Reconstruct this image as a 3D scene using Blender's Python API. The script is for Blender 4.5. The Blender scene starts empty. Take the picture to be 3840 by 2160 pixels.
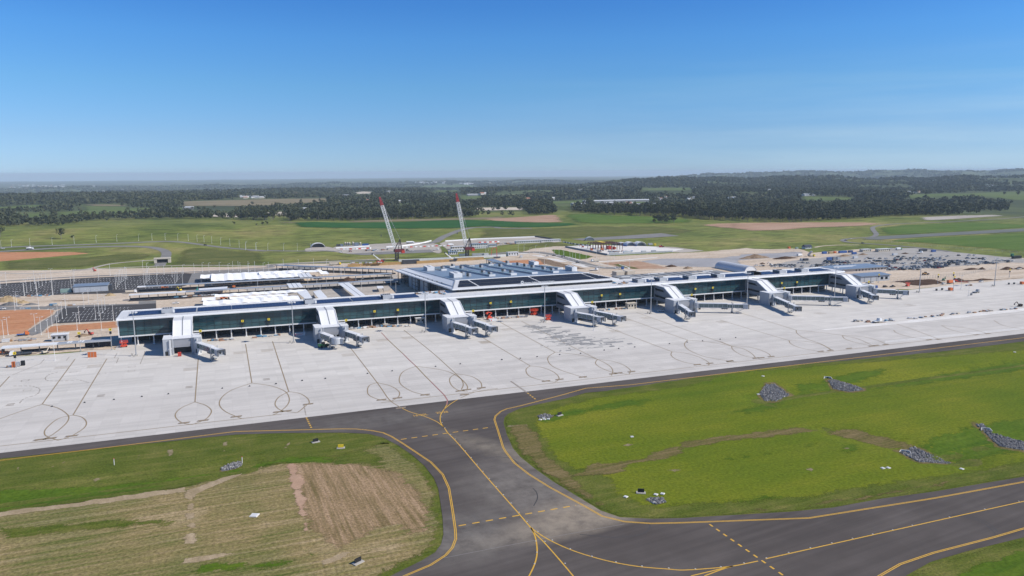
import bpy, bmesh, math, random
import numpy as np
from mathutils import Vector, Matrix
from mathutils.geometry import tessellate_polygon
R_ = math.radians
random.seed(7); RNG = np.random.default_rng(7)
S = bpy.context.scene
COL = S.collection
# ------------------------------------------------------------------ camera
CAM_H = 105.0; FPX = 2827.0
PITCH, ROLL, YAW = R_(8.779), R_(-0.2723), R_(21.069)
FW = Vector((math.sin(YAW)*math.cos(PITCH), math.cos(YAW)*math.cos(PITCH), -math.sin(PITCH)))
RT0 = Vector((math.cos(YAW), -math.sin(YAW), 0)); UP0 = RT0.cross(FW)
RT = RT0*math.cos(ROLL)+UP0*math.sin(ROLL); UP = -RT0*math.sin(ROLL)+UP0*math.cos(ROLL)
cd = bpy.data.cameras.new('camera'); cam = bpy.data.objects.new('camera', cd); COL.objects.link(cam)
cd.sensor_width = 36; cd.lens = 36*FPX/3840; cd.clip_start = 1; cd.clip_end = 120000
cam.matrix_world = Matrix(((RT.x, UP.x, -FW.x, 0), (RT.y, UP.y, -FW.y, 0), (RT.z, UP.z, -FW.z, CAM_H), (0, 0, 0, 1)))
S.camera = cam
# ------------------------------------------------------------------ sky, sun, exposure
SUN_EL, SUN_AZ = R_(38.5), R_(-29)          # azimuth measured from +X (along the terminal) towards +Y
W = bpy.data.worlds.new('World'); S.world = W; W.use_nodes = True
nt = W.node_tree; bg = nt.nodes['Background']
sky = nt.nodes.new('ShaderNodeTexSky'); sky.sky_type = 'NISHITA'; sky.sun_disc = False
sky.sun_elevation = SUN_EL; sky.sun_rotation = math.pi/2-SUN_AZ
sky.altitude = 100; sky.air_density = 0.8; sky.dust_density = 0.1; sky.ozone_density = 4.0
# the clear dry-air sky of the day: deeper blue overhead, milky blue low down, thin cirrus to the right
tc = nt.nodes.new('ShaderNodeTexCoord'); vm = nt.nodes.new('ShaderNodeVectorMath'); vm.operation = 'MAXIMUM'; vm.inputs[1].default_value = (-2, -2, .004)
nt.links.new(tc.outputs['Generated'], vm.inputs[0]); nt.links.new(vm.outputs[0], sky.inputs['Vector'])
sx_ = nt.nodes.new('ShaderNodeSeparateXYZ'); nt.links.new(tc.outputs['Generated'], sx_.inputs[0])
gr = nt.nodes.new('ShaderNodeValToRGB'); nt.links.new(sx_.outputs['Z'], gr.inputs['Fac'])
els = gr.color_ramp.elements
while len(els) < 7: els.new(.5)
for e_, (p_, c_) in zip(els, [(0.0, (.42, .56, .86)), (.006, (.42, .57, .87)), (.046, (.44, .575, .79)), (.106, (.42, .66, .83)), (.164, (.365, .69, .95)), (.205, (.30, .64, .97)), (.6, (.46, .68, .86))]):
    e_.position = p_; e_.color = (*c_, 1)
mu = nt.nodes.new('ShaderNodeMix'); mu.data_type = 'RGBA'; mu.blend_type = 'MULTIPLY'; mu.inputs[0].default_value = 1
nt.links.new(sky.outputs['Color'], mu.inputs[6]); nt.links.new(gr.outputs['Color'], mu.inputs[7])
mp_ = nt.nodes.new('ShaderNodeMapping'); mp_.inputs['Scale'].default_value = (1.5, 1.5, 22); mp_.inputs['Rotation'].default_value = (0, .05, .4)
nz = nt.nodes.new('ShaderNodeTexNoise'); nz.inputs['Scale'].default_value = 2.2; nz.inputs['Detail'].default_value = 6; nz.inputs['Roughness'].default_value = .55
nt.links.new(tc.outputs['Generated'], mp_.inputs['Vector']); nt.links.new(mp_.outputs['Vector'], nz.inputs['Vector'])
def mr(sock, a, b_, c, d):
    n = nt.nodes.new('ShaderNodeMapRange'); nt.links.new(sock, n.inputs['Value'])
    for i, q in enumerate((a, b_, c, d)): n.inputs[i+1].default_value = q
    return n.outputs['Result']
def mm(a, b_):
    n = nt.nodes.new('ShaderNodeMath'); n.operation = 'MULTIPLY'; nt.links.new(a, n.inputs[0]); nt.links.new(b_, n.inputs[1]); return n.outputs[0]
cl = mm(mm(mr(nz.outputs['Fac'], .38, .72, 0, 1), mr(sx_.outputs['Z'], .15, .03, 0, 1)), mr(sx_.outputs['X'], .25, .95, 0, .55))
m2 = nt.nodes.new('ShaderNodeMix'); m2.data_type = 'RGBA'; nt.links.new(cl, m2.inputs[0]); nt.links.new(mu.outputs[2], m2.inputs[6]); m2.inputs[7].default_value = (3.6, 4.9, 5.9, 1)
nt.links.new(m2.outputs[2], bg.inputs['Color']); bg.inputs['Strength'].default_value = 0.13
sd = bpy.data.lights.new('sun', 'SUN'); sd.energy = 5.0; sd.angle = R_(0.53); sd.color = (1, .93, .83)
so = bpy.data.objects.new('sun', sd); COL.objects.link(so)
sv = Vector((math.cos(SUN_AZ)*math.cos(SUN_EL), math.sin(SUN_AZ)*math.cos(SUN_EL), math.sin(SUN_EL)))
so.rotation_euler = sv.to_track_quat('Z', 'Y').to_euler()
S.view_settings.view_transform = 'Standard'; S.view_settings.look = 'None'
S.view_settings.exposure = 0.16; S.view_settings.gamma = 1
S.render.engine = 'CYCLES'
try:
    S.cycles.max_bounces = 6; S.cycles.volume_bounces = 0; S.cycles.transparent_max_bounces = 8
except Exception: pass
# ------------------------------------------------------------------ terrain height and tracing helpers
def sm(a, b, x):
    t = np.clip((x-a)/(b-a), 0, 1); return t*t*(3-2*t)
def seg_d(x, y, pts):
    d = np.full(np.shape(x), 1e9)
    for (ax, ay), (bx, by) in zip(pts[:-1], pts[1:]):
        L = (bx-ax)**2+(by-ay)**2
        t = np.clip(((x-ax)*(bx-ax)+(y-ay)*(by-ay))/L, 0, 1)
        d = np.minimum(d, np.hypot(x-ax-t*(bx-ax), y-ay-t*(by-ay)))
    return d
SWALES = []       # (points, half width, depth) filled in below
def T(x, y):
    x = np.asarray(x, float); y = np.asarray(y, float)
    r = np.hypot(x, y); az = np.degrees(np.arctan2(x, y))-21.07     # azimuth from the camera heading
    left = sm(8, -30, az)
    z = -(60+45*left)*sm(3500, 9000, r) - np.maximum(r-1500, 0)**2/14.8e6
    z = z + 17*np.exp(-((x+165)/430)**2-((y-1430)/190)**2)          # grassy hill on the left
    z = z + 9*np.exp(-((x-900)/260)**2-((y-1520)/150)**2)           # low rise behind the site
    z = z + sm(1500, 3000, r)*(7*np.sin(x/610+1.3)*np.sin(y/730+.4)+5*np.sin(x/290+y/410))
    # wooded hills on the right, blue ranges behind
    z = z + (52*sm(4, 10, az)*sm(60, 40, az)+16*sm(-4, 3, az))*np.exp(-((r-6200)/1300)**2)*(1+.10*np.sin(az*.62+.6)+.05*np.sin(az*1.7))
    z = z + (122*sm(6, 17, az)+44*sm(14, 24, az))*np.exp(-((r-13500)/2200)**2)*(1+.07*np.sin(az*.9+2.1)+.035*np.sin(az*2.3))
    z = z + (26+10*np.sin(az*.8)+6*np.sin(az*2.3))*sm(9, 2, az)*np.exp(-((r-11500)/1300)**2)
    z = z + 30*np.exp(-((az+27)/3.2)**2-((r-7600)/700)**2) + 34*np.exp(-((az+7.5)/1.6)**2-((r-9500)/500)**2)
    near = r < 700
    if np.any(near):
        for pts, hw, dep in SWALES:
            d = seg_d(x, y, pts)
            z = z - np.where(near, dep*np.exp(-(d/hw)**2), 0)
    return z
def ray(px, py): return RT*((px-1920)/FPX)-UP*((py-1080)/FPX)+FW
def G(px, py, z=None):
    """point of the place seen at photo pixel (3840 wide), on the ground or at a given height"""
    d = ray(px, py)
    if z is not None:
        t = (z-CAM_H)/d.z; return Vector((d.x*t, d.y*t, z))
    t = -CAM_H/min(d.z, -0.004); dd = Vector((d.x, d.y)).length
    if t*dd < 900: return Vector((d.x*t, d.y*t, 0))
    ts = np.geomspace(800, 30000, 700)
    h = CAM_H+d.z*ts-T(d.x*ts, d.y*ts)
    k = np.where(h < 0)[0]
    i = k[0] if len(k) else 699
    if i > 0 and len(k):
        a, b = h[i-1], h[i]; t = ts[i-1]+(ts[i]-ts[i-1])*a/(a-b)
    else: t = ts[i]
    return Vector((d.x*t, d.y*t, float(T(d.x*t, d.y*t))))
def GY(px, py, Y):
    d = ray(px, py); t = Y/d.y; return Vector((d.x*t, Y, CAM_H+d.z*t))
def cr(ox, oy, s): return lambda x, y: (ox+x/s, oy+y/s)
def gs(K, pts, z=None): return [G(*K(*p), z) if K else G(*p, z) for p in pts]
def hgt(b, px, py):           # height above ground of the point seen at px,py standing over b
    d = ray(px, py); t = math.hypot(b[0], b[1])/math.hypot(d.x, d.y); return CAM_H+d.z*t
K1, K2, K3, K4 = cr(0, 600, 2.576), cr(900, 600, 2.576), cr(1800, 600, 2.576), cr(2740, 560, 2.3418)
Q1, Q2, Q3, Q4 = cr(0, 900, 2.576), cr(900, 900, 2.576), cr(1800, 900, 2.576), cr(2700, 800, 2.2596)
A_, B_, C_, D_, E_, F_, G_ = cr(400, 1120, 5.3667), cr(1100, 1080, 5.3667), cr(1560, 1040, 5.3667), cr(2000, 1040, 5.3667), cr(2400, 1000, 5.3667), cr(2760, 960, 5.3667), cr(3060, 940, 5.3667)
H_, I_, J_, K_ = cr(1460, 940, 5.3667), cr(1860, 940, 4.7704), cr(480, 980, 5.3667), cr(900, 980, 4.1548)
L5, L6, M_, N_, O_, P_ = cr(0, 1060, 4.954), cr(0, 1220, 6.1333), cr(1140, 880, 4.025), cr(1660, 860, 4.025), cr(2080, 900, 4.2933), cr(1400, 720, 5.174)
RR, SS = cr(3240, 920, 4.2933), cr(2700, 900, 4.2933)
LL, LM, LR = cr(0, 1350, 1.7891), cr(1280, 1350, 1.7891), cr(2560, 1250, 1.5922)
# ------------------------------------------------------------------ materials
def new_mat(name):
    m = bpy.data.materials.new(name); m.use_nodes = True
    t = m.node_tree; return m, t, t.nodes['Principled BSDF']
def noise(t, vec, scale, detail=4, rough=.55):
    n = t.nodes.new('ShaderNodeTexNoise'); n.inputs['Scale'].default_value = scale
    n.inputs['Detail'].default_value = detail; n.inputs['Roughness'].default_value = rough
    t.links.new(vec, n.inputs['Vector']); return n.outputs['Fac']
def ramp(t, fac, stops):
    r = t.nodes.new('ShaderNodeValToRGB'); e = r.color_ramp.elements
    while len(e) < len(stops): e.new(.5)
    for i, (p, c) in enumerate(stops):
        e[i].position = p; e[i].color = (*c, 1) if not isinstance(c, (int, float)) else (c, c, c, 1)
    t.links.new(fac, r.inputs['Fac']); return r.outputs['Color']
def mix(t, a, b, f, mode='MIX'):
    n = t.nodes.new('ShaderNodeMix'); n.data_type = 'RGBA'; n.blend_type = mode
    for s, v in ((n.inputs[6], a), (n.inputs[7], b), (n.inputs[0], f)):
        if isinstance(v, bpy.types.NodeSocket): t.links.new(v, s)
        elif isinstance(v, (int, float)): s.default_value = v
        else: s.default_value = (*v, 1)
    return n.outputs[2]
def coords(t, scale=(1, 1, 1), rot=0, out='Object'):
    c = t.nodes.new('ShaderNodeTexCoord'); m = t.nodes.new('ShaderNodeMapping')
    m.vector_type = 'TEXTURE'; m.inputs['Scale'].default_value = tuple(1/k for k in scale); m.inputs['Rotation'].default_value = (0, 0, rot)
    t.links.new(c.outputs[out], m.inputs['Vector']); return m.outputs['Vector']
def mathn(t, op, a, b=0.0):
    n = t.nodes.new('ShaderNodeMath'); n.operation = op
    for s, v in zip(n.inputs, (a, b)):
        if isinstance(v, bpy.types.NodeSocket): t.links.new(v, s)
        else: s.default_value = v
    return n.outputs[0]
def bump(t, bs, h, strength=.3, dist=.1):
    b = t.nodes.new('ShaderNodeBump'); b.inputs['Strength'].default_value = strength; b.inputs['Distance'].default_value = dist
    t.links.new(h, b.inputs['Height']); t.links.new(b.outputs['Normal'], bs.inputs['Normal'])
MATS = {}
def pm(name, col, rough=.6, var=.12, scale=.8, metal=0, spec=.5, fine=0):
    """plain painted / cast surface with worn, uneven colour"""
    if name in MATS: return MATS[name]
    m, t, b = new_mat(name); v = coords(t)
    f = noise(t, v, scale, 5, .6)
    lo = tuple(max(0, c*(1-var)) for c in col); hi = tuple(min(1, c*(1+var)) for c in col)
    c = ramp(t, f, [(.3, lo), (.7, hi)])
    if fine:
        c = mix(t, c, ramp(t, noise(t, v, scale*9, 3), [(.35, .72), (.65, 1.0)]), fine, 'MULTIPLY')
    t.links.new(c, b.inputs['Base Color'])
    b.inputs['Roughness'].default_value = rough; b.inputs['Metallic'].default_value = metal
    b.inputs['Specular IOR Level'].default_value = spec
    MATS[name] = m; return m
def earth(name, cols, scale=.05, streak=None, rot=0, rough=.95, fine=.5, fs=1.2):
    """ground cover: patches, mottling and optional drill-row streaks"""
    if name in MATS: return MATS[name]
    m, t, b = new_mat(name); v = coords(t)
    f = noise(t, v, scale, 7, .62)
    n = len(cols); c = ramp(t, f, [(.28+.44*i/(n-1), cols[i]) for i in range(n)])
    if streak:
        sx, sy, amt = streak
        s = noise(t, coords(t, (sx, sy, 1), rot), 1.0, 5, .7)
        c = mix(t, c, ramp(t, s, [(.36, cols[0]), (.5, cols[n//2]), (.64, cols[-1])]), amt)
    g = noise(t, v, fs, 4, .7)
    c = mix(t, c, ramp(t, g, [(.28, .45), (.72, 1.42)]), fine, 'MULTIPLY')
    t.links.new(c, b.inputs['Base Color']); b.inputs['Roughness'].default_value = rough
    b.inputs['Specular IOR Level'].default_value = .04
    bump(t, b, g, .5, .25)
    # ragged natural margin: the cover thins out where the sheet's "fade" attribute rises
    at = t.nodes.new('ShaderNodeAttribute'); at.attribute_name = 'fade'
    n1 = mathn(t, 'ADD', mathn(t, 'MULTIPLY', noise(t, coords(t, (.22, .5, 1)), 1.0, 4, .6), .5), mathn(t, 'MULTIPLY', noise(t, coords(t, (1.1, 2.0, 1)), 1.0, 4, .8), .5))
    w = mathn(t, 'MINIMUM', mathn(t, 'MULTIPLY', at.outputs['Fac'], 4.0), 1.0)
    vv = mathn(t, 'ADD', at.outputs['Fac'], mathn(t, 'MULTIPLY', mathn(t, 'MULTIPLY', mathn(t, 'SUBTRACT', n1, .5), 3.4), w))
    t.links.new(ramp(t, vv, [(.60, 1.0), (.70, 0.0)]), b.inputs['Alpha'])
    MATS[name] = m; return m
# ------------------------------------------------------------------ mesh builder and object helpers
class MB:
    def __init__(s): s.v = []; s.f = []; s.m = []
    def poly(s, pts, mi=0):
        i = len(s.v); s.v += [tuple(p) for p in pts]; s.f.append(tuple(range(i, i+len(pts)))); s.m.append(mi)
    def hexa(s, p, mi=0):        # 8 points: bottom ring, top ring
        i = len(s.v); s.v += [tuple(q) for q in p]
        for f in ((3, 2, 1, 0), (4, 5, 6, 7), (0, 1, 5, 4), (1, 2, 6, 5), (2, 3, 7, 6), (3, 0, 4, 7)):
            s.f.append(tuple(i+k for k in f)); s.m.append(mi)
    def bx(s, x0, x1, y0, y1, z0, z1, mi=0):
        s.hexa([(x0, y0, z0), (x1, y0, z0), (x1, y1, z0), (x0, y1, z0), (x0, y0, z1), (x1, y0, z1), (x1, y1, z1), (x0, y1, z1)], mi)
    def box(s, c, d, rz=0, mi=0, tx=1, ty=1):   # centre of base, size, turned; tx,ty taper of the top
        co, si = math.cos(rz), math.sin(rz); P = []
        for z, kx, ky in ((0, 1, 1), (d[2], tx, ty)):
            for a, b in ((-.5, -.5), (.5, -.5), (.5, .5), (-.5, .5)):
                x, y = a*d[0]*kx, b*d[1]*ky
                P.append((c[0]+x*co-y*si, c[1]+x*si+y*co, c[2]+z))
        s.hexa(P, mi)
    def prism(s, pts, z0, z1, mi=0):
        n = len(pts); i = len(s.v)
        s.v += [(p[0], p[1], z0) for p in pts]+[(p[0], p[1], z1) for p in pts]
        s.f.append(tuple(range(i+n-1, i-1, -1))); s.f.append(tuple(range(i+n, i+2*n))); s.m += [mi, mi]
        for k in range(n):
            j = (k+1) % n; s.f.append((i+k, i+j, i+n+j, i+n+k)); s.m.append(mi)
    def extr(s, prof, a, b, axis='x', mi=0):   # profile in the other two axes, extruded from a to b
        n = len(prof); i = len(s.v)
        f = (lambda u, w, h: (u, w, h)) if axis == 'x' else (lambda u, w, h: (w, u, h))
        s.v += [f(a, *p) for p in prof]+[f(b, *p) for p in prof]
        s.f.append(tuple(range(i+n-1, i-1, -1))); s.f.append(tuple(range(i+n, i+2*n))); s.m += [mi, mi]
        for k in range(n):
            j = (k+1) % n; s.f.append((i+k, i+j, i+n+j, i+n+k)); s.m.append(mi)
    def tube(s, p0, p1, r0, r1=None, n=6, mi=0):
        r1 = r0 if r1 is None else r1
        p0, p1 = Vector(p0), Vector(p1); d = (p1-p0).normalized()
        u = d.orthogonal().normalized(); w = d.cross(u); i = len(s.v)
        for p, r in ((p0, r0), (p1, r1)):
            for k in range(n):
                a = 2*math.pi*k/n; s.v.append(tuple(p+u*(r*math.cos(a))+w*(r*math.sin(a))))
        for k in range(n):
            j = (k+1) % n; s.f.append((i+k, i+j, i+n+j, i+n+k)); s.m.append(mi)
        s.f.append(tuple(range(i+n-1, i-1, -1))); s.f.append(tuple(range(i+n, i+2*n))); s.m += [mi, mi]
    def beam(s, p0, p1, w, h, mi=0):
        p0, p1 = Vector(p0), Vector(p1); d = (p1-p0).normalized()
        u = d.cross(Vector((0, 0, 1)))
        if u.length < 1e-3: u = Vector((1, 0, 0))
        u.normalize(); v = u.cross(d)
        P = []
        for p in (p0, p1):
            for a, b in ((-1, -1), (1, -1), (1, 1), (-1, 1)): P.append(p+u*(a*w/2)+v*(b*h/2))
        s.hexa(P, mi)
    def lathe(s, c, prof, n=12, mi=0):
        i = len(s.v)
        for r, z in prof:
            for k in range(n):
                a = 2*math.pi*k/n; s.v.append((c[0]+r*math.cos(a), c[1]+r*math.sin(a), c[2]+z))
        for q in range(len(prof)-1):
            for k in range(n):
                j = (k+1) % n; b = i+q*n; s.f.append((b+k, b+j, b+n+j, b+n+k)); s.m.append(mi)
        s.f.append(tuple(range(i+(len(prof)-1)*n, i+len(prof)*n))); s.m.append(mi)
    def rock(s, c, r, mi=0):
        i = len(s.v)
        for k in range(5):
            a = 2*math.pi*k/5+random.random(); q = r*random.uniform(.6, 1.2)
            s.v.append((c[0]+q*math.cos(a), c[1]+q*math.sin(a), c[2]))
        for k in range(4):
            a = 2*math.pi*k/4+random.random(); q = r*random.uniform(.3, .75)
            s.v.append((c[0]+q*math.cos(a), c[1]+q*math.sin(a), c[2]+r*random.uniform(.5, 1.0)))
        for k in range(5):
            j = (k+1) % 5; u = 5+k*4//5; w = 5+((k+1)*4//5) % 4
            s.f.append((i+k, i+j, i+w, i+u) if u != w else (i+k, i+j, i+u)); s.m.append(mi)
        s.f.append((i+5, i+6, i+7, i+8)); s.m.append(mi)
    def build(s, name, mats, parent=None, smooth=False, local=False):
        me = bpy.data.meshes.new(name)
        V = s.v
        if parent is not None and not local:
            l = parent.location if parent.parent is None else parent.location+parent.parent.location
            V = [(a[0]-l[0], a[1]-l[1], a[2]-l[2]) for a in V]
        me.from_pydata(V, [], s.f)
        if not isinstance(mats, (list, tuple)): mats = [mats]
        for m in mats: me.materials.append(m)
        if len(mats) > 1: me.polygons.foreach_set('material_index', s.m)
        if smooth: me.polygons.foreach_set('use_smooth', [True]*len(s.f))
        me.update()
        bm = bmesh.new(); bm.from_mesh(me); bmesh.ops.recalc_face_normals(bm, faces=bm.faces); bm.to_mesh(me); bm.free()
        o = bpy.data.objects.new(name, me); COL.objects.link(o)
        if parent is not None: o.parent = parent
        return o
def tag(o, label=None, cat=None, group=None, kind=None):
    for k, v in (('label', label), ('category', cat), ('group', group), ('kind', kind)):
        if v: o[k] = v
    return o
def thing(name, label, cat, loc=(0, 0, 0), rz=0, group=None):
    o = bpy.data.objects.new(name, None); COL.objects.link(o)
    o.location = loc; o.rotation_euler = (0, 0, rz); o.empty_display_size = .5
    return tag(o, label, cat, group)
def dup(o, loc=None, rz=None, label=None, group=None, scale=None, parent=None):
    c = o.copy(); COL.objects.link(c)
    if parent is not None: c.parent = parent
    if loc is not None: c.location = loc
    if rz is not None: c.rotation_euler = (0, 0, rz)
    if scale is not None: c.scale = scale
    if label: c['label'] = label
    if group: c['group'] = group
    for ch in list(o.children): dup(ch, parent=c)
    return c
def struct(o, kind='structure'): o['kind'] = kind; return o
# ------------------------------------------------------------------ ground sheets and painted strips
def catmull(P, sub=6, closed=False):
    P = [Vector((p[0], p[1])) for p in P]; n = len(P); out = []
    rng = n if closed else n-1
    for i in range(rng):
        p0 = P[(i-1) % n] if closed or i > 0 else P[0]*2-P[1]
        p1 = P[i]; p2 = P[(i+1) % n]; p3 = P[(i+2) % n] if closed or i < n-2 else P[n-1]*2-P[n-2]
        for k in range(sub):
            t = k/sub
            out.append(.5*((2*p1)+(p2-p0)*t+(2*p0-5*p1+4*p2-p3)*t*t+(3*p1-p0-3*p2+p3)*t**3))
    if not closed: out.append(P[-1])
    return out
def jitter(P, amp, step):
    out = []; n = len(P)
    for i in range(n):
        a, b = P[i], P[(i+1) % n]; L = (b-a).length; m = max(1, int(L/step)); m = min(m, 60)
        nr = Vector((-(b-a).y, (b-a).x)); nr = nr.normalized() if nr.length > 0 else nr
        for k in range(m):
            t = k/m; w = min(t, 1-t)*2
            out.append(a.lerp(b, t)+nr*(random.uniform(-1, 1)*amp*(.4+.6*(w > 0))))
    return out
def sheet(name, P, mat, dz, jit=0, jstep=8, drape=0, smooth_sub=0, kind='structure', soft=0):
    if soft and not drape: drape = soft*.6
    P = [Vector((p[0], p[1])) for p in P]
    if smooth_sub: P = catmull(P, smooth_sub, True)
    if jit: P = jitter(P, jit, jstep)
    tr = tessellate_polygon([[Vector((p.x, p.y, 0)) for p in P]])
    bm = bmesh.new(); vs = [bm.verts.new((p.x, p.y, 0)) for p in P]
    for t in tr:
        try: bm.faces.new([vs[i] for i in t])
        except ValueError: pass
    if drape:
        xs = [p.x for p in P]; ys = [p.y for p in P]
        for ax, (a, b) in ((0, (min(xs), max(xs))), (1, (min(ys), max(ys)))):
            q = a+drape
            while q < b:
                co = (q, 0, 0) if ax == 0 else (0, q, 0); no = (1, 0, 0) if ax == 0 else (0, 1, 0)
                bmesh.ops.bisect_plane(bm, geom=bm.verts[:]+bm.edges[:]+bm.faces[:], plane_co=co, plane_no=no)
                q += drape
    X = np.array([v.co[:] for v in bm.verts])
    Z = T(X[:, 0], X[:, 1])+dz
    for v, z in zip(bm.verts, Z): v.co.z = z
    bm.normal_update()
    for f in bm.faces:
        if f.normal.z < 0: f.normal_flip()
    me = bpy.data.meshes.new(name); bm.to_mesh(me); bm.free(); me.materials.append(mat)
    if soft:
        X = np.array([v.co[:] for v in me.vertices]); Q = [(p.x, p.y) for p in P]
        d = seg_d(X[:, 0], X[:, 1], Q+Q[:1]); a = me.attributes.new('fade', 'FLOAT', 'POINT'); a.data.foreach_set('value', np.clip(1-d/soft, 0, 1).astype(np.float32))
    o = bpy.data.objects.new(name, me); COL.objects.link(o); o['kind'] = kind
    return o
def strip_to(mb, P, w, dz, off=0, dash=None, mi=0):
    """flat ribbon along P; dash=(on, gap)"""
    P = [Vector((p[0], p[1])) for p in P]
    n = len(P); nor = []
    for i in range(n):
        d = P[min(i+1, n-1)]-P[max(i-1, 0)]
        d = d.normalized() if d.length > 0 else Vector((1, 0)); nor.append(Vector((-d.y, d.x)))
    P = [p+m*off for p, m in zip(P, nor)]
    def q(a, b, na, nb):
        pts = [a+na*w/2, a-na*w/2, b-nb*w/2, b+nb*w/2]
        z = [float(T(p.x, p.y))+dz if p.length > 650 or SWALES else dz for p in pts]
        mb.poly([(p.x, p.y, h) for p, h in zip(pts, z)], mi)
    if not dash:
        for i in range(n-1): q(P[i], P[i+1], nor[i], nor[i+1])
        return
    on, gap = dash; pos = 0.0
    for i in range(n-1):
        a, b = P[i], P[i+1]; L = (b-a).length; s = 0
        while s < L:
            ph = pos % (on+gap); st = min((on-ph) if ph < on else (on+gap-ph), L-s)+1e-6
            if ph < on: q(a.lerp(b, s/L), a.lerp(b, min(1, (s+st)/L)), nor[i], nor[i])
            s += st; pos += st
def ribbon(name, P, w, mat, dz, sub=5, kind='structure', step=25):
    Q = catmull(P, sub) if sub else [Vector((p[0], p[1])) for p in P]
    mb = MB(); strip_to(mb, Q, w, dz); o = mb.build(name, mat); o['kind'] = kind
    return o
# ================================================================== GROUND
def XY(K, pts): return [p.xy for p in gs(K, pts)]
SWALES += [(XY(LL, [(-900, 1080), (0, 950), (500, 868), (900, 822), (1300, 775), (1640, 715)]), 9, 1.1),
           (XY(LR, [(500, 395), (650, 366), (1050, 325), (1400, 275), (2038, 185), (2600, 100)]), 11, 1.3),
           (XY(LR, [(900, 585), (1300, 665), (1450, 715), (1640, 735)]), 9, 1.0),
           (XY(LR, [(1640, 735), (1850, 640), (2300, 640)]), 11, 1.3)]
def axis(a, b, s, lo, hi, g):
    mid = list(np.arange(a, b+.1, s)); up = []; q, d = b, s
    while q < hi: d *= g; q += d; up.append(q)
    dn = []; q, d = a, s
    while q > lo: d *= g; q -= d; dn.append(q)
    return np.array(dn[::-1]+mid+up)
gx = axis(-420, 720, 6, -30000, 34000, 1.045); gy = axis(60, 520, 5, -150, 520, 1.2)
gy = np.concatenate([gy[:-1], axis(520, 1700, 12, 519, 33000, 1.035)[1:]])
XX, YY = np.meshgrid(gx, gy); ZZ = T(XX, YY)-.4*((YY < 322) & (np.hypot(XX, YY) < 900))
nx, ny = len(gx), len(gy)
gv = np.stack([XX, YY, ZZ], -1).reshape(-1, 3)
ii = np.arange(ny*nx).reshape(ny, nx)
gf = np.stack([ii[:-1, :-1], ii[:-1, 1:], ii[1:, 1:], ii[1:, :-1]], -1).reshape(-1, 4)
me = bpy.data.meshes.new('ground'); me.vertices.add(len(gv)); me.vertices.foreach_set('co', gv.ravel())
me.loops.add(gf.size); me.loops.foreach_set('vertex_index', gf.ravel())
me.polygons.add(len(gf)); me.polygons.foreach_set('loop_start', np.arange(0, gf.size, 4)); me.polygons.foreach_set('loop_total', np.full(len(gf), 4))
me.polygons.foreach_set('use_smooth', np.ones(len(gf), bool)); me.update(); me.validate()
ground = bpy.data.objects.new('ground', me); COL.objects.link(ground); struct(ground)
# woodland floor / pasture cover of the far country
wood = me.attributes.new('woodland', 'FLOAT', 'POINT')
rr = np.hypot(XX, YY); wv = (sm(1750, 2300, rr)).ravel(); wood.data.foreach_set('value', wv.astype(np.float32))
m, t, b = new_mat('pasture'); v = coords(t)
c1 = ramp(t, noise(t, v, .006, 8, .62), [(.3, (.088, .120, .024)), (.43, (.148, .182, .040)), (.55, (.21, .225, .058)), (.7, (.30, .26, .10))])
c2 = ramp(t, noise(t, coords(t, (.035, .12, 1), .1), 1, 6, .65), [(.3, .62), (.7, 1.2)])
c1 = mix(t, c1, c2, .85, 'MULTIPLY')
c1 = mix(t, c1, ramp(t, noise(t, coords(t, (.03, .055, 1), .15), 1, 9, .72), [(.33, .38), (.5, .98), (.67, 1.28)]), .85, 'MULTIPLY')
c1 = mix(t, c1, ramp(t, noise(t, v, .35, 5, .7), [(.3, .6), (.7, 1.25)]), .6, 'MULTIPLY')
wf = ramp(t, noise(t, v, .0022, 6, .6), [(.38, (.045, .058, .026)), (.50, (.070, .090, .036)), (.60, (.105, .130, .050)), (.70, (.17, .165, .085))])
at = t.nodes.new('ShaderNodeAttribute'); at.attribute_name = 'woodland'
c1 = mix(t, c1, wf, at.outputs['Fac']); t.links.new(c1, b.inputs['Base Color'])
b.inputs['Roughness'].default_value = .95; b.inputs['Specular IOR Level'].default_value = .1
bump(t, b, noise(t, v, .35, 5, .7), .6, .4)
me.materials.append(m)
# ---- ground-cover materials
lawn = earth('lawn', [(.072, .125, .011), (.128, .162, .013), (.205, .205, .022)], .011, (.010, .07, .3), 0.02, fs=.9, fine=.75)
lush = earth('lush_grass', [(.050, .098, .009), (.078, .132, .012), (.115, .160, .018)], .06, (.03, .35, .5), .05, fs=.8, fine=.6)
verge = earth('verge_grass', [(.058, .090, .012), (.100, .124, .020), (.185, .172, .052)], .08, (.03, .3, .45), .02, fs=1.4, fine=.85)
rough_grass = earth('rough_grass', [(.062, .078, .020), (.115, .130, .036), (.20, .18, .075)], .035, (.02, .11, .5), .1, fs=.5, fine=.6)
drillA = math.atan2(*(G(*LL(2080, 1180))-G(*LL(1940, 800))).yx)
field = earth('bare_field', [(.070, .110, .020), (.135, .145, .042), (.25, .195, .088), (.43, .33, .205)], .028, (.016, .62, .42), .03, fs=1.0, fine=1.0)
drill = earth('drilled_soil', [(.13, .105, .040), (.27, .19, .105), (.43, .30, .195)], .05, (.03, .7, .6), drillA, fs=1.2, fine=.9)
scrape = earth('dry_scrape', [(.17, .14, .075), (.24, .20, .12), (.30, .25, .16)], .3, fs=2, fine=.6)
track = earth('sandy_track', [(.27, .21, .125), (.36, .28, .18), (.45, .36, .25)], .12, (.5, .06, .4), .2, fs=1.2, fine=.4)
brownr = earth('turned_soil', [(.095, .095, .024), (.150, .125, .048), (.22, .165, .085)], .09, (.03, .6, .7), .06, fs=1.0, fine=.6)
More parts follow.
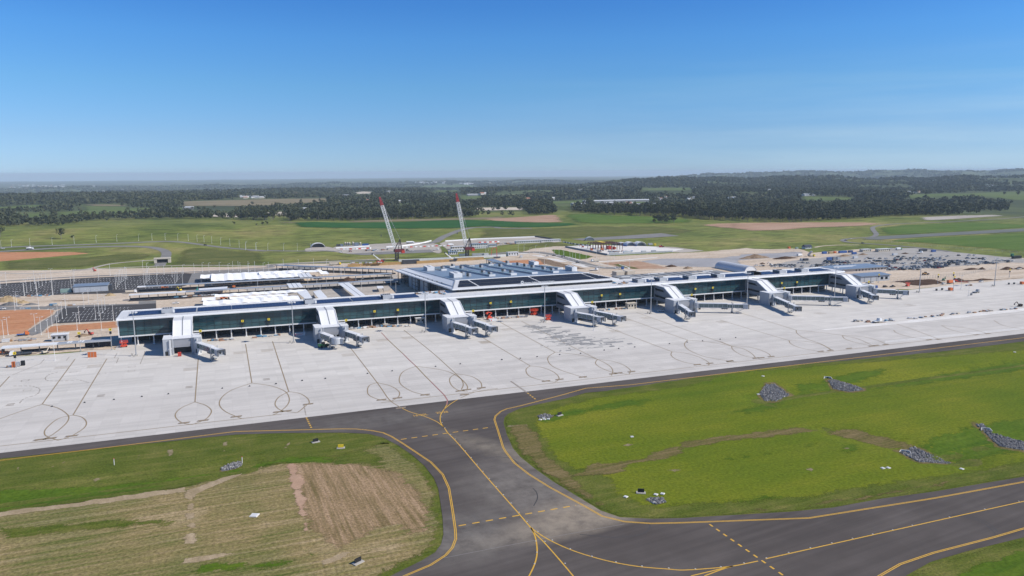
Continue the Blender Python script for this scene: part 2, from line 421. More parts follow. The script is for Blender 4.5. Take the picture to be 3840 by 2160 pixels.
sand = earth('sandy_yard', [(.43, .34, .255), (.54, .45, .355), (.63, .55, .46)], .022, (.012, .09, .55), .0, fs=.35, fine=.45)
greyd = earth('grey_hardstand', [(.31, .275, .235), (.41, .375, .335), (.50, .465, .42)], .03, (.012, .1, .5), .0, fs=.4, fine=.4)
red = earth('red_earth', [(.36, .16, .075), (.46, .22, .115), (.54, .30, .175)], .03, (.012, .10, .5), .05, fs=.3, fine=.35)
pink = earth('pink_soil', [(.29, .175, .115), (.39, .255, .175), (.47, .335, .245)], .012, (.006, .05, .5), .05, fs=.3, fine=.3)
crop = earth('green_crop', [(.020, .075, .018), (.028, .098, .022), (.050, .115, .030)], .01, (.005, .05, .6), .05, fs=.2, fine=.25)
stubble = earth('straw_field', [(.17, .145, .085), (.22, .185, .115), (.25, .21, .14)], .006, fs=.2, fine=.2)
meadow = earth('meadow', [(.075, .115, .034), (.11, .15, .046), (.145, .17, .06)], .007, (.004, .03, .5), .05, fs=.2, fine=.4)
mud = earth('dark_mud', [(.045, .028, .018), (.075, .045, .030), (.12, .08, .055)], .08, fs=.6, fine=.5)
soil_heap = earth('heaped_soil', [(.13, .085, .055), (.22, .16, .11), (.30, .235, .17)], .2, fs=1.1, fine=.8)
sand_heap = earth('heaped_sand', [(.28, .20, .11), (.36, .27, .16), (.42, .33, .21)], .2, fs=.7, fine=.4)
grav = earth('gravel_heap', [(.10, .10, .105), (.15, .15, .155), (.20, .20, .20)], .3, fs=1, fine=.5)
roadm = earth('road_asphalt', [(.165, .162, .158), (.215, .21, .205), (.27, .265, .25)], .05, (.02, .3, .4), 0, fs=.6, fine=.3, rough=.85)
lot = earth('car_park_asphalt', [(.052, .050, .052), (.066, .064, .066), (.085, .082, .082)], .03, (.01, .15, .4), 0, fs=.8, fine=.3, rough=.85)
runway = earth('far_runway', [(.125, .14, .13), (.155, .165, .155), (.18, .185, .175)], .01, fs=.2, fine=.15)
palec = earth('pale_concrete', [(.60, .575, .54), (.68, .66, .63), (.75, .735, .71)], .05, fs=.6, fine=.25, rough=.8)
stone = earth('riprap_stone', [(.08, .08, .09), (.20, .20, .205), (.46, .45, .44)], 1.0, fs=2.2, fine=.7)
# asphalt of the taxiways: dark, streaked, dusty where the mowers drag soil across
m, t, b = new_mat('taxiway_asphalt'); v = coords(t)
c = ramp(t, noise(t, v, .03, 7, .6), [(.3, (.074, .063, .058)), (.5, (.091, .079, .073)), (.7, (.115, .100, .093))])
c = mix(t, c, ramp(t, noise(t, coords(t, (.008, .30, 1), .12), 1, 5, .6), [(.35, .80), (.65, 1.16)]), .8, 'MULTIPLY')
def dustspot(c, K, p, sx, sy, rot, col, amt):
    q = G(*K(*p)); cc = t.nodes.new('ShaderNodeTexCoord'); mp = t.nodes.new('ShaderNodeMapping'); mp.vector_type = 'TEXTURE'
    mp.inputs['Location'].default_value = q; mp.inputs['Rotation'].default_value = (0, 0, rot); mp.inputs['Scale'].default_value = (sx, sy, 50)
    t.links.new(cc.outputs['Object'], mp.inputs['Vector'])
    g = t.nodes.new('ShaderNodeTexGradient'); g.gradient_type = 'SPHERICAL'; t.links.new(mp.outputs['Vector'], g.inputs['Vector'])
    n = noise(t, v, .16, 8, .68)
    f = mathn(t, 'MULTIPLY', ramp(t, g.outputs['Fac'], [(0, 0.0), (.75, 1.0)]), ramp(t, n, [(.26, 0.0), (.74, 1.0)]))
    return mix(t, c, col, mathn(t, 'MULTIPLY', f, amt))
c = dustspot(c, LM, (1640, 1010), 34, 15, .25, (.42, .345, .25), .95)
c = dustspot(c, LM, (1250, 860), 26, 34, .3, (.24, .22, .195), .85)
c = dustspot(c, LM, (820, 1180), 24, 22, .3, (.22, .205, .185), .8)
c = dustspot(c, LM, (1500, 1120), 44, 8, .0, (.30, .26, .21), .8)
c = dustspot(c, LM, (250, 400), 60, 14, .0, (.18, .168, .155), .7)
c = dustspot(c, LM, (1180, 640), 9, 60, .5, (.27, .235, .185), .85)
t.links.new(c, b.inputs['Base Color']); b.inputs['Roughness'].default_value = .85; b.inputs['Specular IOR Level'].default_value = .12
bump(t, b, noise(t, v, 2.2, 4, .7), .25, .03); taxi = m
# apron concrete: paver lanes, slabs, joints, scuffs
m, t, b = new_mat('apron_concrete'); v = coords(t)
br = t.nodes.new('ShaderNodeTexBrick'); br.offset = 0; br.squash = 1
t.links.new(v, br.inputs['Vector'])
for k, q in (('Scale', 1), ('Mortar Size', .028), ('Brick Width', 7.5), ('Row Height', 6.0), ('Bias', 0)): br.inputs[k].default_value = q
br.inputs['Color1'].default_value = (.54, .517, .483, 1); br.inputs['Color2'].default_value = (.592, .568, .532, 1); br.inputs['Mortar'].default_value = (.43, .41, .385, 1)
ln = noise(t, coords(t, (.004, .155, 1)), 1, 3, .75)
c = mix(t, br.outputs['Color'], ramp(t, ln, [(.36, .90), (.5, 1.0), (.64, 1.05)]), .9, 'MULTIPLY')
c = mix(t, c, ramp(t, noise(t, v, .022, 7, .62), [(.32, .90), (.66, 1.04)]), .6, 'MULTIPLY')
c = mix(t, c, ramp(t, noise(t, coords(t, (.05, .25, 1), .3), 1, 6, .75), [(.22, .72), (.36, 1.0)]), .55, 'MULTIPLY')
sy = t.nodes.new('ShaderNodeSeparateXYZ'); t.links.new(coords(t), sy.inputs[0]); yb_ = G(631, 1478).y
pour = mathn(t, 'GREATER_THAN', sy.outputs['Y'], yb_); c = mix(t, c, (.93, .925, .93), mathn(t, 'SUBTRACT', 1.0, pour), 'MULTIPLY')
t.links.new(c, b.inputs['Base Color']); b.inputs['Roughness'].default_value = .88; b.inputs['Specular IOR Level'].default_value = .08
apc = m
KZ = [0]
# ---- foreground sheets
FARX0, FARX1 = -700, 1500
left_edge = XY(LL, [(0, 662), (500, 610), (1580, 500), (1900, 490), (2290, 487)])+XY(LM, [(180, 495), (280, 520), (380, 572), (480, 640), (560, 712), (620, 790), (650, 860), (665, 960), (680, 1060), (685, 1170), (670, 1235), (630, 1290), (540, 1345), (330, 1449)])
isl = XY(LM, [(2290, 1060), (2080, 1065), (1870, 1055), (1740, 1010), (1600, 925), (1420, 815), (1300, 730), (1200, 650), (1150, 590), (1110, 500), (1088, 420), (1095, 385), (1120, 360), (1200, 325), (1340, 292), (1500, 260), (1640, 220)])
lowR = XY(LR, [(1330, 1449), (1480, 1365), (1700, 1300), (2038, 1218)])
islo = XY(LR, [(2038, 855), (1500, 945), (1200, 985), (900, 1040), (640, 1065), (300, 1085)])
asph = [(FARX0, 309)]+[p for p in left_edge]+[(40, 135), (-60, 118), (-60, 60), (140, 60)]+lowR+[(340, 137), (FARX1, 137), (FARX1, 168.5), (330, 168.5)]+islo+isl+[(190, 310.5), (FARX1, 310.5), (FARX1, 330), (FARX0, 330)]
sheet('taxiway', asph, taxi, .02)
sheet('grass_base', [(-600, 62), (1200, 62), (1200, 324), (-600, 324)], verge, -.06, drape=8)
def fg(name, K, pts, mat, dz, jit=.6, js=3): return sheet(name, XY(K, pts), mat, dz, jit, js)
SOFT = {'lush_patch': 6, 'grass_patch': 4, 'turned_soil': 3.0, 'dry_scrape': .8, 'sandy_track': .9, 'pink_strip': 1.6, 'drilled_ground': 5, 'bare_field': 4, 'lush_ditch': 2.6, 'lawn': 5, 'grass_verge': .5, 'island_verge': .5, 'lower_lawn': 2}
def fgm(name, parts, mat, dz, jit=.6, js=3):
    P = []
    for K, pts in parts: P += XY(K, pts)
    so = SOFT[name]; return sheet(name, P, mat, dz, jit, max(js, 3), drape=2.2 if so < 3 and name not in ('grass_verge', 'island_verge', 'lower_lawn') else 3.2, soft=so)
fgm('bare_field', [(LL, [(-900, 1130), (0, 1015), (400, 968), (900, 900), (1250, 835), (1420, 790), (1600, 745), (1700, 700), (1900, 690), (2290, 640)]), (LM, [(150, 600), (300, 545), (400, 610), (500, 690), (580, 770), (620, 850), (640, 960), (655, 1060), (655, 1170), (640, 1240), (590, 1290), (500, 1345), (300, 1449), (100, 1700)]), (LL, [(-900, 1700)])], field, .06, 1.2, 3)
fgm('drilled_ground', [(LL, [(1900, 692)]), (LM, [(60, 672), (200, 700), (420, 760), (560, 890), (610, 1050), (600, 1160), (440, 1190), (350, 1120), (150, 1190), (0, 1290)]), (LL, [(2180, 1240), (2040, 1130), (1990, 980), (1940, 830)])], drill, .10, 1.0, 3)
fgm('sandy_track', [(LL, [(-900, 1118), (0, 1012), (400, 965), (900, 898), (1250, 840), (1260, 885), (900, 935), (400, 1000), (0, 1055), (-900, 1180)])], track, .115, .9, 3)
fgm('sandy_track', [(LL, [(1250, 870), (1330, 845), (1480, 780), (1640, 738), (1600, 775), (1450, 840), (1330, 900), (1300, 935), (1235, 945)])], track, .12, .9, 3)
for q in ([(1235, 960), (1305, 955), (1310, 1010), (1235, 1015)], [(1240, 1030), (1312, 1025), (1318, 1070), (1240, 1080)], [(1238, 1095), (1320, 1090), (1325, 1130), (1236, 1120)], [(1240, 1150), (1322, 1160), (1325, 1240), (1228, 1240)], [(1200, 1370), (1250, 1330), (1450, 1300), (1600, 1290), (1480, 1330), (1300, 1370)], [(2140, 1350), (2290, 1290), (2420, 1270), (2290, 1340), (2160, 1390)]):
    fgm('sandy_track', [(LL, q)], track, .12, .7, 2)
for q in ([(1920, 695), (1985, 690), (2040, 800), (2060, 960), (2090, 1160), (2035, 1160), (1990, 980), (1945, 830)], ): fgm('pink_strip', [(LL, q)], pink, .125, .8, 3)
for q in ([(0, 1120), (400, 1085), (800, 1060), (1220, 1055), (1180, 1110), (700, 1140), (300, 1180), (0, 1210)], [(1330, 1360), (1600, 1345), (1900, 1330), (2130, 1350), (1900, 1390), (1400, 1449), (1250, 1449)], [(2000, 1265), (2070, 1260), (2110, 1300), (2030, 1330)], [(1920, 1205), (1980, 1200), (1985, 1225), (1930, 1232)]):
    fgm('grass_patch', [(LL, q)], lush if q[0][0] in (2000, 1920, 1330) and q[0][1] > 1150 else verge, .09+.001*(q[0][0] % 17), 1.6, 2)
for q in ([(30, 1330), (320, 1230), (310, 1260), (60, 1360)],):
    fgm('grass_patch', [(LM, q)], verge, .13, 1.2, 2)
fgm('grass_verge', [(LL, [(-900, 880), (0, 700), (500, 640), (1580, 515), (2290, 495)]), (LM, [(190, 505), (330, 560), (300, 545), (150, 600)]), (LL, [(2290, 640), (1900, 690), (1700, 700), (1600, 745), (1250, 835), (900, 900), (400, 968), (0, 1015), (-900, 1130)])], verge, .045, .7, 3)
fgm('lush_ditch', [(LL, [(-900, 1010), (0, 868), (300, 845), (700, 828), (1000, 795), (1200, 765), (1500, 735), (1700, 680), (1900, 655), (2200, 640), (2290, 650), (2290, 700), (1900, 690), (1640, 740), (1400, 790), (1200, 815), (900, 875), (500, 930), (0, 1005), (-900, 1110)])], lush, .07, 1.2, 3)
fgm('lush_patch', [(LM, [(-160, 660), (120, 590), (280, 640), (360, 760), (180, 720), (-100, 710)])], verge, .11, 1.5, 3)
for q in ([(340, 730), (352, 680), (378, 680), (360, 728)], [(410, 700), (420, 672), (443, 672), (435, 700)], [(675, 675), (695, 648), (705, 655), (690, 675)], [(918, 675), (930, 628), (948, 628), (938, 672)], [(1105, 625), (1110, 605), (1162, 600), (1160, 640), (1130, 650)], [(1485, 590), (1490, 553), (1530, 545), (1530, 575)], [(1895, 600), (1940, 538), (1953, 545), (1925, 602)], [(95, 770), (115, 712), (135, 708), (130, 745)], [(1490, 620), (1500, 600), (1515, 600), (1510, 622)], [(600, 800), (640, 780), (690, 790), (640, 806)]):
    fgm('dry_scrape', [(LL, q)], scrape, .085, .35, 1.2)
# right-hand island between the taxiways
fgm('island_verge', [(LM, [(1092, 425), (1100, 385), (1125, 363), (1200, 330), (1340, 298), (1500, 265), (1640, 226), (2290, 130)]), (LR, [(500, 205), (1000, 160), (2038, 62), (3000, -10), (3000, 720), (2038, 850), (1500, 940), (1200, 980), (900, 1035), (640, 1060), (300, 1080)]), (LM, [(2290, 1055), (2080, 1060), (1870, 1050), (1740, 1005), (1600, 920), (1420, 810), (1300, 725), (1200, 645), (1150, 585), (1112, 500)])], verge, .03, .4, 4)
fgm('lawn', [(LM, [(1275, 430), (1290, 375), (1400, 325), (1700, 245), (2290, 172)]), (LR, [(300, 235), (1000, 175), (2038, 95), (3000, 20), (3000, 660), (2038, 775), (1500, 875), (1100, 935), (700, 1000), (300, 1022), (0, 1036)]), (LM, [(2200, 1000), (2000, 985), (1870, 930), (1790, 815), (1640, 745), (1560, 745), (1480, 700), (1390, 620), (1320, 520)])], lawn, .05, 1.2, 4)
for K, q in ((LM, [(1280, 425), (1330, 365), (1500, 335), (1900, 262), (2150, 250), (2050, 310), (1700, 350), (1450, 420)]), (LR, [(1380, 650), (1560, 585), (1750, 540), (2038, 500), (2500, 440), (2500, 650), (2038, 712), (1900, 722), (1620, 745), (1430, 690)]), (LR, [(290, 475), (400, 430), (490, 392), (590, 398), (575, 450), (420, 487)]), (LR, [(560, 380), (1050, 325), (1400, 250), (2038, 148), (2600, 60), (2600, 130), (2038, 215), (1400, 302), (900, 355)]), (LR, [(650, 300), (840, 275), (1040, 225), (1250, 200), (1180, 260), (900, 330), (680, 360)]), (LR, [(0, 780), (400, 720), (700, 670), (880, 640), (700, 700), (300, 770), (100, 800)]), (LR, [(880, 690), (960, 655), (1060, 660), (1100, 700), (960, 720)]), (LR, [(0, 1010), (300, 985), (700, 960), (560, 1000), (300, 1020), (0, 1030)])):
    KZ[0] += .003; fgm('lush_patch', [(K, q)], lush, .055+KZ[0], 2.0, 3)
for K, q in ((LR, [(-60, 690), (0, 645), (400, 592), (700, 556), (830, 570), (700, 602), (300, 645), (0, 700)]), (LR, [(920, 560), (1050, 560), (1170, 605), (1330, 635), (1370, 662), (1280, 690), (1100, 650), (950, 612), (850, 585)]), (LM, [(1630, 720), (1700, 690), (1940, 668), (2290, 560), (2290, 640), (1980, 700), (1820, 780), (1560, 790), (1490, 800), (1600, 750)]), (LM, [(1105, 440), (1275, 432), (1330, 520), (1400, 640), (1530, 740), (1580, 800), (1800, 990), (1700, 980), (1500, 855), (1300, 715), (1180, 600)]), (LR, [(100, 1070), (600, 1042), (1000, 985), (1500, 890), (1700, 855), (1600, 905), (1100, 995), (600, 1058)])):
    KZ[0] += .004; fgm('turned_soil', [(K, q)], brownr, .08+KZ[0], 1.2, 3)
for K, q in ((LM, [(1880, 575), (1920, 560), (1960, 568), (1940, 585)]), (LM, [(2180, 740), (2240, 728), (2285, 738), (2240, 757)]), (LR, [(730, 815), (760, 800), (790, 812), (770, 832)]), (LR, [(950, 690), (975, 680), (1005, 685), (980, 696)]), (LM, [(1090, 440), (1260, 432), (1262, 446), (1100, 452)])):
    fgm('dry_scrape', [(K, q)], scrape, .09, .4, 1.2)
fgm('lower_lawn', [(LR, [(1340, 1449), (1490, 1372), (1700, 1308), (2038, 1226), (2800, 1060), (2800, 1700), (1340, 1700)])], verge, .03, .5, 4)
fgm('lower_lawn', [(LR, [(1600, 1449), (1720, 1380), (2038, 1290), (2800, 1120), (2800, 1700), (1600, 1700)])], lush, .05, .8, 4)
# ---- apron
ap_rear = XY(Q4, [(1560, 655), (2000, 605), (2576, 552)])
apron = [(FARX0, 326), (FARX1, 326)]+[(FARX1, 528), (760, 522)]+ap_rear[::-1]+[(540, 517), (512, 531), (-64, 531), (-64, 500)]+XY(L6, [(2576, 545), (1500, 645), (0, 745)])+[(FARX0, 483)]
sheet('apron', apron, apc, .05)
concrete_strip = sheet('concrete_strip', XY(Q4, [(850, 985), (1400, 930), (2000, 865), (2576, 805), (2900, 770), (2900, 792), (2576, 830), (2000, 890), (1400, 950), (900, 992)]), palec, .10)
sheet('concrete_strip', XY(Q4, [(1400, 1080), (2576, 965), (2576, 985), (1400, 1098)]), earth('new_pour', [(.54, .53, .51), (.59, .575, .555), (.64, .625, .60)], .05, fs=.6, fine=.2), .06)
# damp, patched slabs in front of the fourth and fifth gates
damp = earth('damp_concrete', [(.22, .22, .22), (.28, .28, .28), (.34, .34, .335)], .2, fs=.6, fine=.3)
pp = XY(Q3, [(430, 830), (560, 870), (660, 920), (740, 960), (830, 990), (930, 1020), (1010, 1035)])
mb = MB(); rs = random.Random(3)
for i in range(170):
    t_ = rs.random(); k = min(int(t_*6), 5); p = pp[k].lerp(pp[k+1], t_*6-k)
    wd = 4+26*t_; x = p.x+rs.gauss(0, .45)*wd+t_*6; y = round((p.y+rs.gauss(0, .35)*wd*.8)/1.0)*1.0
    w_ = rs.choice((1.2, 2, 3.5, 6, 9)); h_ = rs.choice((.7, 1.0, 1.6, 3.0))
    mb.poly([(x, y, .056+.0007*i/5), (x+w_, y, .056+.0007*i/5), (x+w_+h_*.3, y+h_, .056+.0007*i/5), (x+h_*.3, y+h_, .056+.0007*i/5)])
struct(mb.build('damp_slabs', damp))
# ---- painted markings
yel = pm('taxi_yellow', (.62, .36, .035), .6, .15, 1.5); yel2 = pm('worn_yellow', (.34, .24, .10), .7, .2, 1.5)
blk = pm('marking_black', (.225, .185, .145), .7, .2, 1.5); wht = pm('road_white', (.72, .72, .70), .6, .1, 1.0)
red_l = pm('red_line', (.42, .13, .13), .6, .2, 1.0)
mk = MB()                              # on the dark asphalt
def ym(K, pts, w=.38, dz=.036, sub=5, double=0, dash=None):
    P = catmull(XY(K, pts) if K else pts, sub) if sub else (XY(K, pts) if K else [Vector(p) for p in pts])
    if double:
        for o in (-.24, .24): strip_to(mk, P, .26, dz, o, dash)
    else: strip_to(mk, P, w, dz, 0, dash)
ym(None, [Vector((FARX0, 318))]+XY(LL, [(700, 590), (1580, 480), (2290, 462)])+XY(LM, [(100, 463), (200, 473), (280, 488), (340, 515), (420, 565), (600, 685), (680, 768), (722, 860), (745, 1000), (765, 1140), (768, 1200), (745, 1260), (700, 1310), (600, 1375), (425, 1449), (200, 1560)]), double=1, sub=0)
ym(None, XY(LR, [(3000, 700), (2038, 887), (1500, 985), (755, 1103), (0, 1131)])+XY(LM, [(2080, 1097), (1900, 1085), (1750, 1048), (1640, 985), (1400, 855), (1260, 768), (1160, 690), (1100, 612), (1085, 585), (1050, 470), (1027, 400), (1035, 375), (1070, 345), (1110, 328), (1200, 308), (1480, 235), (1640, 190)])+[Vector((185, 317.5)), Vector((FARX1, 318))], double=1, sub=0)
ym(LR, [(1000, 1560), (1175, 1449), (1300, 1378), (1500, 1310), (1850, 1220), (2038, 1165), (3000, 900)], double=1, sub=0)
ym(LM, [(395, 318), (460, 348), (540, 372), (600, 395), (650, 420), (690, 455), (715, 490), (760, 535), (830, 615), (940, 745), (1080, 905), (1190, 1030), (1245, 1095), (1275, 1130)])
ym(LM, [(708, 300), (690, 330), (668, 365), (663, 400), (672, 430), (690, 455)])
ym(LM, [(690, 330), (740, 290), (800, 255)])
ym(LM, [(1275, 1130), (1300, 1185), (1312, 1250), (1312, 1310), (1295, 1375), (1260, 1449), (1200, 1560)])
ym(LM, [(1270, 1125), (1300, 1165), (1380, 1245), (1555, 1449), (1700, 1640)])
ym(None, XY(LM, [(1275, 1125), (1310, 1155), (1400, 1210), (1530, 1270), (1680, 1320), (1840, 1360), (2010, 1388), (2190, 1403)])+XY(LR, [(0, 1414), (150, 1405), (300, 1390), (450, 1360)]))
ym(LR, [(50, 1449), (180, 1418), (300, 1390)]); ym(LR, [(130, 1449), (220, 1415), (300, 1390)])
ym(LR, [(495, 1347), (1250, 1178), (2038, 1003), (3000, 790)], sub=0)
ym(LM, [(400, 533), (1015, 450)], .55, dash=(2.3, 2.0), sub=0); ym(LM, [(787, 1113), (1575, 975)], .55, dash=(2.3, 2.0), sub=0)
ym(LR, [(160, 1140), (605, 1449), (760, 1560)], .55, dash=(1.6, 1.7), sub=0)
ym(LL, [(2050, 375), (2090, 458)], .7, dash=(1.3, 1.3), sub=0); ym(LM, [(1250, 222), (1310, 270)], .7, dash=(1.5, 1.5), sub=0)
struct(mk.build('taxiway_marking', yel))
mw = MB(); strip_to(mw, XY(LM, [(690, 1328), (1400, 1190), (1900, 1100)]), .16, .03); struct(mw.build('joint_line', pm('joint_grey', (.22, .21, .2), .8)))
mk = MB(); mk2 = MB(); mkr = MB()      # on the pale concrete: yellow on a dark outline
def am(K, pts, sub=5):
    P = catmull(XY(K, pts) if K else [Vector(p) for p in pts], sub) if sub else (XY(K, pts) if K else [Vector(p) for p in pts])
    strip_to(mk, P, .54, .062); strip_to(mk2, P, .2, .067)
am(None, [(FARX0, 334.6), (20, 334.6)], 0); am(None, [(64, 334.6), (FARX1, 334.6)], 0)
for K, curves in ((LL, [[(503, -5), (283, 297)], [(283, 297), (380, 320), (440, 355), (462, 390), (430, 440), (330, 515), (235, 545)], [(283, 297), (140, 345), (0, 395), (-160, 460)], [(717, -8), (490, 370)], [(490, 370), (390, 395), (310, 460), (300, 500), (330, 520), (390, 540)], [(490, 370), (550, 385), (580, 420), (560, 460), (475, 512), (390, 540)], [(1330, -8), (1308, 282)], [(1308, 282), (1220, 320), (1178, 360), (1185, 395), (1230, 425), (1290, 434)], [(1308, 282), (1380, 305), (1418, 340), (1400, 380), (1360, 408), (1290, 434)], [(1647, -107), (1690, 155)], [(1690, 155), (1560, 200), (1490, 250), (1472, 300), (1510, 345), (1590, 382), (1620, 393)], [(1690, 155), (1820, 175), (1910, 210), (1940, 255), (1930, 300), (1880, 345), (1830, 370)], [(1828, -125), (1937, 213)], [(1937, 213), (1870, 250), (1845, 295), (1870, 330), (1915, 345), (1970, 352)], [(1937, 213), (2010, 225), (2060, 255), (2075, 285), (2060, 300), (2000, 350), (1970, 352)], [(65, 110), (-60, 245)]]),
    (LM, [[(55, -90), (240, 152), (320, 265), (395, 318)], [(240, 152), (190, 170), (175, 205), (190, 240), (262, 268), (340, 275)], [(240, 152), (330, 175), (385, 210), (388, 240), (370, 257), (340, 275)], [(500, 43), (420, 75), (390, 120), (400, 165), (470, 210), (560, 235), (600, 243)], [(500, 43), (620, 58), (720, 80), (800, 125), (845, 175), (840, 205)], [(420, -200), (600, -58), (768, 93)], [(768, 93), (730, 120), (730, 155), (760, 190), (800, 207), (850, 210)], [(768, 93), (870, 110), (930, 145), (942, 180), (930, 195), (880, 210)], [(768, 93), (805, 130), (818, 165), (805, 200)], [(800, 255), (900, 215), (1050, 190)]]),
    (Q3, [[(20, 940), (485, 1217)], [(485, 1217), (445, 1250), (460, 1300), (520, 1335), (630, 1362), (720, 1375)], [(485, 1217), (600, 1232), (700, 1270), (755, 1315), (760, 1350), (720, 1375)], [(195, 795), (725, 1085)], [(725, 1085), (660, 1130), (660, 1175), (700, 1220), (800, 1265), (990, 1325), (1050, 1335)], [(725, 1085), (900, 1103), (1050, 1130), (1135, 1155), (1210, 1190), (1265, 1230), (1283, 1270), (1270, 1310)], [(400, 785), (1135, 1155)], [(1135, 1155), (1115, 1185), (1135, 1215), (1200, 1250), (1290, 1280), (1420, 1298)], [(1135, 1155), (1270, 1170), (1380, 1205), (1440, 1245), (1455, 1270), (1440, 1295)], [(1220, 840), (1855, 1080)], [(1855, 1080), (1845, 1110), (1880, 1145), (1970, 1180), (2100, 1205), (2180, 1213)], [(1855, 1080), (1990, 1095), (2110, 1130), (2190, 1170), (2215, 1195), (2205, 1210)], [(1365, 740), (2005, 968)], [(2005, 968), (1975, 1005), (2000, 1050), (2080, 1095), (2200, 1135), (2410, 1170), (2500, 1180)], [(2005, 968), (2200, 985), (2350, 1010), (2430, 1025)], [(1510, 700), (2430, 1025)]]),
    (Q4, [[(100, 1125), (105, 1150), (150, 1185), (230, 1215), (330, 1228)], [(100, 1125), (220, 1130), (330, 1155), (410, 1190), (430, 1215)], [(0, 1085), (100, 1125), (200, 1150), (270, 1190), (305, 1230)], [(0, 905), (585, 1078)], [(585, 1078), (600, 1105), (680, 1140), (850, 1172), (930, 1180)], [(585, 1078), (720, 1085), (850, 1110), (920, 1145), (940, 1165)], [(100, 820), (645, 990)], [(645, 990), (655, 1020), (720, 1060), (850, 1105), (960, 1165)], [(645, 990), (850, 1010), (1035, 1035)], [(1035, 1035), (1060, 1065), (1150, 1095), (1290, 1125)], [(1035, 1035), (1200, 1045), (1330, 1075), (1410, 1110)], [(1035, 1035), (1170, 1065), (1290, 1120)], [(1470, 990), (1500, 1015), (1600, 1045), (1770, 1072)], [(1500, 940), (1650, 990), (1850, 1065)], [(1875, 950), (1950, 985), (2050, 1010), (2170, 1030)], [(1875, 950), (2100, 975), (2270, 1020)], [(2320, 908), (2400, 950), (2576, 985)]])):
    for cv in curves: am(K, cv)
# the lead-in line with red and yellow stretches
P = XY(Q2, [(1365, 895), (1430, 965), (1520, 1050), (1570, 1095), (1640, 1165), (1700, 1220)])+XY(LM, [(560, 105), (600, 145), (690, 235), (712, 270), (708, 300)])
strip_to(mk, P, .62, .062); strip_to(mkr, P[:2], .3, .067); strip_to(mk2, P[1:4], .3, .067); strip_to(mkr, P[3:6], .3, .067); strip_to(mk2, P[5:8], .3, .067); strip_to(mkr, P[7:], .3, .067)
# stop bars beside the stands
for K, pts in ((Q1, [(670, 1228), (985, 1213), (1910, 1243), (2380, 1085)]), (Q2, [(325, 1062), (1105, 1105), (1430, 965), (1670, 942), (2415, 980)]), (Q3, [(310, 860), (1350, 875), (1640, 750), (1455, 770), (110, 985), (2380, 788)]), (Q4, [(880, 845), (1050, 720), (1640, 775)])):
    for p in pts:
        q = G(*K(*p))
        for k in (-1, 0, 1):
            for mbb, w_, z_ in ((mk, .6, .064), (mk2, .2, .069)):
                y0 = q.y+k*2.3; mbb.poly([(q.x-7.2, y0-w_/2, z_), (q.x-.2, y0-w_/2, z_), (q.x-.2, y0+w_/2, z_), (q.x-7.2, y0+w_/2, z_)])
# dark stand-number blocks where the arcs meet the taxilane
for K, pts in ((LL, [(265, 535), (330, 527), (475, 511), (1229, 423), (1357, 407), (1580, 381), (1863, 349), (1917, 343), (2063, 297)]), (LM, [(265, 268), (372, 256), (558, 234), (793, 208), (838, 200), (935, 188), (822, 233), (395, 322), (1370, 142), (1460, 131), (1617, 115), (1820, 93), (1857, 88), (1943, 79)]), (Q3, [(2410, 1170), (2095, 1205), (2215, 1193)]), (Q4, [(80, 1255), (300, 1228), (345, 1225), (430, 1215), (850, 1170), (930, 1162), (1090, 1145), (1280, 1125), (1320, 1120), (1400, 1112), (1770, 1072), (1850, 1068), (2170, 1030), (2265, 1020)])):
    for p in pts:
        q = G(*K(*p)); s_ = .25
        mk.poly([(q.x-2.3, q.y-1.0, .071), (q.x+2.3, q.y-1.0, .071), (q.x+2.9, q.y+1.0, .071), (q.x-1.7, q.y+1.0, .071)])
        for dx in (-1.2, -.3, .7, 1.5): mk2.poly([(q.x+dx, q.y-.5, .076), (q.x+dx+.35, q.y-.5, .076), (q.x+dx+.6, q.y+.5, .076), (q.x+dx+.25, q.y+.5, .076)])
# dashed clearance arcs, equipment boxes
for K, pts, ds in ((Q1, [(560, 1275), (480, 1300), (440, 1330), (450, 1355), (520, 1362), (690, 1360), (760, 1352), (860, 1380)], (1.6, 1.0)), (LL, [(90, 175), (200, 175), (260, 190), (265, 210), (240, 235), (160, 262), (130, 292)], (1.6, 1.0)), (LL, [(2040, 305), (2052, 372)], (1.3, .8)), (LM, [(1137, 143), (1250, 222)], (1.3, .5))):
    strip_to(mk, catmull(XY(K, pts), 6), .5 if K is not LM else 1.1, .063, 0, ds)
for K, pts in ((Q1, [(710, 1275), (990, 1292), (1275, 1225), (1270, 1265), (245, 1358)]), (LL, [(168, 138), (183, 202)])):
    for p in pts:
        q = G(*K(*p))
        strip_to(mk, [(q.x-1.6, q.y-1.5), (q.x+1.6, q.y-1.5), (q.x+1.6, q.y+1.5), (q.x-1.6, q.y+1.5), (q.x-1.6, q.y-1.5)], .22, .064)
for K, pts in ((Q1, [(430, 1150), (390, 1195), (120, 1305)]), (Q1, [(670, 1130), (640, 1165)]), (Q1, [(1130, 1095), (1105, 1140)]), (Q1, [(1395, 1075), (1398, 1090), (1355, 1198)]), (Q1, [(1145, 1140), (1125, 1190)]), (Q1, [(660, 1245), (860, 1215)])): strip_to(mk, XY(K, pts), .3, .063)
for p in ((677, 240), (70, 300), (1269, 182), (1788, 130)):
    q = G(*LL(*p))
    for dy in (-1.1, 1.1): mk.poly([(q.x-1.6, q.y+dy-.5, .064), (q.x+1.6, q.y+dy-.5, .064), (q.x+1.6, q.y+dy+.5, .064), (q.x-1.6, q.y+dy+.5, .064)])
struct(mk.build('apron_marking', blk)); struct(mk2.build('apron_marking', yel2)); struct(mkr.build('apron_marking', red_l))
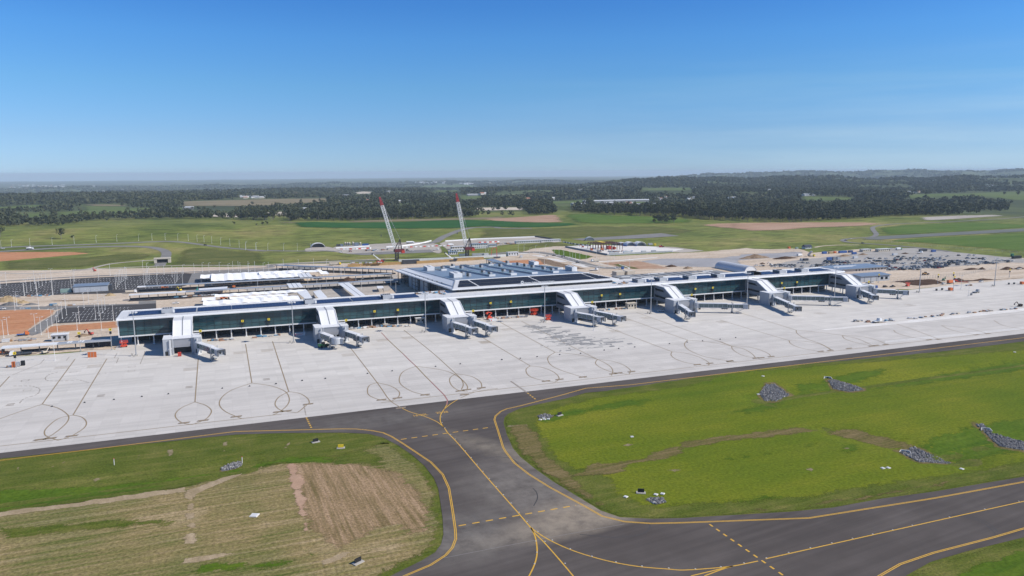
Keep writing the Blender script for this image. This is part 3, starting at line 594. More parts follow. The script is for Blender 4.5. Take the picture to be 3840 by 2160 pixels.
def flat_text(s, loc, size, rz, mat, name, sx=1, sy=1, up=None, extr=0):
    cu = bpy.data.curves.new(name, 'FONT'); cu.body = s; cu.size = size; cu.align_x = 'CENTER'; cu.align_y = 'CENTER'; cu.extrude = extr
    o = bpy.data.objects.new(name, cu); COL.objects.link(o)
    me = bpy.data.meshes.new_from_object(o.evaluated_get(bpy.context.evaluated_depsgraph_get()))
    bpy.data.objects.remove(o); me.materials.clear(); me.materials.append(mat)
    o = bpy.data.objects.new(name, me); COL.objects.link(o); o.location = loc; o.scale = (sx, sy, 1)
    o.rotation_euler = (R_(90) if up else 0, 0, rz); return o
for s_, p in (('16-20L', (530, 370)), ('20-28', (676, 352))):
    q = G(*LM(*p)); struct(flat_text(s_, (q.x, q.y, .042), 3.0, -.02, yel, 'taxiway_number', .8, 1.15))
mt_ = MB()
for K, pts in ((LR, [(1590, 1088), (1690, 1098), (1790, 1130), (1860, 1190), (1870, 1230)]), (LR, [(1610, 1082), (1710, 1092), (1812, 1126), (1885, 1185)]), (LM, [(1285, 860), (1310, 890), (1315, 930), (1290, 980)]), (LM, [(960, 660), (1060, 650), (1150, 665), (1190, 700)]), (LM, [(1600, 1170), (1830, 1190), (2010, 1170), (2070, 1120), (2040, 1080)])): strip_to(mt_, catmull(XY(K, pts), 6), .35, .030)
struct(mt_.build('tyre_mark', pm('tyre_dark', (.045, .042, .042), .8, .2, 2)))
# ---- riprap, in stones nobody could count
def riprap(name, K, pts, r=.42):
    P = XY(K, pts); xs = [p.x for p in P]; ys = [p.y for p in P]; mb = MB(); n = len(P)
    A = abs(sum(P[i].x*P[(i+1) % n].y-P[(i+1) % n].x*P[i].y for i in range(n)))/2
    c0 = sum(P, Vector((0, 0)))/n
    sheet('disturbed_soil', [c0+(p-c0)*1.35 for p in P], brownr, .088, .4, 1.5, 2, soft=2.2)
    sheet('gravel_bed', [c0+(p-c0)*1.0 for p in P], grav, .10, .3, 1, 3)
    for _ in range(int(min(2200, A*3.2))):
        for k in range(20):
            x, y = random.uniform(min(xs), max(xs)), random.uniform(min(ys), max(ys)); ins = False
            for i in range(n):
                a, b2 = P[i], P[(i+1) % n]
                if (a.y > y) != (b2.y > y) and x < (b2.x-a.x)*(y-a.y)/(b2.y-a.y)+a.x: ins = not ins
            if ins: break
        if ins: mb.rock((x, y, float(T(x, y))+.15), random.uniform(.6, 1.25)*r)
    o = mb.build(name, stone); o['kind'] = 'stuff'
for K, p in ((LL, [(1480, 715), (1530, 690), (1610, 670), (1630, 690), (1580, 712), (1490, 730)]), (LR, [(460, 355), (500, 305), (550, 305), (640, 355), (560, 390), (490, 390)]), (LR, [(870, 282), (900, 275), (1060, 310), (1080, 325), (1000, 335), (900, 320)]), (LR, [(1295, 700), (1380, 665), (1610, 745), (1560, 755), (1410, 765)]), (LR, [(1750, 545), (1790, 540), (1850, 590), (2038, 630), (2150, 660), (2038, 690), (1900, 660)]), (LM, [(1310, 375), (1370, 362), (1420, 375), (1400, 392), (1330, 390)]), (LM, [(2040, 940), (2110, 920), (2165, 930), (2170, 955), (2110, 970)])): riprap('riprap', K, p)
# ---- yards, roads, car parks behind the terminal
sheet('construction_yard', XY(None, [(-400, 1352), (0, 1344), (180, 1326), (420, 1309), (700, 1290), (3160, 1085), (3420, 1085), (3585, 1068), (3840, 1045), (4200, 1015), (4200, 985), (3840, 967), (3720, 960), (3585, 946), (3420, 931), (3210, 935), (3050, 948), (2990, 932), (2840, 936), (2800, 930), (2640, 945), (2470, 957), (2360, 962), (2290, 960), (2080, 925), (2000, 932), (1900, 962), (1790, 975), (1500, 992), (1300, 987), (1130, 990), (900, 1000), (640, 1003), (330, 1010), (240, 1012), (0, 1015), (-400, 1025)]), sand, .012, 1.5, 10)
NAT = {'red_earth': 3, 'pink_field': 14, 'green_crop': 14, 'brown_verge': 14, 'straw_field': 20, 'meadow': 30, 'rough_grass': 22, 'lawn': 18, 'pale_earth': 18, 'grass_patch': 5, 'tan_ground': 5, 'dry_paddock': 6, 'wet_flat': 6, 'compound': 4, 'turned_soil': 3, 'dark_fill': 3, 'grey_yard': 4, 'mown_ground': 18, 'gravel_pad': 4}
def pa(name, K, pts, mat, dz=.03, jit=1, js=8, drape=0):
    so = NAT.get(name, 0); return sheet(name, XY(K, pts), mat, dz, jit, js, min(drape, 30) if so and drape else drape, soft=so)
pa('red_earth', L5, [(-300, 520), (0, 515), (500, 500), (960, 500), (1035, 525), (1000, 580), (830, 680), (640, 800), (430, 950), (0, 985), (-300, 1000)], red, .03, .6, 5)
pa('red_earth', L5, [(780, 935), (930, 810), (1200, 785), (1700, 750), (2180, 715), (2200, 840), (1500, 890), (1060, 920)], red, .03, .5, 5)
pa('red_earth', Q1, [(-100, 120), (0, 118), (250, 115), (700, 115), (880, 130), (600, 155), (300, 180), (0, 208), (-100, 215)], red, .06, 1.5, 8)
pa('red_earth', N_, [(860, 478), (1500, 450), (1640, 490), (1560, 530), (1300, 545), (1000, 540)], red, .03, 1, 6)
for K, q in ((J_, [(230, 600), (1300, 552), (2500, 492), (2500, 512), (1300, 580), (230, 632)]), (J_, [(-20, 792), (960, 735), (1300, 715), (1300, 745), (960, 765), (-20, 815)]), (K_, [(0, 362), (1200, 305), (2400, 240), (2400, 262), (1200, 335), (0, 392)]), (K_, [(0, 470), (800, 425), (1500, 385), (1500, 408), (800, 450), (0, 498)]), (J_, [(400, 655), (700, 628), (900, 622), (700, 650)]), (L6, [(500, 560), (1200, 520), (1900, 490), (1900, 520), (1200, 560), (500, 600)]), (L6, [(0, 690), (300, 660), (900, 640), (800, 670), (0, 715)]), (L5, [(900, 330), (1400, 325), (1900, 300), (1500, 345), (1000, 350)])): pa('turned_soil', K, q, soil_heap if K is L5 else mud, .04, .6, 4)
pa('grey_yard', Q2, [(0, 470), (600, 430), (1530, 330), (1540, 400), (1450, 490), (1100, 560), (400, 600)], greyd, .03, 1, 8)
pa('paved_lane', L5, [(-300, 445), (0, 440), (500, 445), (930, 440), (1700, 410), (2576, 390), (2576, 340), (2900, 330), (2900, 410), (1800, 440), (1180, 470), (1035, 510), (960, 495), (500, 498), (0, 512), (-300, 520)], roadm, .05, .1, 20)
pa('car_park', L5, [(1000, 760), (1060, 640), (1180, 470), (1800, 440), (2576, 405), (2900, 385), (2900, 600), (2300, 690), (2170, 705)], lot, .06, .1, 20)
pa('access_road', L5, [(430, 955), (640, 815), (830, 690), (1010, 590), (1050, 530), (1190, 470), (1060, 650), (1000, 765), (900, 810), (770, 935), (600, 985)], roadm, .055, .1, 20)
pa('car_park', None, [(-200, 1080), (0, 1064), (272, 1045), (695, 1024), (720, 1026), (700, 1070), (640, 1087), (420, 1101), (272, 1104), (0, 1114), (-200, 1128)], lot, .06, .1, 20)
pa('car_park', J_, [(1180, 300), (1250, 240), (1500, 215), (2600, 160), (3600, 100), (3900, 110), (3600, 250), (2576, 400), (1300, 480), (1130, 470)], roadm, .058, .3, 10)
ribbon('service_road', XY(Q1, [(-100, 415), (0, 402), (700, 358), (1790, 312), (2576, 268)])+XY(Q2, [(300, 245), (700, 222), (1300, 200)]), 8, roadm, .05)
ribbon('service_road', XY(Q1, [(-100, 300), (0, 318), (350, 325), (640, 305), (850, 285), (1000, 275), (1800, 245), (2576, 250)])+XY(Q2, [(300, 235), (900, 205), (1500, 178)]), 6, greyd, .045)
ribbon('ring_road', XY(Q1, [(-200, 130), (0, 113), (350, 92), (700, 73), (1100, 63), (1380, 66), (1530, 85), (1600, 115), (1605, 155), (1570, 205), (1540, 250)]), 12, roadm, .25)
ribbon('site_track', XY(Q1, [(1500, 195), (1300, 208), (1100, 228), (980, 250), (860, 280), (700, 292)]), 6, greyd, .2)
ribbon('ring_road', XY(Q1, [(-200, 85), (0, 75), (300, 62), (680, 50), (1100, 35), (1500, 18), (1700, 18), (1900, 40), (2200, 78), (2576, 106)])+XY(Q2, [(100, 102), (300, 105), (600, 108), (800, 105), (930, 112)]), 9, roadm, .25)
ribbon('haul_road', XY(P_, [(900, 1010), (1180, 980), (1330, 890), (1500, 815), (1700, 740), (1900, 700), (2100, 690), (2380, 685)])+XY(K3, [(200, 660), (500, 662)]), 13, roadm, .35)
# hardstands of the construction compound
pa('compound', M_, [(320, 245), (480, 175), (900, 150), (1600, 110), (1880, 110), (2020, 140), (2100, 240), (2060, 300), (1950, 270), (1500, 285), (900, 310), (640, 290)], greyd, .15, 1.5, 8)
pa('compound', N_, [(-60, 220), (40, 170), (500, 150), (1390, 110), (1480, 112), (1720, 165), (1830, 185), (1700, 200), (1100, 215), (700, 265), (430, 300), (100, 350)], greyd, .18, 1.2, 8)
pa('compound', M_, [(0, 215), (100, 190), (340, 180), (500, 200), (330, 250), (0, 262)], greyd, .12, 1, 8)
pa('parking_bay', M_, [(640, 290), (1340, 250), (1900, 225), (1960, 268), (1400, 290), (900, 310)], roadm, .19, .4, 10)
pa('work_pad', O_, [(170, 100), (600, 80), (1000, 90), (1500, 100), (2080, 150), (1900, 185), (1000, 225), (850, 245), (640, 200)], palec, .1, .6, 8)
pa('gravel_pad', O_, [(1480, 100), (1900, 110), (2430, 175), (2080, 205), (1880, 200)], greyd, .09, .8, 8)
pa('tan_ground', O_, [(-100, 100), (180, 98), (640, 215), (850, 262), (2576, 180), (3000, 150), (3000, 260), (2200, 290), (1700, 285), (720, 335), (640, 280), (300, 170)], sand, .08, 1.2, 8)
pa('dry_paddock', O_, [(720, 370), (1340, 335), (1480, 360), (1900, 460), (1300, 475), (1200, 470), (1000, 430)], pink, .05, 1, 8)
pa('grass_patch', O_, [(880, 390), (1050, 385), (1400, 465), (1250, 468), (1000, 425)], rough_grass, .07, 2, 6)
pa('grass_patch', O_, [(-60, 150), (100, 155), (640, 265), (560, 300), (400, 320), (0, 230)], lush, .12, 1.5, 6)
pa('wet_flat', O_, [(1360, 345), (1700, 300), (2576, 290), (3000, 270), (3000, 420), (2576, 440), (1900, 430), (1600, 385)], earth('wet_grey', [(.28, .27, .27), (.34, .33, .33), (.39, .385, .385)], .03, fs=.3, fine=.2, rough=.5), .06, 1.5, 8)
pa('wet_flat', SS, [(0, 290), (500, 200), (1000, 180), (1350, 195), (1300, 260), (900, 290), (300, 330)], MATS['wet_grey'], .07, 1.5, 8)
pa('tan_ground', SS, [(-200, 215), (0, 160), (400, 140), (900, 150), (1250, 190), (900, 215), (300, 235), (-200, 280)], sand, .09, 1, 8)
pa('grass_patch', O_, [(-80, 20), (0, 40), (400, 105), (180, 100), (-100, 98), (-500, 105)], rough_grass, .2, 1.5, 6)
ribbon('site_road', XY(N_, [(700, 385), (1000, 350), (1280, 350), (1420, 345), (1700, 385), (1900, 440), (2080, 500), (2300, 560), (2520, 585), (2700, 570)]), 14, roadm, .1)
ribbon('site_road', XY(O_, [(620, 355), (1000, 335), (1350, 305), (1650, 285)]), 6, palec, .12)
for p in ([(1360, 355), (1700, 420), (2100, 530), (2460, 575)], [(1700, 395), (1850, 410), (2020, 455), (2100, 480), (2240, 480)]): ribbon('kerb', XY(N_, p), 2.4, palec, .16)
for q in ([(1340, 392), (1480, 395), (1560, 420), (1450, 415)], [(1560, 435), (1760, 455), (1900, 490), (1780, 495), (1640, 465)], [(1920, 510), (2100, 535), (2240, 575), (2120, 575), (1960, 530)], [(960, 365), (1260, 360), (1310, 370), (1000, 378)]): pa('concrete_pad', N_, q, palec, .14, .8, 4)
for p in ([(1040, 395), (1150, 430), (1200, 460), (1090, 490)], [(660, 375), (900, 430), (1040, 455)]): ribbon('kerb', XY(O_, p), 1.6, palec, .16)
pa('turned_soil', N_, [(1400, 430), (1620, 460), (2000, 560), (2200, 600), (2000, 605), (1700, 560), (1500, 520)], soil_heap, .06, 1.5, 6)
# right-hand car park and haul tracks
pa('gravel_car_park', Q4, [(420, 440), (620, 400), (900, 370), (1080, 345), (1350, 315), (1500, 293), (1740, 296), (2000, 330), (2576, 385), (2800, 410), (2800, 430), (2450, 415), (2000, 450), (1560, 480), (1380, 495), (1290, 470), (1000, 455), (600, 465)], earth('gravel_car_park', [(.29, .275, .255), (.36, .345, .325), (.43, .41, .385)], .03, (.02, .1, .5), 0, fs=.4, fine=.4), .05, 1, 8)
pa('dark_fill', RR, [(380, 590), (700, 560), (1000, 545), (1140, 545), (1240, 580), (1330, 610), (1180, 630), (900, 655), (740, 640), (600, 600)], mud, .06, 1, 5)
pa('dark_fill', RR, [(1440, 560), (1700, 560), (2000, 555), (2576, 520), (2576, 530), (2000, 565), (1700, 585), (1460, 575)], mud, .06, .6, 5)
ribbon('perimeter_road', XY(Q4, [(2900, -20), (2576, 30), (2000, 70), (1600, 85), (1400, 98), (1300, 118), (1300, 145), (1325, 180), (1280, 202), (1150, 212), (1060, 222), (1045, 235), (1120, 250), (1350, 265), (1700, 295), (1950, 325)]), 8, roadm, .4)
ribbon('site_track', XY(Q4, [(800, 290), (870, 278), (1000, 270), (1180, 268)]), 5, sand, .2)
pa('far_runway', K4, [(1150, 790), (1300, 765), (1700, 745), (2576, 695), (3000, 670), (3000, 690), (2576, 722), (1700, 770), (1300, 795)], runway, .4, 0, 20, 60)
pa('lawn', K4, [(1290, 690), (1500, 665), (2100, 640), (2576, 660), (3000, 650), (3000, 668), (2576, 690), (1700, 740), (1360, 755)], earth('bright_meadow', [(.065, .120, .020), (.090, .150, .028), (.125, .175, .04)], .01, (.005, .04, .6), .05, fs=.2, fine=.35), .3, 3, 15, 60)
pa('lawn', K4, [(1280, 805), (1700, 778), (2576, 730), (3000, 700), (3000, 930), (2576, 895), (2000, 850), (1600, 820)], MATS['bright_meadow'], .25, 3, 15, 60)
# ---- far paddocks, drawn as parcels of land
pa('pink_field', K3, [(2090, 630), (2300, 612), (2576, 608), (2900, 605)][:3]+[(2576, 668), (2300, 655)], pink, .4, 2, 15, 60)
pa('pink_field', K4, [(0, 646), (600, 642), (1200, 642), (1380, 655), (1150, 675), (700, 690), (400, 715), (150, 718), (0, 695)], pink, .45, 2, 15, 60)
pa('green_crop', K2, [(480, 612), (640, 598), (1000, 607), (1500, 602), (1900, 585), (2200, 578), (2576, 590), (2576, 640), (2350, 640), (2100, 660), (1700, 665), (1100, 660), (700, 655), (540, 650)], crop, .5, 3, 15, 60)
pa('green_crop', K3, [(0, 592), (200, 592), (500, 605), (900, 612), (1000, 625), (830, 640), (500, 655), (300, 655), (0, 640)], crop, .5, 3, 15, 60)
pa('pink_field', K3, [(0, 570), (250, 560), (500, 545), (690, 527), (750, 530), (800, 575), (820, 600), (600, 608), (350, 600), (100, 590)], pink, .5, 2, 15, 60)
pa('brown_verge', K2, [(1000, 592), (1300, 580), (2100, 562), (2576, 545), (2576, 572), (2100, 580), (1400, 598), (1050, 602)], stubble, .45, 2, 15, 60)
pa('straw_field', K2, [(290, 590), (350, 600), (620, 603), (500, 610), (540, 650), (440, 650)], stubble, .55, 2, 15, 60)
pa('meadow', K3, [(830, 522), (1000, 518), (1300, 535), (1700, 545), (2060, 575), (2060, 610), (1600, 618), (1100, 620), (900, 600), (800, 545)], MATS['bright_meadow'], .35, 4, 15, 60)
pa('rough_grass', K3, [(0, 665), (500, 660), (1100, 640), (1700, 640), (2100, 680), (1900, 720), (1100, 745), (700, 760), (500, 740), (0, 765)], rough_grass, .2, 6, 15, 60)
pa('far_hardstand', K3, [(880, 765), (1300, 740), (1750, 708), (1930, 735), (1500, 760), (1000, 780)], roadm, .3, 1, 15, 60)
pa('rough_grass', Q1, [(0, 215), (400, 185), (880, 160), (1250, 120), (1500, 130), (1480, 170), (1000, 235), (850, 262), (300, 290), (0, 285)], rough_grass, .1, 4, 10, 60)
pa('rough_grass', Q1, [(1640, 240), (1680, 130), (1800, 60), (2200, 95), (2576, 125), (2576, 235), (2000, 250)], rough_grass, .1, 4, 10, 60)
# ================================================================== TERMINAL
white = pm('white_metal', (.72, .73, .74), .45, .05, .15); offw = pm('off_white', (.60, .61, .62), .55, .08, .3)
lgrey = pm('light_grey_cladding', (.40, .42, .45), .5, .06, .4); mgrey = pm('grey_cladding', (.23, .245, .27), .5, .08, .4)
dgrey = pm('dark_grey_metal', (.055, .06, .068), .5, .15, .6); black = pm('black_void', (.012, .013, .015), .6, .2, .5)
conc = pm('cast_concrete', (.42, .40, .37), .85, .12, .4, fine=.4); cream = pm('cream_concrete', (.55, .50, .42), .85, .1, .3, fine=.4)
galv = pm('galvanised', (.42, .43, .44), .45, .1, 2, metal=.3); orange = pm('orange_paint', (.62, .16, .04), .5, .12, 1)
redp = pm('red_paint', (.55, .055, .035), .45, .15, 1); yelp = pm('yellow_paint', (.75, .56, .03), .5, .1, 1); bluep = pm('blue_paint', (.04, .11, .33), .5, .15, 1)
wood_ = pm('timber', (.33, .20, .11), .85, .2, 1.5); greenp = pm('green_paint', (.06, .22, .13), .5, .15, 1); rubber = pm('rubber', (.022, .022, .024), .85, .2, 2)
bluegrey = pm('blue_grey_roof', (.235, .285, .345), .38, .07, .06, metal=.25); skyl = pm('skylight_glass', (.10, .19, .25), .12, .1, .1)
soff = pm('soffit_grey', (.30, .31, .32), .7, .08, .3)
def glass(name, lo, hi, rough=.06, px=4.5, pz=2.45):
    m, t, b = new_mat(name); v = coords(t)
    br = t.nodes.new('ShaderNodeTexBrick'); br.offset = 0
    mp = coords(t, (1/px, 1, 1/pz)); s = t.nodes.new('ShaderNodeSeparateXYZ'); t.links.new(mp, s.inputs[0])
    cb = t.nodes.new('ShaderNodeCombineXYZ')
    for i, k in enumerate(('X', 'Z')): t.links.new(mathn(t, 'FLOOR', s.outputs[k]), cb.inputs[i])
    wn = t.nodes.new('ShaderNodeTexWhiteNoise'); wn.noise_dimensions = '2D'; t.links.new(cb.outputs[0], wn.inputs['Vector'])
    f = mathn(t, 'ADD', mathn(t, 'MULTIPLY', wn.outputs['Value'], .35), mathn(t, 'MULTIPLY', noise(t, coords(t, (.035, 1, .22)), 1, 4, .6), .65))
    t.links.new(ramp(t, f, [(.3, lo), (.68, hi)]), b.inputs['Base Color'])
    b.inputs['Roughness'].default_value = rough; b.inputs['IOR'].default_value = 1.5
    return m
gl = glass('facade_glass', (.012, .040, .050), (.030, .088, .104)); gld = glass('dark_glass', (.006, .010, .013), (.014, .022, .028))
glb = glass('bridge_glass', (.085, .125, .125), (.14, .19, .185), .12, 3, 3)
m, t, b = new_mat('solar_panel'); v = coords(t)
br = t.nodes.new('ShaderNodeTexBrick'); br.offset = 0; t.links.new(v, br.inputs['Vector'])
for k, q in (('Scale', 1), ('Mortar Size', .045), ('Brick Width', 2.1), ('Row Height', 3.1)): br.inputs[k].default_value = q
br.inputs['Color1'].default_value = (.012, .024, .075, 1); br.inputs['Color2'].default_value = (.018, .032, .090, 1); br.inputs['Mortar'].default_value = (.10, .13, .20, 1)
t.links.new(br.outputs['Color'], b.inputs['Base Color']); b.inputs['Roughness'].default_value = .35; b.inputs['Specular IOR Level'].default_value = .12; solar = m
PX0, PX1 = -62.7, 506.5
pier = thing('pier_building', 'long glazed airport pier with white roof edge facing the concrete apron', 'building', (222, 519, 0))
def part(mb, name, mat, parent=pier, label=None, smooth=False):
    o = mb.build(name, mat, parent, smooth)
    if label: o['label'] = label
    return o
mb = MB(); mb.extr([(505.3, 16.6), (505.3, 17.35), (512, 17.75), (533, 17.75), (533, 17.0), (509, 16.6)], PX0+.3, PX1-.3, 'x'); roof = part(mb, 'roof', offw)
mb = MB(); mb.extr([(504.8, 16.5), (504.8, 17.1), (505.0, 17.55), (505.9, 17.62), (505.9, 17.35), (505.25, 17.3), (505.25, 16.5)], PX0, PX1, 'x')
mb.extr([(PX0-.1, 16.5), (PX0-.1, 17.6), (PX0+.7, 17.9), (PX0+.7, 16.5)], 505.95, 533.2, 'y'); mb.bx(PX1-.25, PX1+.2, 505.95, 533.2, 16.5, 17.9); mb.bx(PX0+.8, PX1-.3, 532.7, 533.3, 16.9, 18.15); part(mb, 'fascia', white)
mb = MB(); mb.bx(PX0+.9, PX1-.6, 507.7, 532.4, 6.55, 16.55); part(mb, 'glazing', gl)
GX0 = [-30.7, 55.3, 140.3, 230.4, 314.8, 402.2, 490.6]
mb = MB(); x = PX0+1.2
while x < PX1-.8:
    if not any(g-.5 < x < g+11.5 for g in GX0): mb.bx(x-.1, x+.1, 507.6, 507.72, 6.6, 16.5)
    x += 4.5
for z in (9.05, 11.5, 13.95): mb.bx(PX0+1, PX1-.7, 507.62, 507.71, z-.09, z+.09)
part(mb, 'mullion', pm('mullion_dark', (.006, .014, .018), .5, .1))
mb = MB(); mb.bx(PX0+1, PX1-.7, 507.64, 507.712, 8.35, 8.75); mb.bx(PX0+1, PX1-.7, 507.645, 507.713, 9.4, 9.62); part(mb, 'floor_edge', pm('floor_edge_teal', (.035, .085, .092), .5, .15, .1))
mb = MB(); mb.bx(PX0+.8, PX1-.5, 507.2, 508.4, 5.75, 6.5); mb.bx(PX0+.3, PX0+.85, 507.2, 509, 5.75, 16.5); part(mb, 'spandrel', white)
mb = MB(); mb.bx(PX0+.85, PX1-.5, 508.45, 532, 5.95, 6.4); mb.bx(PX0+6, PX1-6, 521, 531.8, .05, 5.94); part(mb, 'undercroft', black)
mb = MB()
for i in range(70):
    x = PX0+8+i*8.05
    if x < PX1-10: mb.bx(x, x+.25, 520.7, 520.95, .05, 5.9); mb.bx(x+.3, x+7.5, 520.75, 520.92, 3.6, 3.85)
mb.bx(PX0+2, PX1-10, 514, 514.25, 5.3, 5.6); mb.bx(PX0+2, PX1-10, 517.2, 517.5, 5.0, 5.3); part(mb, 'pipe_rack', mgrey)
c0 = None
x = -61.2
while x < 500:
    if not any(g+1 < x < g+10 for g in GX0):
        if c0 is None:
            mb = MB(); mb.tube((0, 0, 0), (0, 0, 5.75), .38, .38, 10); mb.box((0, 0, 0), (1.3, 1.3, .5)); c0 = mb.build('column', offw, local=True); c0.parent = pier; c0.location = (x-222, 509-519, .05)
        else: c = c0.copy(); COL.objects.link(c); c.location = (x-222, -10, .05)
    x += 9.05
def rx(K, p, z=17.9): return G(*K(*p), z).x
segs = [(rx(A_, (445, 350)), rx(A_, (1170, 303))), (rx(A_, (1320, 297)), rx(A_, (1795, 272))), (rx(A_, (1830, 270)), rx(A_, (2510, 232))), (rx(A_, (2525, 230)), rx(B_, (305, 345))), (rx(B_, (380, 325)), rx(B_, (1185, 270))), (rx(B_, (1210, 268)), rx(B_, (1790, 212))), (rx(B_, (1945, 218)), rx(B_, (2540, 182))), (rx(E_, (90, 315)), rx(E_, (390, 295))), (rx(E_, (560, 290)), rx(E_, (985, 262))), (rx(E_, (1150, 248)), rx(E_, (1590, 222))), (rx(E_, (1730, 212)), rx(E_, (2290, 175))), (rx(F_, (520, 382)), rx(F_, (885, 355))), (rx(F_, (1050, 345)), rx(F_, (1300, 326))), (rx(F_, (1520, 312)), rx(F_, (1940, 290)))]
for a, bb in segs:
    mb = MB()
    for y0, y1 in ((512.6, 518.8), (520.0, 526.2)): mb.hexa([(a, y0, 17.85), (bb, y0, 17.85), (bb, y1, 18.0), (a, y1, 18.0), (a, y0, 17.98), (bb, y0, 17.98), (bb, y1, 18.25), (a, y1, 18.25)])
    part(mb, 'solar_array', solar)
for a, bb in segs: mb = MB(); mb.bx(a-.6, a-.25, 511, 528, 17.8, 17.92); mb.bx(a-.25, bb, 519.1, 519.6, 17.8, 18.1); part(mb, 'roof_walkway', galv)
for i, p in enumerate([(A_, (1215, 300)), (B_, (1880, 205)), (E_, (480, 292)), (E_, (1065, 255)), (E_, (1640, 218)), (E_, (2370, 170)), (F_, (440, 385)), (F_, (955, 350)), (F_, (1400, 322)), (E_, (30, 318)), (B_, (320, 300))]):
    x = rx(*p); mb = MB(); mb.bx(x-3.2, x+3.2, 513.5, 522.5, 17.78, 20.3, 0)
    for k in range(6): mb.bx(x-3.3, x-3.2, 514+k*1.4, 514.9+k*1.4, 18.2, 20.0, 1)
    for k in range(4): mb.lathe((x-2.1+k*1.4, 518, 20.3), [(.55, 0), (.55, .5), (.3, .5)], 8, 1)
    mb.bx(x+3.2, x+4.4, 513.3, 514.2, 17.78, 20.0, 2)
    o = part(mb, 'rooftop_unit', [lgrey, dgrey, white])
mb = MB()
for i in range(95):
    x = PX0+4+i*5.95; mb.bx(x-.04, x+.04, 506.9, 507.0, 17.45, 18.55)
mb.bx(PX0+3, PX1-3, 506.92, 506.98, 18.5, 18.56); mb.bx(PX0+3, PX1-3, 506.92, 506.98, 18.0, 18.05); part(mb, 'handrail', galv)
# ---- boarding gate links: a sloped link from the pier down to a boxy tower
gnames = ['end', 'second', 'third', 'fourth', 'fifth', 'sixth', 'farthest']
glabels = ["gate link nearest the pier's left end, with an open dark doorway and one jet bridge", 'boarding gate link whose left jet bridge ends in a bent round hood', 'boarding gate link between the white BINGO skip side and the red boom lift', 'boarding gate link in front of the lettered roof sign, right of the orange scissor lift', 'boarding gate link right of the cream hut, with one long glassy jet bridge', 'boarding gate link with both long jet bridges over hatched concrete', 'boarding gate link farthest along the pier, beside the low grey shed']
lg = thing('boarding_gate', glabels[0], 'gate building', (0, 490, 0), group='boarding gate links along the pier front')
x0, x1 = -5.5, 5.5
mb = MB(); mb.extr([(507.1, 4.6), (507.1, 16.3), (493.4, 16.15), (480.2, 9.7), (480.2, 5.2)], x0+.2, x1-.2, 'x'); body = part(mb, 'link_wall', mgrey, lg)
mb = MB(); mb.hexa([(x0, 493.3, 16.17), (x1, 493.3, 16.17), (x1, 507.05, 16.32), (x0, 507.05, 16.32), (x0, 493.3, 16.5), (x1, 493.3, 16.5), (x1, 507.05, 16.65), (x0, 507.05, 16.65)]); part(mb, 'flat_roof', offw, lg)
mb = MB(); mb.hexa([(x0, 479.3, 9.3), (x1, 479.3, 9.3), (x1, 493.25, 16.15), (x0, 493.25, 16.15), (x0, 479.2, 9.65), (x1, 479.2, 9.65), (x1, 493.25, 16.5), (x0, 493.25, 16.5)])
for k in (x0+.12, x1-.42): mb.hexa([(k, 479.3, 9.68), (k+.3, 479.3, 9.68), (k+.3, 493.2, 16.52), (k, 493.2, 16.52), (k, 479.2, 10.0), (k+.3, 479.2, 10.0), (k+.3, 493.2, 16.84), (k, 493.2, 16.84)])
part(mb, 'sloped_roof', white, lg)
mb = MB(); mb.beam((0, 479.5, 9.86), (0, 493.2, 16.6), .5, .16); mb.beam((0, 493.3, 16.62), (0, 506.5, 16.78), .5, .16); part(mb, 'gutter', mgrey, lg)
for s in (-1, 1):
    xx = (x0+.2)*-s if s < 0 else x1-.2
    xx = s*5.3
    mb = MB(); P = [(505, 12.6), (505, 14.3), (494.5, 14.1), (491.6, 12.6)]; mb.extr(P, xx-.05, xx+.05, 'x'); part(mb, 'window', gld, lg)
    mb = MB(); P = [(505, 7.4), (505, 9.2), (485.5, 8.8), (484.0, 7.6)]; mb.extr(P, xx-.05, xx+.05, 'x'); part(mb, 'window', gld, lg)
for x in (-4.6, 4.6):
    for y in (503, 491): mb = MB(); mb.tube((x, y, .05), (x, y, 5), .4, .4, 8); part(mb, 'column', offw, lg)
mb = MB(); mb.bx(-5.2, -2, 484, 487.5, .05, 5.1); part(mb, 'stair_core', cream, lg)
tower = MB()
for s in (-1, 1):
    a, bq = sorted((s*10.3, s*5.7)); tower.prism([(a, 482.5), (a, 471), (bq-1.0, 471), (bq, 472.2), (bq, 482.5)] if s < 0 else [(a, 482.5), (a, 472.2), (a+1.0, 471), (bq, 471), (bq, 482.5)], .05, 9.7)
tower.bx(-5.7, -4.75, 472.1, 482.4, .05, 9.35); tower.bx(4.75, 5.7, 472.1, 482.4, .05, 9.35); tower.bx(-4.75, 4.75, 472.4, 482.4, 4.3, 9.35); tower.bx(-4.75, 4.75, 477, 477.3, .05, 4.3)
part(tower, 'tower', lgrey, lg)
mb = MB(); mb.bx(-4.3, 4.3, 472.25, 472.4, 4.9, 8.7); part(mb, 'recessed_panel', pm('panel_grey', (.30, .31, .335), .5, .06, .5), lg)
mb = MB()
for z in (8.7,): mb.bx(-4.5, 4.5, 472.2, 472.42, z, z+.35)
mb.bx(4.3, 4.6, 472.2, 472.42, 4.7, 8.7); mb.bx(-5.75, -5.55, 471.8, 472.3, .1, 9.5); part(mb, 'frame', mgrey, lg)
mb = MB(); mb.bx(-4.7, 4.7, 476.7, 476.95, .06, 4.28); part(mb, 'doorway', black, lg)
for a in (-9.3, 7.3): mb = MB(); mb.bx(a, a+1.5, 470.9, 471.02, .06, 2.6); part(mb, 'service_door', gld, lg)
mb = MB()
for s in (-1, 1): mb.bx(min(s*10.35, s*5.6), max(s*10.35, s*5.6), 470.95, 482.55, 9.72, 9.95)
mb.bx(-5.55, 5.55, 472, 479.2, 9.38, 9.6); part(mb, 'parapet', white, lg)
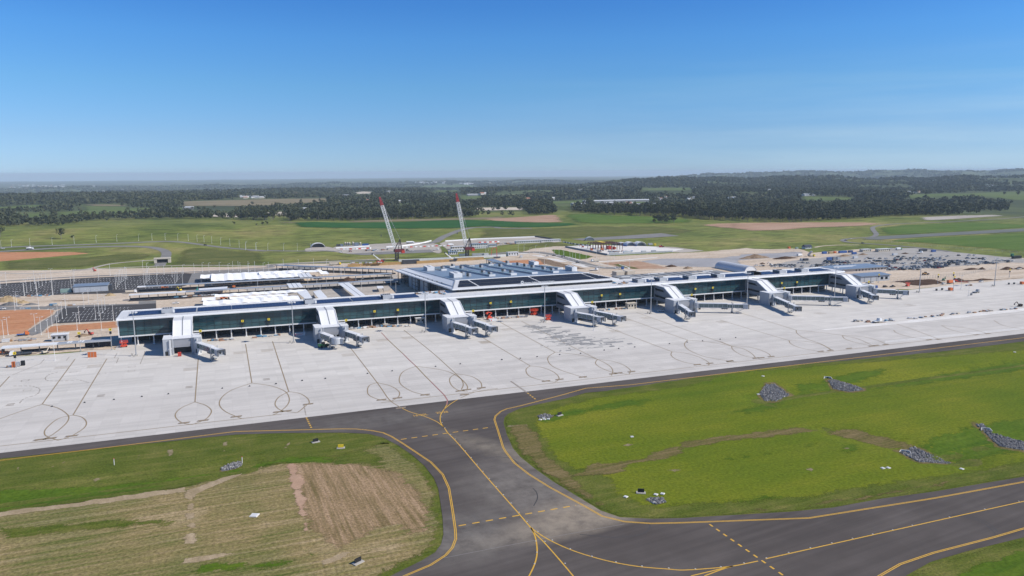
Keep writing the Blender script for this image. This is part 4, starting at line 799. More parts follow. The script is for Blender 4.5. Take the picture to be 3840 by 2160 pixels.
for a in (-6.6, 8.2): mb = MB(); mb.bx(a-.35, a+.35, 470.2, 470.9, .05, 9.2); mb.bx(a-.9, a+.9, 470.3, 470.19+.7, 3.8, 4.3); part(mb, 'door_frame', offw, lg)
for i, g in enumerate(GX0):
    if i == 0: lg.location = (g+5.5, 490, 0)
    else: dup(lg, (g+5.5, 490, 0), label=glabels[i])
# ---- jet bridges
def jet_bridge(p0, p1, label, bent=False):
    p0, p1 = Vector(p0), Vector(p1); d = p1-p0; L = d.length; rz = math.atan2(d.y, d.x)
    o = thing('jet_bridge', label, 'jet bridge', (p0.x, p0.y, 0), rz, 'jet bridges on the apron')
    def bp(mb, name, mat, par=None, lab=None): q = mb.build(name, mat, par or o, local=True); return q
    mb = MB(); mb.lathe((0, 0, 3.7), [(2.0, 0), (2.0, 3.6), (1.6, 3.9), (.1, 3.9)], 14); bp(mb, 'rotunda', lgrey)
    mb = MB(); mb.tube((0, 0, .05), (0, 0, 3.7), .75, .75, 10); mb.box((0, 0, .05), (2.6, 2.6, .5)); bp(mb, 'support_column', offw)
    k = .56*L
    def tun(a, e, w, z, h):
        f = MB(); f.bx(a, e, -w/2, w/2, z, z+.35); f.bx(a, e, -w/2, w/2, z+h-.3, z+h)
        n = max(2, int((e-a)/3.2))
        for i in range(n+1):
            q = a+(e-a-.22)*i/n
            for s in (-1, 1): f.bx(q, q+.22, s*w/2-.09, s*w/2+.09, z+.3, z+h-.25)
        for i in range(0, n, 2):
            q = a+(e-a)*i/n; r = a+(e-a)*min(i+2, n)/n
            for s in (-1, 1): f.beam((q, s*(w/2+.12), z+.3), ((q+r)/2, s*(w/2+.12), z-.9 if L > 34 else z+h-.3), .12, .12); f.beam(((q+r)/2, s*(w/2+.12), z-.9 if L > 34 else z+h-.3), (r, s*(w/2+.12), z+.3), .12, .12)
        g = MB(); g.bx(a+.05, e-.05, -w/2+.08, w/2-.08, z+.35, z+h-.3); r = MB(); r.bx(a-.05, e+.05, -w/2-.05, w/2+.05, z+h, z+h+.14)
        return f, g, r
    f, g, r = tun(1.6, k+1.5, 3.3, 4.0, 3.2); tn = bp(f, 'tunnel', lgrey); bp(g, 'side_glazing', glb, tn); bp(r, 'tunnel_roof', white, tn)
    f, g, r = tun(k, L-3.4, 2.8, 3.95, 2.85); tn = bp(f, 'inner_tunnel', lgrey); bp(g, 'side_glazing', glb, tn); bp(r, 'tunnel_roof', white, tn)
    mb = MB()
    if bent:
        mb.lathe((L-2.2, 0, 3.6), [(2.9, 0), (2.9, 3.2), (2.6, 3.7), (.2, 3.8)], 16)
        mb.box((L-.6, 2.4, 3.5), (3.0, 3.2, 3.3), .8)
    else:
        mb.bx(L-3.6, L+.2, -2.2, 2.2, 3.5, 3.9); mb.bx(L-3.6, L+.2, -2.2, 2.2, 6.7, 7.0); mb.bx(L-3.6, L-3.3, -2.2, 2.2, 3.9, 6.7); mb.bx(L-3.3, L-.2, -2.2, -1.95, 3.9, 6.7); mb.bx(L-3.3, L-.2, 1.95, 2.2, 3.9, 6.7)
    cab = bp(mb, 'cab', lgrey)
    mb = MB(); mb.bx(L-.9, L-.5, -1.9, 1.9, 3.92, 6.68) if not bent else mb.box((L+.3, 3.3, 3.7), (1.0, 3.0, 2.8), .8); bp(mb, 'cab_opening', mgrey, cab)
    mb = MB(); mb.bx(L-.48, L-.4, -.8, .2, 4.6, 5.9) if not bent else mb.box((L+.75, 3.75, 4.2), (.3, 1.2, 1.6), .8); bp(mb, 'cab_window', gld, cab)
    mb = MB()
    for sg in range(4): mb.bx(L+.22, L+.3+sg*.18, -2.25+sg*.02, 2.25-sg*.02, 6.6-sg*.05, 7.1-sg*.1) if not bent else None
    if not bent:
        mb.bx(L+.2, L+.75, -2.3, -1.9, 3.6, 6.9); mb.bx(L+.2, L+.75, 1.9, 2.3, 3.6, 6.9); bp(mb, 'bellows', dgrey, cab)
    q = L*.70; mb = MB()
    for s in (-1, 1): mb.bx(q-.25, q+.25, s*2.05-.22, s*2.05+.22, 1.0, 7.9)
    mb.bx(q-.3, q+.3, -2.2, 2.2, .9, 1.4); mb.bx(q-.25, q+.25, -2.2, 2.2, 3.3, 3.75); mb.bx(q-.9, q+.9, -1.0, 1.0, .7, 1.2); bp(mb, 'lift_frame', galv)
    for s in (-1, 1): mb = MB(); mb.tube((q, s*.75-.25, .62), (q, s*.75+.25, .62), .58, .58, 12); bp(mb, 'wheel', rubber)
    mb = MB(); mb.beam((q+.8, -3.0, .3), (L-3.2, -3.0, 3.9), 1.0, .18); mb.beam((q+.8, -2.6, 1.3), (L-3.2, -2.6, 4.9), .06, .06); mb.beam((q+.8, -3.4, 1.3), (L-3.2, -3.4, 4.9), .06, .06); mb.bx(L-3.4, L-2.2, -3.6, -2.0, 3.7, 3.9); bp(mb, 'stairs', galv)
    for s in range(3): mb = MB(); mb.bx(k-2.6+s*1.6, k-1.4+s*1.6, -1.1, 1.1, 2.9, 3.9); bp(mb, 'air_unit', dgrey)
    return o
gc = [g+5.5 for g in GX0]; LO, RO_ = -6.6, 8.2; YR = 468.6
B_lab = [((gc[0]+8.6, YR), (-4.1, 443.9), 'short jet bridge alone at the gate nearest the pier\'s left end'), ((gc[1]+LO, YR), (61.0, 448.0), 'jet bridge with a round bent cab hood, green machine standing under it'), ((gc[1]+RO_, YR), (77.2, 446.1), 'square cabbed jet bridge right of the one with the round bent hood'), ((gc[2]+LO, YR), (146.1, 445.3), 'left jet bridge of the gate between beige container and red boom lift'), ((gc[2]+RO_, YR), (159.2, 445.0), 'right jet bridge of the gate beside the red boom lift'), ((gc[3]+LO, YR), (238.5, 447.5), 'left jet bridge of the gate below the lettered roof sign'), ((gc[3]+RO_, YR), (252.5, 444.4), 'right jet bridge of the gate below the lettered roof sign, beside a thin pole'), ((gc[4]+LO, YR), (304.6, 439.5), 'jet bridge left of the long glassy bridge, gate right of the beige hut'), ((gc[4]+RO_, YR), (361.5, 451.6), 'long glassy jet bridge stretched along the pier in front of the thin shadow line'), ((gc[5]+LO, YR), (388.2, 428.5), 'long jet bridge pointing at the viewer across the hatched concrete'), ((gc[5]+RO_, YR), (453.0, 447.5), 'longest jet bridge, open trussed sides, running right from the sixth gate'), ((gc[6]+LO, YR), (478.2, 444.0), 'left jet bridge of the farthest gate'), ((gc[6]+RO_, YR), (522.0, 452.8), 'rightmost jet bridge, past the pier\'s far end')]
for i, (p0, p1, lb) in enumerate(B_lab): jet_bridge(p0, p1, lb, i == 1)
# ---- apron light masts
def mast(h, name='light_mast', n=8):
    o = thing(name, '-', 'light mast')
    mb = MB(); mb.tube((0, 0, .6), (0, 0, h), .38, .20, 10); mb.build('pole', galv, o, local=True)
    mb = MB(); mb.box((0, 0, .05), (1.8, 1.8, .75)); mb.box((-2.2, .3, .05), (1.0, .7, 1.6)); mb.build('base', conc, o, local=True)
    mb = MB()
    mb.beam((-2.0, 0, h-.3), (2.0, 0, h-.3), .2, .2); mb.beam((0, -1.6, h-.3), (0, 1.6, h-.3), .2, .2); mb.lathe((0, 0, h-.5), [(1.4, 0), (1.4, .15), (.3, .3)], 10); mb.build('head_frame', galv, o, local=True)
    for k in range(n):
        a = 2*math.pi*k/n; mb = MB(); mb.box((2.0*math.cos(a), 1.7*math.sin(a), h-.55), (.9, .7, .45), a); mb.build('floodlight', offw, o, local=True)
    return o
MX = [-50.4, 38.0, 122.6, 208.5, 294.5, 381.5, 469.5, 560, 652.2]
ml = ['tall light mast in front of the pier\'s left end', 'tall light mast left of the round hooded jet bridge', 'tall light mast beside the beige container under the pier', 'tall light mast beside the orange scissor lift below the roof sign', 'tall light mast right of the beige hut', 'tall light mast behind the cab of the long glassy jet bridge', 'tall light mast behind the longest trussed jet bridge', 'tall light mast on open concrete past the pier\'s far end', 'rightmost tall light mast, beyond the orange bins']
m0 = mast(26.0)
for i, x in enumerate(MX):
    y = 477.6 if i < 7 else 474
    if i == 0: m0.location = (x, y, 0); m0['label'] = ml[0]; m0['group'] = 'apron light masts'
    else: dup(m0, (x, y, 0), label=ml[i])
# ---- yellow stand signs with black docking displays
def dsign(loc, label, pole=0, rz=0):
    o = thing('docking_sign', label, 'sign', loc, rz, 'yellow stand signs')
    mb = MB(); mb.bx(-.75, .75, -.35, .0, 0, 1.35); mb.build('number_panel', yelp, o, local=True)
    mb = MB(); mb.bx(-.15, .02, -.4, -.36, .4, 1.0); mb.bx(.15, .4, -.4, -.36, .4, 1.0); mb.build('numeral', black, o, local=True)
    mb = MB(); mb.bx(-.6, .6, -.3, .25, -2.0, -.6); mb.build('display', black, o, local=True)
    mb = MB()
    if pole: mb.tube((0, .1, -loc[2]+.05), (0, .1, .1), .2, .13, 8); mb.box((0, .1, -loc[2]+.05), (.9, .9, .4))
    else: mb.bx(-.08, .08, .26, .6, -2.6, .5); mb.bx(-.12, .12, -.2, .6, -3.2, -2.6); mb.bx(-.05, .05, -.1, .0, -2.6, -2.0)
    mb.build('bracket', galv if pole else dgrey, o, local=True)
fs = [(Q1, (2343, 792)), (Q2, (278, 775)), (Q2, (1300, 698)), (Q2, (1525, 684)), (Q2, (2420, 618)), (Q3, (298, 604)), (Q3, (1175, 543)), (Q3, (1352, 530)), (Q3, (2080, 480)), (Q3, (2248, 468)), (Q4, (523, 597)), (Q4, (652, 589)), (Q2, (22, 790))]
bay = ['first', 'first', 'second', 'second', 'third', 'third', 'fourth', 'fourth', 'fifth', 'fifth', 'sixth', 'sixth', 'x']
for i, (K, p) in enumerate(fs[:12]):
    q = GY(*K(*p), 506.9); dsign((q.x, 506.9, q.z), f"{'left' if i % 2 == 0 else 'right'} yellow stand sign on the glass of the {bay[i]} bay from the left")
for i, c in enumerate(gc): dsign((c+10.0, 478, 11.3), f"yellow stand sign on top of the {['leftmost', 'second', 'third', 'fourth', 'fifth', 'sixth', 'farthest'][i]} gate tower")
for K, p, hh, lb in ((L6, (370, 975), 7.5, 'yellow stand sign on a pole beside the orange barrier and grey bins'), (L6, (1855, 600), 10.5, 'yellow stand sign on a pole between white roof strips and the hoarding'), (L6, (2575, 570), 12, 'yellow stand sign on a pole at the dark hoarding by the pier end'), (RR, (1187, 612), 7.5, 'yellow stand sign on a pole left of the orange truck, far apron'), (RR, (1438, 735), 12, 'yellow stand sign on a pole directly behind the orange bin, far apron'), (RR, (1430, 600), 8.5, 'yellow stand sign on a pole behind the orange truck'), (RR, (2340, 515), 7, 'yellow stand sign on a pole in front of the dark spoil heaps'), (RR, (232, 600), 7, 'yellow stand sign in front of the low grey shed at the pier\'s far end')):
    q = G(*K(*p)); dsign((q.x, q.y, hh), lb, 1)
# ---- main terminal hall
hall = thing('terminal_hall', 'low broad terminal hall with blue-grey roof, white edges and roof-top solar panels', 'building', (222, 620, 0))
LFp, RFp, RL, RR_p = Vector((154.3, 521.5, 20.6)), Vector((292.4, 522.2, 20.6)), Vector((166.2, 554, 22)), Vector((281.5, 554, 22))
BLi, BLo, BRi, BRo = Vector((170, 730, 10.9)), Vector((157, 730, 9.5)), Vector((284, 730, 10.9)), Vector((295, 730, 9.5))
dz = Vector((0, 0, -.8))
def slab(pts, name, mat, th=.8, par=hall):
    mb = MB(); n = len(pts); i = 0
    mb.v = [tuple(p) for p in pts]+[tuple(Vector(p)-Vector((0, 0, th))) for p in pts]
    mb.f = [tuple(range(n)), tuple(range(2*n-1, n-1, -1))]+[(k, (k+1) % n, n+(k+1) % n, n+k) for k in range(n)]; mb.m = [0]*(n+2)
    return part(mb, name, mat, par)
slab([RL, RR_p, BRi, BLi], 'roof', bluegrey)
slab([LFp, RFp, RR_p, RL], 'front_roof', offw)
wl = slab([LFp, RL, BLi, BLo], 'side_roof', white); slab([RFp, BRo, BRi, RR_p], 'side_roof', offw)
mb = MB(); a = LFp.lerp(RL, .30)+Vector((0, 0, .06)); bq = BLo.lerp(BLi, .40)+Vector((0, 0, .06)); mb.beam(a, bq, .8, .1); mb.beam(RL+Vector((0, 0, .1)), BLi+Vector((0, 0, .1)), .5, .3); mb.beam(LFp+Vector((.3, .3, .1)), RL+Vector((0, 0, .1)), .9, .14); part(mb, 'roof_seam', mgrey, hall)
mb = MB(); mb.beam(RL+Vector((0, 0, .12)), RR_p+Vector((0, 0, .12)), .9, .4); mb.beam(LFp+Vector((0, -.1, -.3)), RFp+Vector((0, -.1, -.3)), .3, 1.1); mb.beam(LFp+Vector((-.1, 0, -.3)), BLo+Vector((-.1, 0, -.3)), .3, 1.0); part(mb, 'fascia', white, hall)
def onroof(K, p):      # point on the main roof plane
    d = ray(*K(*p)); n = (RR_p-RL).cross(BLi-RL); o_ = Vector((0, 0, CAM_H)); t = (RL-o_).dot(n)/d.dot(n); return o_+d*t
def onfront(K, p):
    d = ray(*K(*p)); n = (RFp-LFp).cross(RL-LFp); o_ = Vector((0, 0, CAM_H)); t = (LFp-o_).dot(n)/d.dot(n); return o_+d*t
def frontz(y): return 20.6+1.4*(y-521.8)/32.2
cuts = [onfront(H_, (1400, 600)).x, onfront(H_, (1660, 640)).x, onfront(I_, (620, 490)).x, onfront(I_, (1600, 440)).x]
xs = [158, cuts[1]-.5, cuts[1]+1.2, cuts[2]-.5, cuts[2]+1.2, cuts[3]-.5, cuts[3]+1.2, 290]
for y0, y1 in ((526.5, 537.8), (539.2, 551.5)):
    for j in range(4):
        mb = MB(); n = max(1, int((y1-y0)/2.0))
        for k in range(n):
            a = y0+(y1-y0)*k/n; c = a+(y1-y0)/n-.12; hl = LFp.x+12*(a-521.5)/32.5+4.5; hr = RFp.x-10.9*(a-522)/32-4.0
            xa, xb = max(xs[2*j], hl), min(xs[2*j+1], hr)
            if xb-xa > 1.5: mb.hexa([(xa, a, frontz(a)+.12), (xb, a, frontz(a)+.12), (xb, c, frontz(c)+.16), (xa, c, frontz(c)+.16), (xa, a, frontz(a)+.2), (xb, a, frontz(a)+.2), (xb, c, frontz(c)+.3), (xa, c, frontz(c)+.3)])
        if mb.v: part(mb, 'solar_array', pm('black_solar', (.020, .022, .030), .5, .25, .35, spec=.12), hall)
for a, bq in (((N_, (170, 590)), (N_, (735, 708))), ((N_, (450, 572)), (N_, (1052, 692))), ((N_, (740, 560)), (N_, (1370, 672))), ((N_, (1000, 545)), (N_, (1690, 656))), ((N_, (1430, 550)), (N_, (1760, 602))), ((N_, (20, 560)), (N_, (150, 580))), ((N_, (300, 545)), (N_, (440, 568))), ((N_, (590, 530)), (N_, (730, 550))), ((N_, (800, 500)), (N_, (990, 538))), ((N_, (-140, 590)), (N_, (20, 622))), ((I_, (-40, 385)), (I_, (300, 432)))):
    p, q = onroof(*a), onroof(*bq); q = Vector((p.x*.25+q.x*.75, q.y, q.z)); p = Vector((q.x+(p.x-q.x)*.15, p.y, p.z)); mb = MB(); mb.beam(p+Vector((0, 0, .5)), q+Vector((0, 0, .7)), 4.6, 1.1, 0); sk = part(mb, 'skylight', skyl, hall)
    mb = MB(); mb.bx(q.x-2.6, q.x+2.6, q.y-.7, q.y-.02, q.z-.2, q.z+1.5); part(mb, 'end_panel', white, sk)
    mb = MB(); d_ = (p-q).normalized()
    for s in (-1, 1): mb.beam(p+Vector((s*2.5, 0, .55)), q+Vector((s*2.5, 0, .75)), .35, 1.2)
    part(mb, 'kerb', lgrey, sk)
for K, a, bq in ((H_, (765, 405), (925, 400)), (H_, (1300, 545), (1470, 535)), (I_, (680, 262), (802, 262)), (I_, (1360, 365), (1490, 365))):
    p, q = onroof(K, a), onroof(K, bq); w_ = q.x-p.x; mb = MB(); mb.bx(p.x, q.x, p.y, p.y+14, p.z-1, p.z+3.2, 0); mb.bx(p.x-.15, p.x-.02, p.y+.4, p.y+13.6, p.z, p.z+3.0, 1)
    for k in range(3): mb.lathe((p.x+w_/2, p.y+3+k*4, p.z+3.2), [(1.1, 0), (1.1, .5), (.7, .5)], 10, 1)
    part(mb, 'plant_room', [white, lgrey], hall)
for p in [(295, 590), (165, 562), (590, 575), (725, 530), (880, 562), (985, 512), (310, 685), (405, 705), (620, 665), (725, 688), (930, 645), (1045, 665), (1150, 540), (1255, 560), (1365, 580), (1535, 605), (1660, 625), (10, 600)]:
    q = onroof(N_, p); mb = MB(); mb.box((q.x, q.y, q.z-.3), (2.0, 3.0, 2.6), 0, 0); mb.box((q.x-1.8, q.y, q.z-.3), (1.4, 1.6, 3.2), 0, 1); mb.beam((q.x-1.8, q.y, q.z+2.4), (q.x+.8, q.y, q.z+2.0), .5, .5, 1); part(mb, 'extract_fan', [lgrey, dgrey], hall)
mb = MB(); mb.bx(160, 287.5, 524.5, 535, 16.5, 20.3); part(mb, 'front_glazing', gld, hall)
mb = MB()
for i in range(22): x = 162+i*5.85; mb.bx(x-.1, x+.1, 524.3, 524.45, 17.2, 20.2)
mb.bx(160, 287.5, 524.3, 524.44, 18.7, 18.82); part(mb, 'mullion', mgrey, hall)
mb = MB(); mb.bx(186, 287, 535, 727, .05, 10.0); mb.bx(165, 186, 560, 700, .05, 9.5); mb.bx(286, 287.2, 536, 727, .05, 9.4); part(mb, 'hall_wall', dgrey, hall)
def GXp(K, p, X):
    d = ray(*K(*p)); t = X/d.x; return Vector((X, d.y*t, CAM_H+d.z*t))
def rz_(y): return 22-11.1*(y-554)/176
for xa, xb in ((395, 570), (625, 775)):
    y0, y1 = GXp(H_, (xb, 700), 161).y, GXp(H_, (xa, 700), 161).y; mb = MB(); mb.hexa([(160.7, y0, .05), (162.3, y0, .05), (162.3, y1, .05), (160.7, y1, .05), (160.7, y0, rz_(y0)-2.2), (162.3, y0, rz_(y0)-2.2), (162.3, y1, rz_(y1)-2.2), (160.7, y1, rz_(y1)-2.2)]); part(mb, 'wall_panel', lgrey, hall)
for xa, xb in ((918, 1180), (790, 910), (580, 622), (225, 390)):
    y0, y1 = GXp(H_, (xb, 700), 162).y, GXp(H_, (xa, 700), 162).y; mb = MB(); mb.hexa([(163, y0, .05), (164, y0, .05), (164, y1, .05), (163, y1, .05), (163, y0, rz_(y0)-2.4), (164, y0, rz_(y0)-2.4), (164, y1, rz_(y1)-2.4), (163, y1, rz_(y1)-2.4)]); part(mb, 'side_glazing', gld if xa != 918 else dgrey, hall)
for i in range(14):
    mb = MB(); y = 536+i*14.2; zt = rz_(y)-1.6 if y > 554 else 19
    mb.bx(158.3, 158.9, y-.3, y+.3, .05, zt)
    for h in (.35, .62, .85): mb.bx(158.4, 158.8, y+.3, y+13.9, h*(zt-2), h*(zt-2)+.25) if y < 700 and i % 3 else None
    part(mb, 'column', dgrey, hall)
# lettered sign standing on the front roof edge
sg = thing('roof_sign', 'white ring and lettering standing along the terminal hall roof edge', 'sign', (0, 0, 0))
q0, q1 = onfront(I_, (470, 575)), onfront(I_, (1040, 552)); yS = 523.4
sx0 = GY(*I_(470, 570), yS).x; sx1 = GY(*I_(1042, 550), yS).x; sg.location = (sx0, yS, 20.7)
mb = MB(); n = 20
for k in range(n):
    a, c = 2*math.pi*k/n, 2*math.pi*(k+1)/n
    def rp(r, t_, y): return (r*math.cos(t_), y, 1.5+r*math.sin(t_))
    mb.hexa([rp(.62, a, 0), rp(1.15, a, 0), rp(1.15, a, .3), rp(.62, a, .3), rp(.62, c, 0), rp(1.15, c, 0), rp(1.15, c, .3), rp(.62, c, .3)])
mb.build('ring', white, sg, local=True)
tx = flat_text('Western Sydney International Airport', (0, 0, 0), 1.5, 0, white, 'lettering', up=1, extr=.08)
wtx = tx.dimensions.x; L_ = sx1-sx0-1.6; tx.scale = (L_/wtx, 1.05, 1); tx.parent = sg; tx.location = (1.6+L_/2, 0, 1.05)
mb = MB(); mb.bx(-1, sx1-sx0, .3, .42, .0, .15)
for i in range(12): mb.bx(i*2.0, i*2.0+.1, .3, .42, .1, 1.4)
mb.build('support', galv, sg, local=True)
# ================================================================== THINGS AROUND THE TERMINAL
def mbx(name, mat, parent, boxes, local=True):
    mb = MB()
    for b_ in boxes: mb.bx(*b_)
    return mb.build(name, mat, parent, local=local)
ORD = ['first', 'second', 'third', 'fourth', 'fifth', 'sixth', 'seventh', 'eighth', 'ninth', 'tenth']
# ---- covered walkways
def walkway(label, p0, p1, z, w, mats, pitch=7, floor=True, name='covered_walkway'):
    p0, p1 = Vector(p0[:2]), Vector(p1[:2]); d = p1-p0; L = d.length; o = thing(name, label, 'walkway', (p0.x, p0.y, 0), math.atan2(d.y, d.x))
    x = 0
    for m_, fr in mats: mbx('roof', m_, o, [(x, fr*L, 0, w, z, z+.35)]); mbx('roof_edge', lgrey if m_ is not white else white, o, [(x, fr*L, -.25, 0, z-.35, z+.4)]); x = fr*L
    n = int(L/pitch); c0 = None
    for i in range(n+1):
        if c0 is None: c0 = mbx('post', dgrey, o, [(-.25, .25, -.25, .25, .05, z-.01)]); c0.location = (.6, .8, 0)
        else: c = c0.copy(); COL.objects.link(c); c.location = (.6+i*(L-1.2)/n, .8, 0)
    if floor: mbx('platform_wall', dgrey, o, [(0, L, w-.4, w-.1, .05, 1.5), (0, L, -3.2, -2.9, .05, .9)]); 
    return o
walkway('longest dark-posted covered walkway running from the white tents to the terminal hall', (-73, 741), (157, 741), 4.6, 5, [(white, .03), (bluegrey, 1)])
walkway('covered walkway with a white near end, second row back behind the pier', (-75, 693.5), (154, 696), 4.6, 4.6, [(white, .19), (bluegrey, 1)])
walkway('slanting dark covered walkway beyond the tents, running down to the terminal hall corner', (53, 853), (163, 765), 5.2, 6, [(offw, .06), (bluegrey, 1)], 7)
q0, q1 = onroof(N_, (880, 535)), G(*N_(650, 452), 5)
q0 = G(*N_(880, 530), 5); walkway('short sloping blue-grey walkway leaving the rear of the terminal hall', q1, q0, 5, 9, [(bluegrey, 1)], 6, False)
a, c = G(*L6(10, 530), 4.2), G(*L6(2560, 350), 4.2)
w5 = walkway('low walkway canopy with white strips leading from the left edge to the pier end', a, c, 4.2, 5.5, [(white, .5), (galv, 1)], 9, False)
for f in (.585, .61, .69, .72): mbx('white_strip', white, w5, [((c-a).length*f, (c-a).length*f+1.1, .1, 5.4, 4.56, 4.62)])
# ---- white tensile tents: wavy membranes on posts
def tent(label, x0, x1, y0, y1, z, lam, amp=.5, rz=0, name='fabric_canopy', cat='canopy'):
    o = thing(name, label, cat, (x0, y0, 0), rz, 'white fabric canopies behind the pier'); Lx, Ly = x1-x0, y1-y0
    nx_, ny_ = max(8, int(Lx/1.6)), max(4, int(Ly/2)); mb = MB()
    def zz(u, v): 
        a = math.cos(2*math.pi*u/lam); e = 1-abs(2*v/Ly-1)
        return z+amp*max(0, a)**1.6*(.35+.65*e)-.35*amp*(1-abs(a))*(1-e)
    for layer in (0, 1):
        b0 = len(mb.v)
        for j in range(ny_+1):
            for i in range(nx_+1): u, v_ = Lx*i/nx_, Ly*j/ny_; mb.v.append((u, v_, zz(u, v_)-.25*layer))
        for j in range(ny_):
            for i in range(nx_):
                k = b0+j*(nx_+1)+i; f = (k, k+1, k+nx_+2, k+nx_+1); mb.f.append(f if not layer else f[::-1]); mb.m.append(0)
    W_ = nx_+1; B0 = (nx_+1)*(ny_+1)
    rim = [i for i in range(nx_+1)]+[j*W_+nx_ for j in range(1, ny_+1)]+[ny_*W_+i for i in range(nx_-1, -1, -1)]+[j*W_ for j in range(ny_-1, 0, -1)]
    for a_, b_ in zip(rim, rim[1:]+rim[:1]): mb.f.append((a_, B0+a_, B0+b_, b_)); mb.m.append(0)
    mb.build('membrane', pm('tent_fabric', (.92, .92, .91), .7, .03, .2), o, smooth=False, local=True)
    n = max(2, int(Lx/lam)); c0 = None
    for i in range(n+1):
        for y in (.6, Ly-.6):
            if c0 is None: m_ = MB(); m_.tube((0, 0, .05), (0, 0, z-.6), .16, .16, 6); c0 = m_.build('post', galv, o, local=True); c0.location = (.6, y, 0)
            else: c_ = c0.copy(); COL.objects.link(c_); c_.location = (.6+i*(Lx-1.2)/n, y, 0)
    return o
def gx5(K, p, z=5): return G(*K(*p), z)
a, c, e = gx5(J_, (1670, 402)), gx5(K_, (900, 232)), gx5(J_, (2100, 240)); tent('large white wavy canopy beside the dark-striped car park, longest of its kind', a.x, c.x+9, a.y, e.y, 5.2, 15.5, .8)
a, c, e = gx5(J_, (1430, 335)), gx5(J_, (1690, 330)), gx5(J_, (1500, 262)); tent('small white canopy tip at the left end of the large wavy canopy', a.x+1, c.x+2, a.y, e.y, 4.6, 15, .8)
a, c = gx5(K_, (600, 155)), gx5(K_, (1290, 168)); tent('farthest white wavy canopy, behind the large one', a.x-20, c.x, c.y, c.y+15, 5.8, 14.5, .9)
a, c = gx5(K_, (1260, 205)), gx5(K_, (1390, 200)); tent('short white canopy at the right end of the far tents, beside orange fencing', a.x, c.x, a.y, a.y+22, 5.5, 9)
a, c = gx5(J_, (1745, 728)), gx5(K_, (1045, 478)); tent('white wavy canopy strip, farthest of the three just behind the pier', a.x, c.x, a.y, a.y+14, 5.5, 15, .8)
a, c = gx5(J_, (2050, 770)), gx5(K_, (750, 535)); tent('white wavy canopy strip, middle of the three just behind the pier', a.x, c.x, a.y, a.y+11, 5.4, 15, .8)
a, c = gx5(J_, (1510, 872)), gx5(K_, (920, 560)); tent('white wavy canopy strip, nearest of the three to the pier roof', a.x, c.x, a.y-4, a.y+16, 5.3, 15, .8)
a = gx5(J_, (1490, 800)); tent('small square white canopy left of the three canopy strips', a.x, a.x+10, a.y, a.y+15, 5.4, 11, .3)
def flat_canopy(label, K, quad, z=5, seams=2):
    P = [G(*K(*p), z) for p in quad]; o = thing('flat_canopy', label, 'canopy', (P[0].x, P[0].y, 0), 0, 'white fabric canopies behind the pier')
    mb = MB(); mb.hexa([(p.x, p.y, z-.25) for p in P]+[(p.x, p.y, z) for p in P]); mb.build('roof', white, o)
    mb = MB()
    for s in range(1, seams+1): f = s/(seams+1); mb.beam(P[0].lerp(P[1], f)+Vector((0, 0, .03)), P[3].lerp(P[2], f)+Vector((0, 0, .03)), .5, .1)
    if mb.v: mb.build('seam', mgrey, o)
    for p in P: mb = MB(); q = p.lerp((P[0]+P[2])/2, .12); mb.tube((q.x, q.y, .05), (q.x, q.y, z-.26), .2, .2, 6); mb.build('post', dgrey, o)
flat_canopy('flat white canopy with two seams over the far covered walkway', K_, [(935, 250), (1130, 235), (1075, 180), (885, 190)], 5.6, 2)
flat_canopy('flat white canopy with two seams over the nearer covered walkway', K_, [(770, 412), (985, 400), (935, 335), (725, 345)], 5.6, 2)
flat_canopy('long white roofed link with a centre groove running back from the pier', K_, [(1800, 545), (1955, 530), (1695, 328), (1530, 345)], 5.2, 1)
flat_canopy('white canopy link closing the right end of the three canopy strips', K_, [(1020, 585), (1135, 583), (1040, 445), (885, 478)], 5.6, 0)
flat_canopy('short white canopy link standing alone between the strips and grooved link', K_, [(1225, 575), (1360, 560), (1250, 440), (1138, 468)], 5.2, 0)
flat_canopy('small white curved canopy in the shadowed forecourt of the terminal hall', K_, [(2140, 420), (2240, 415), (2225, 382), (2130, 385)], 3.5, 0)
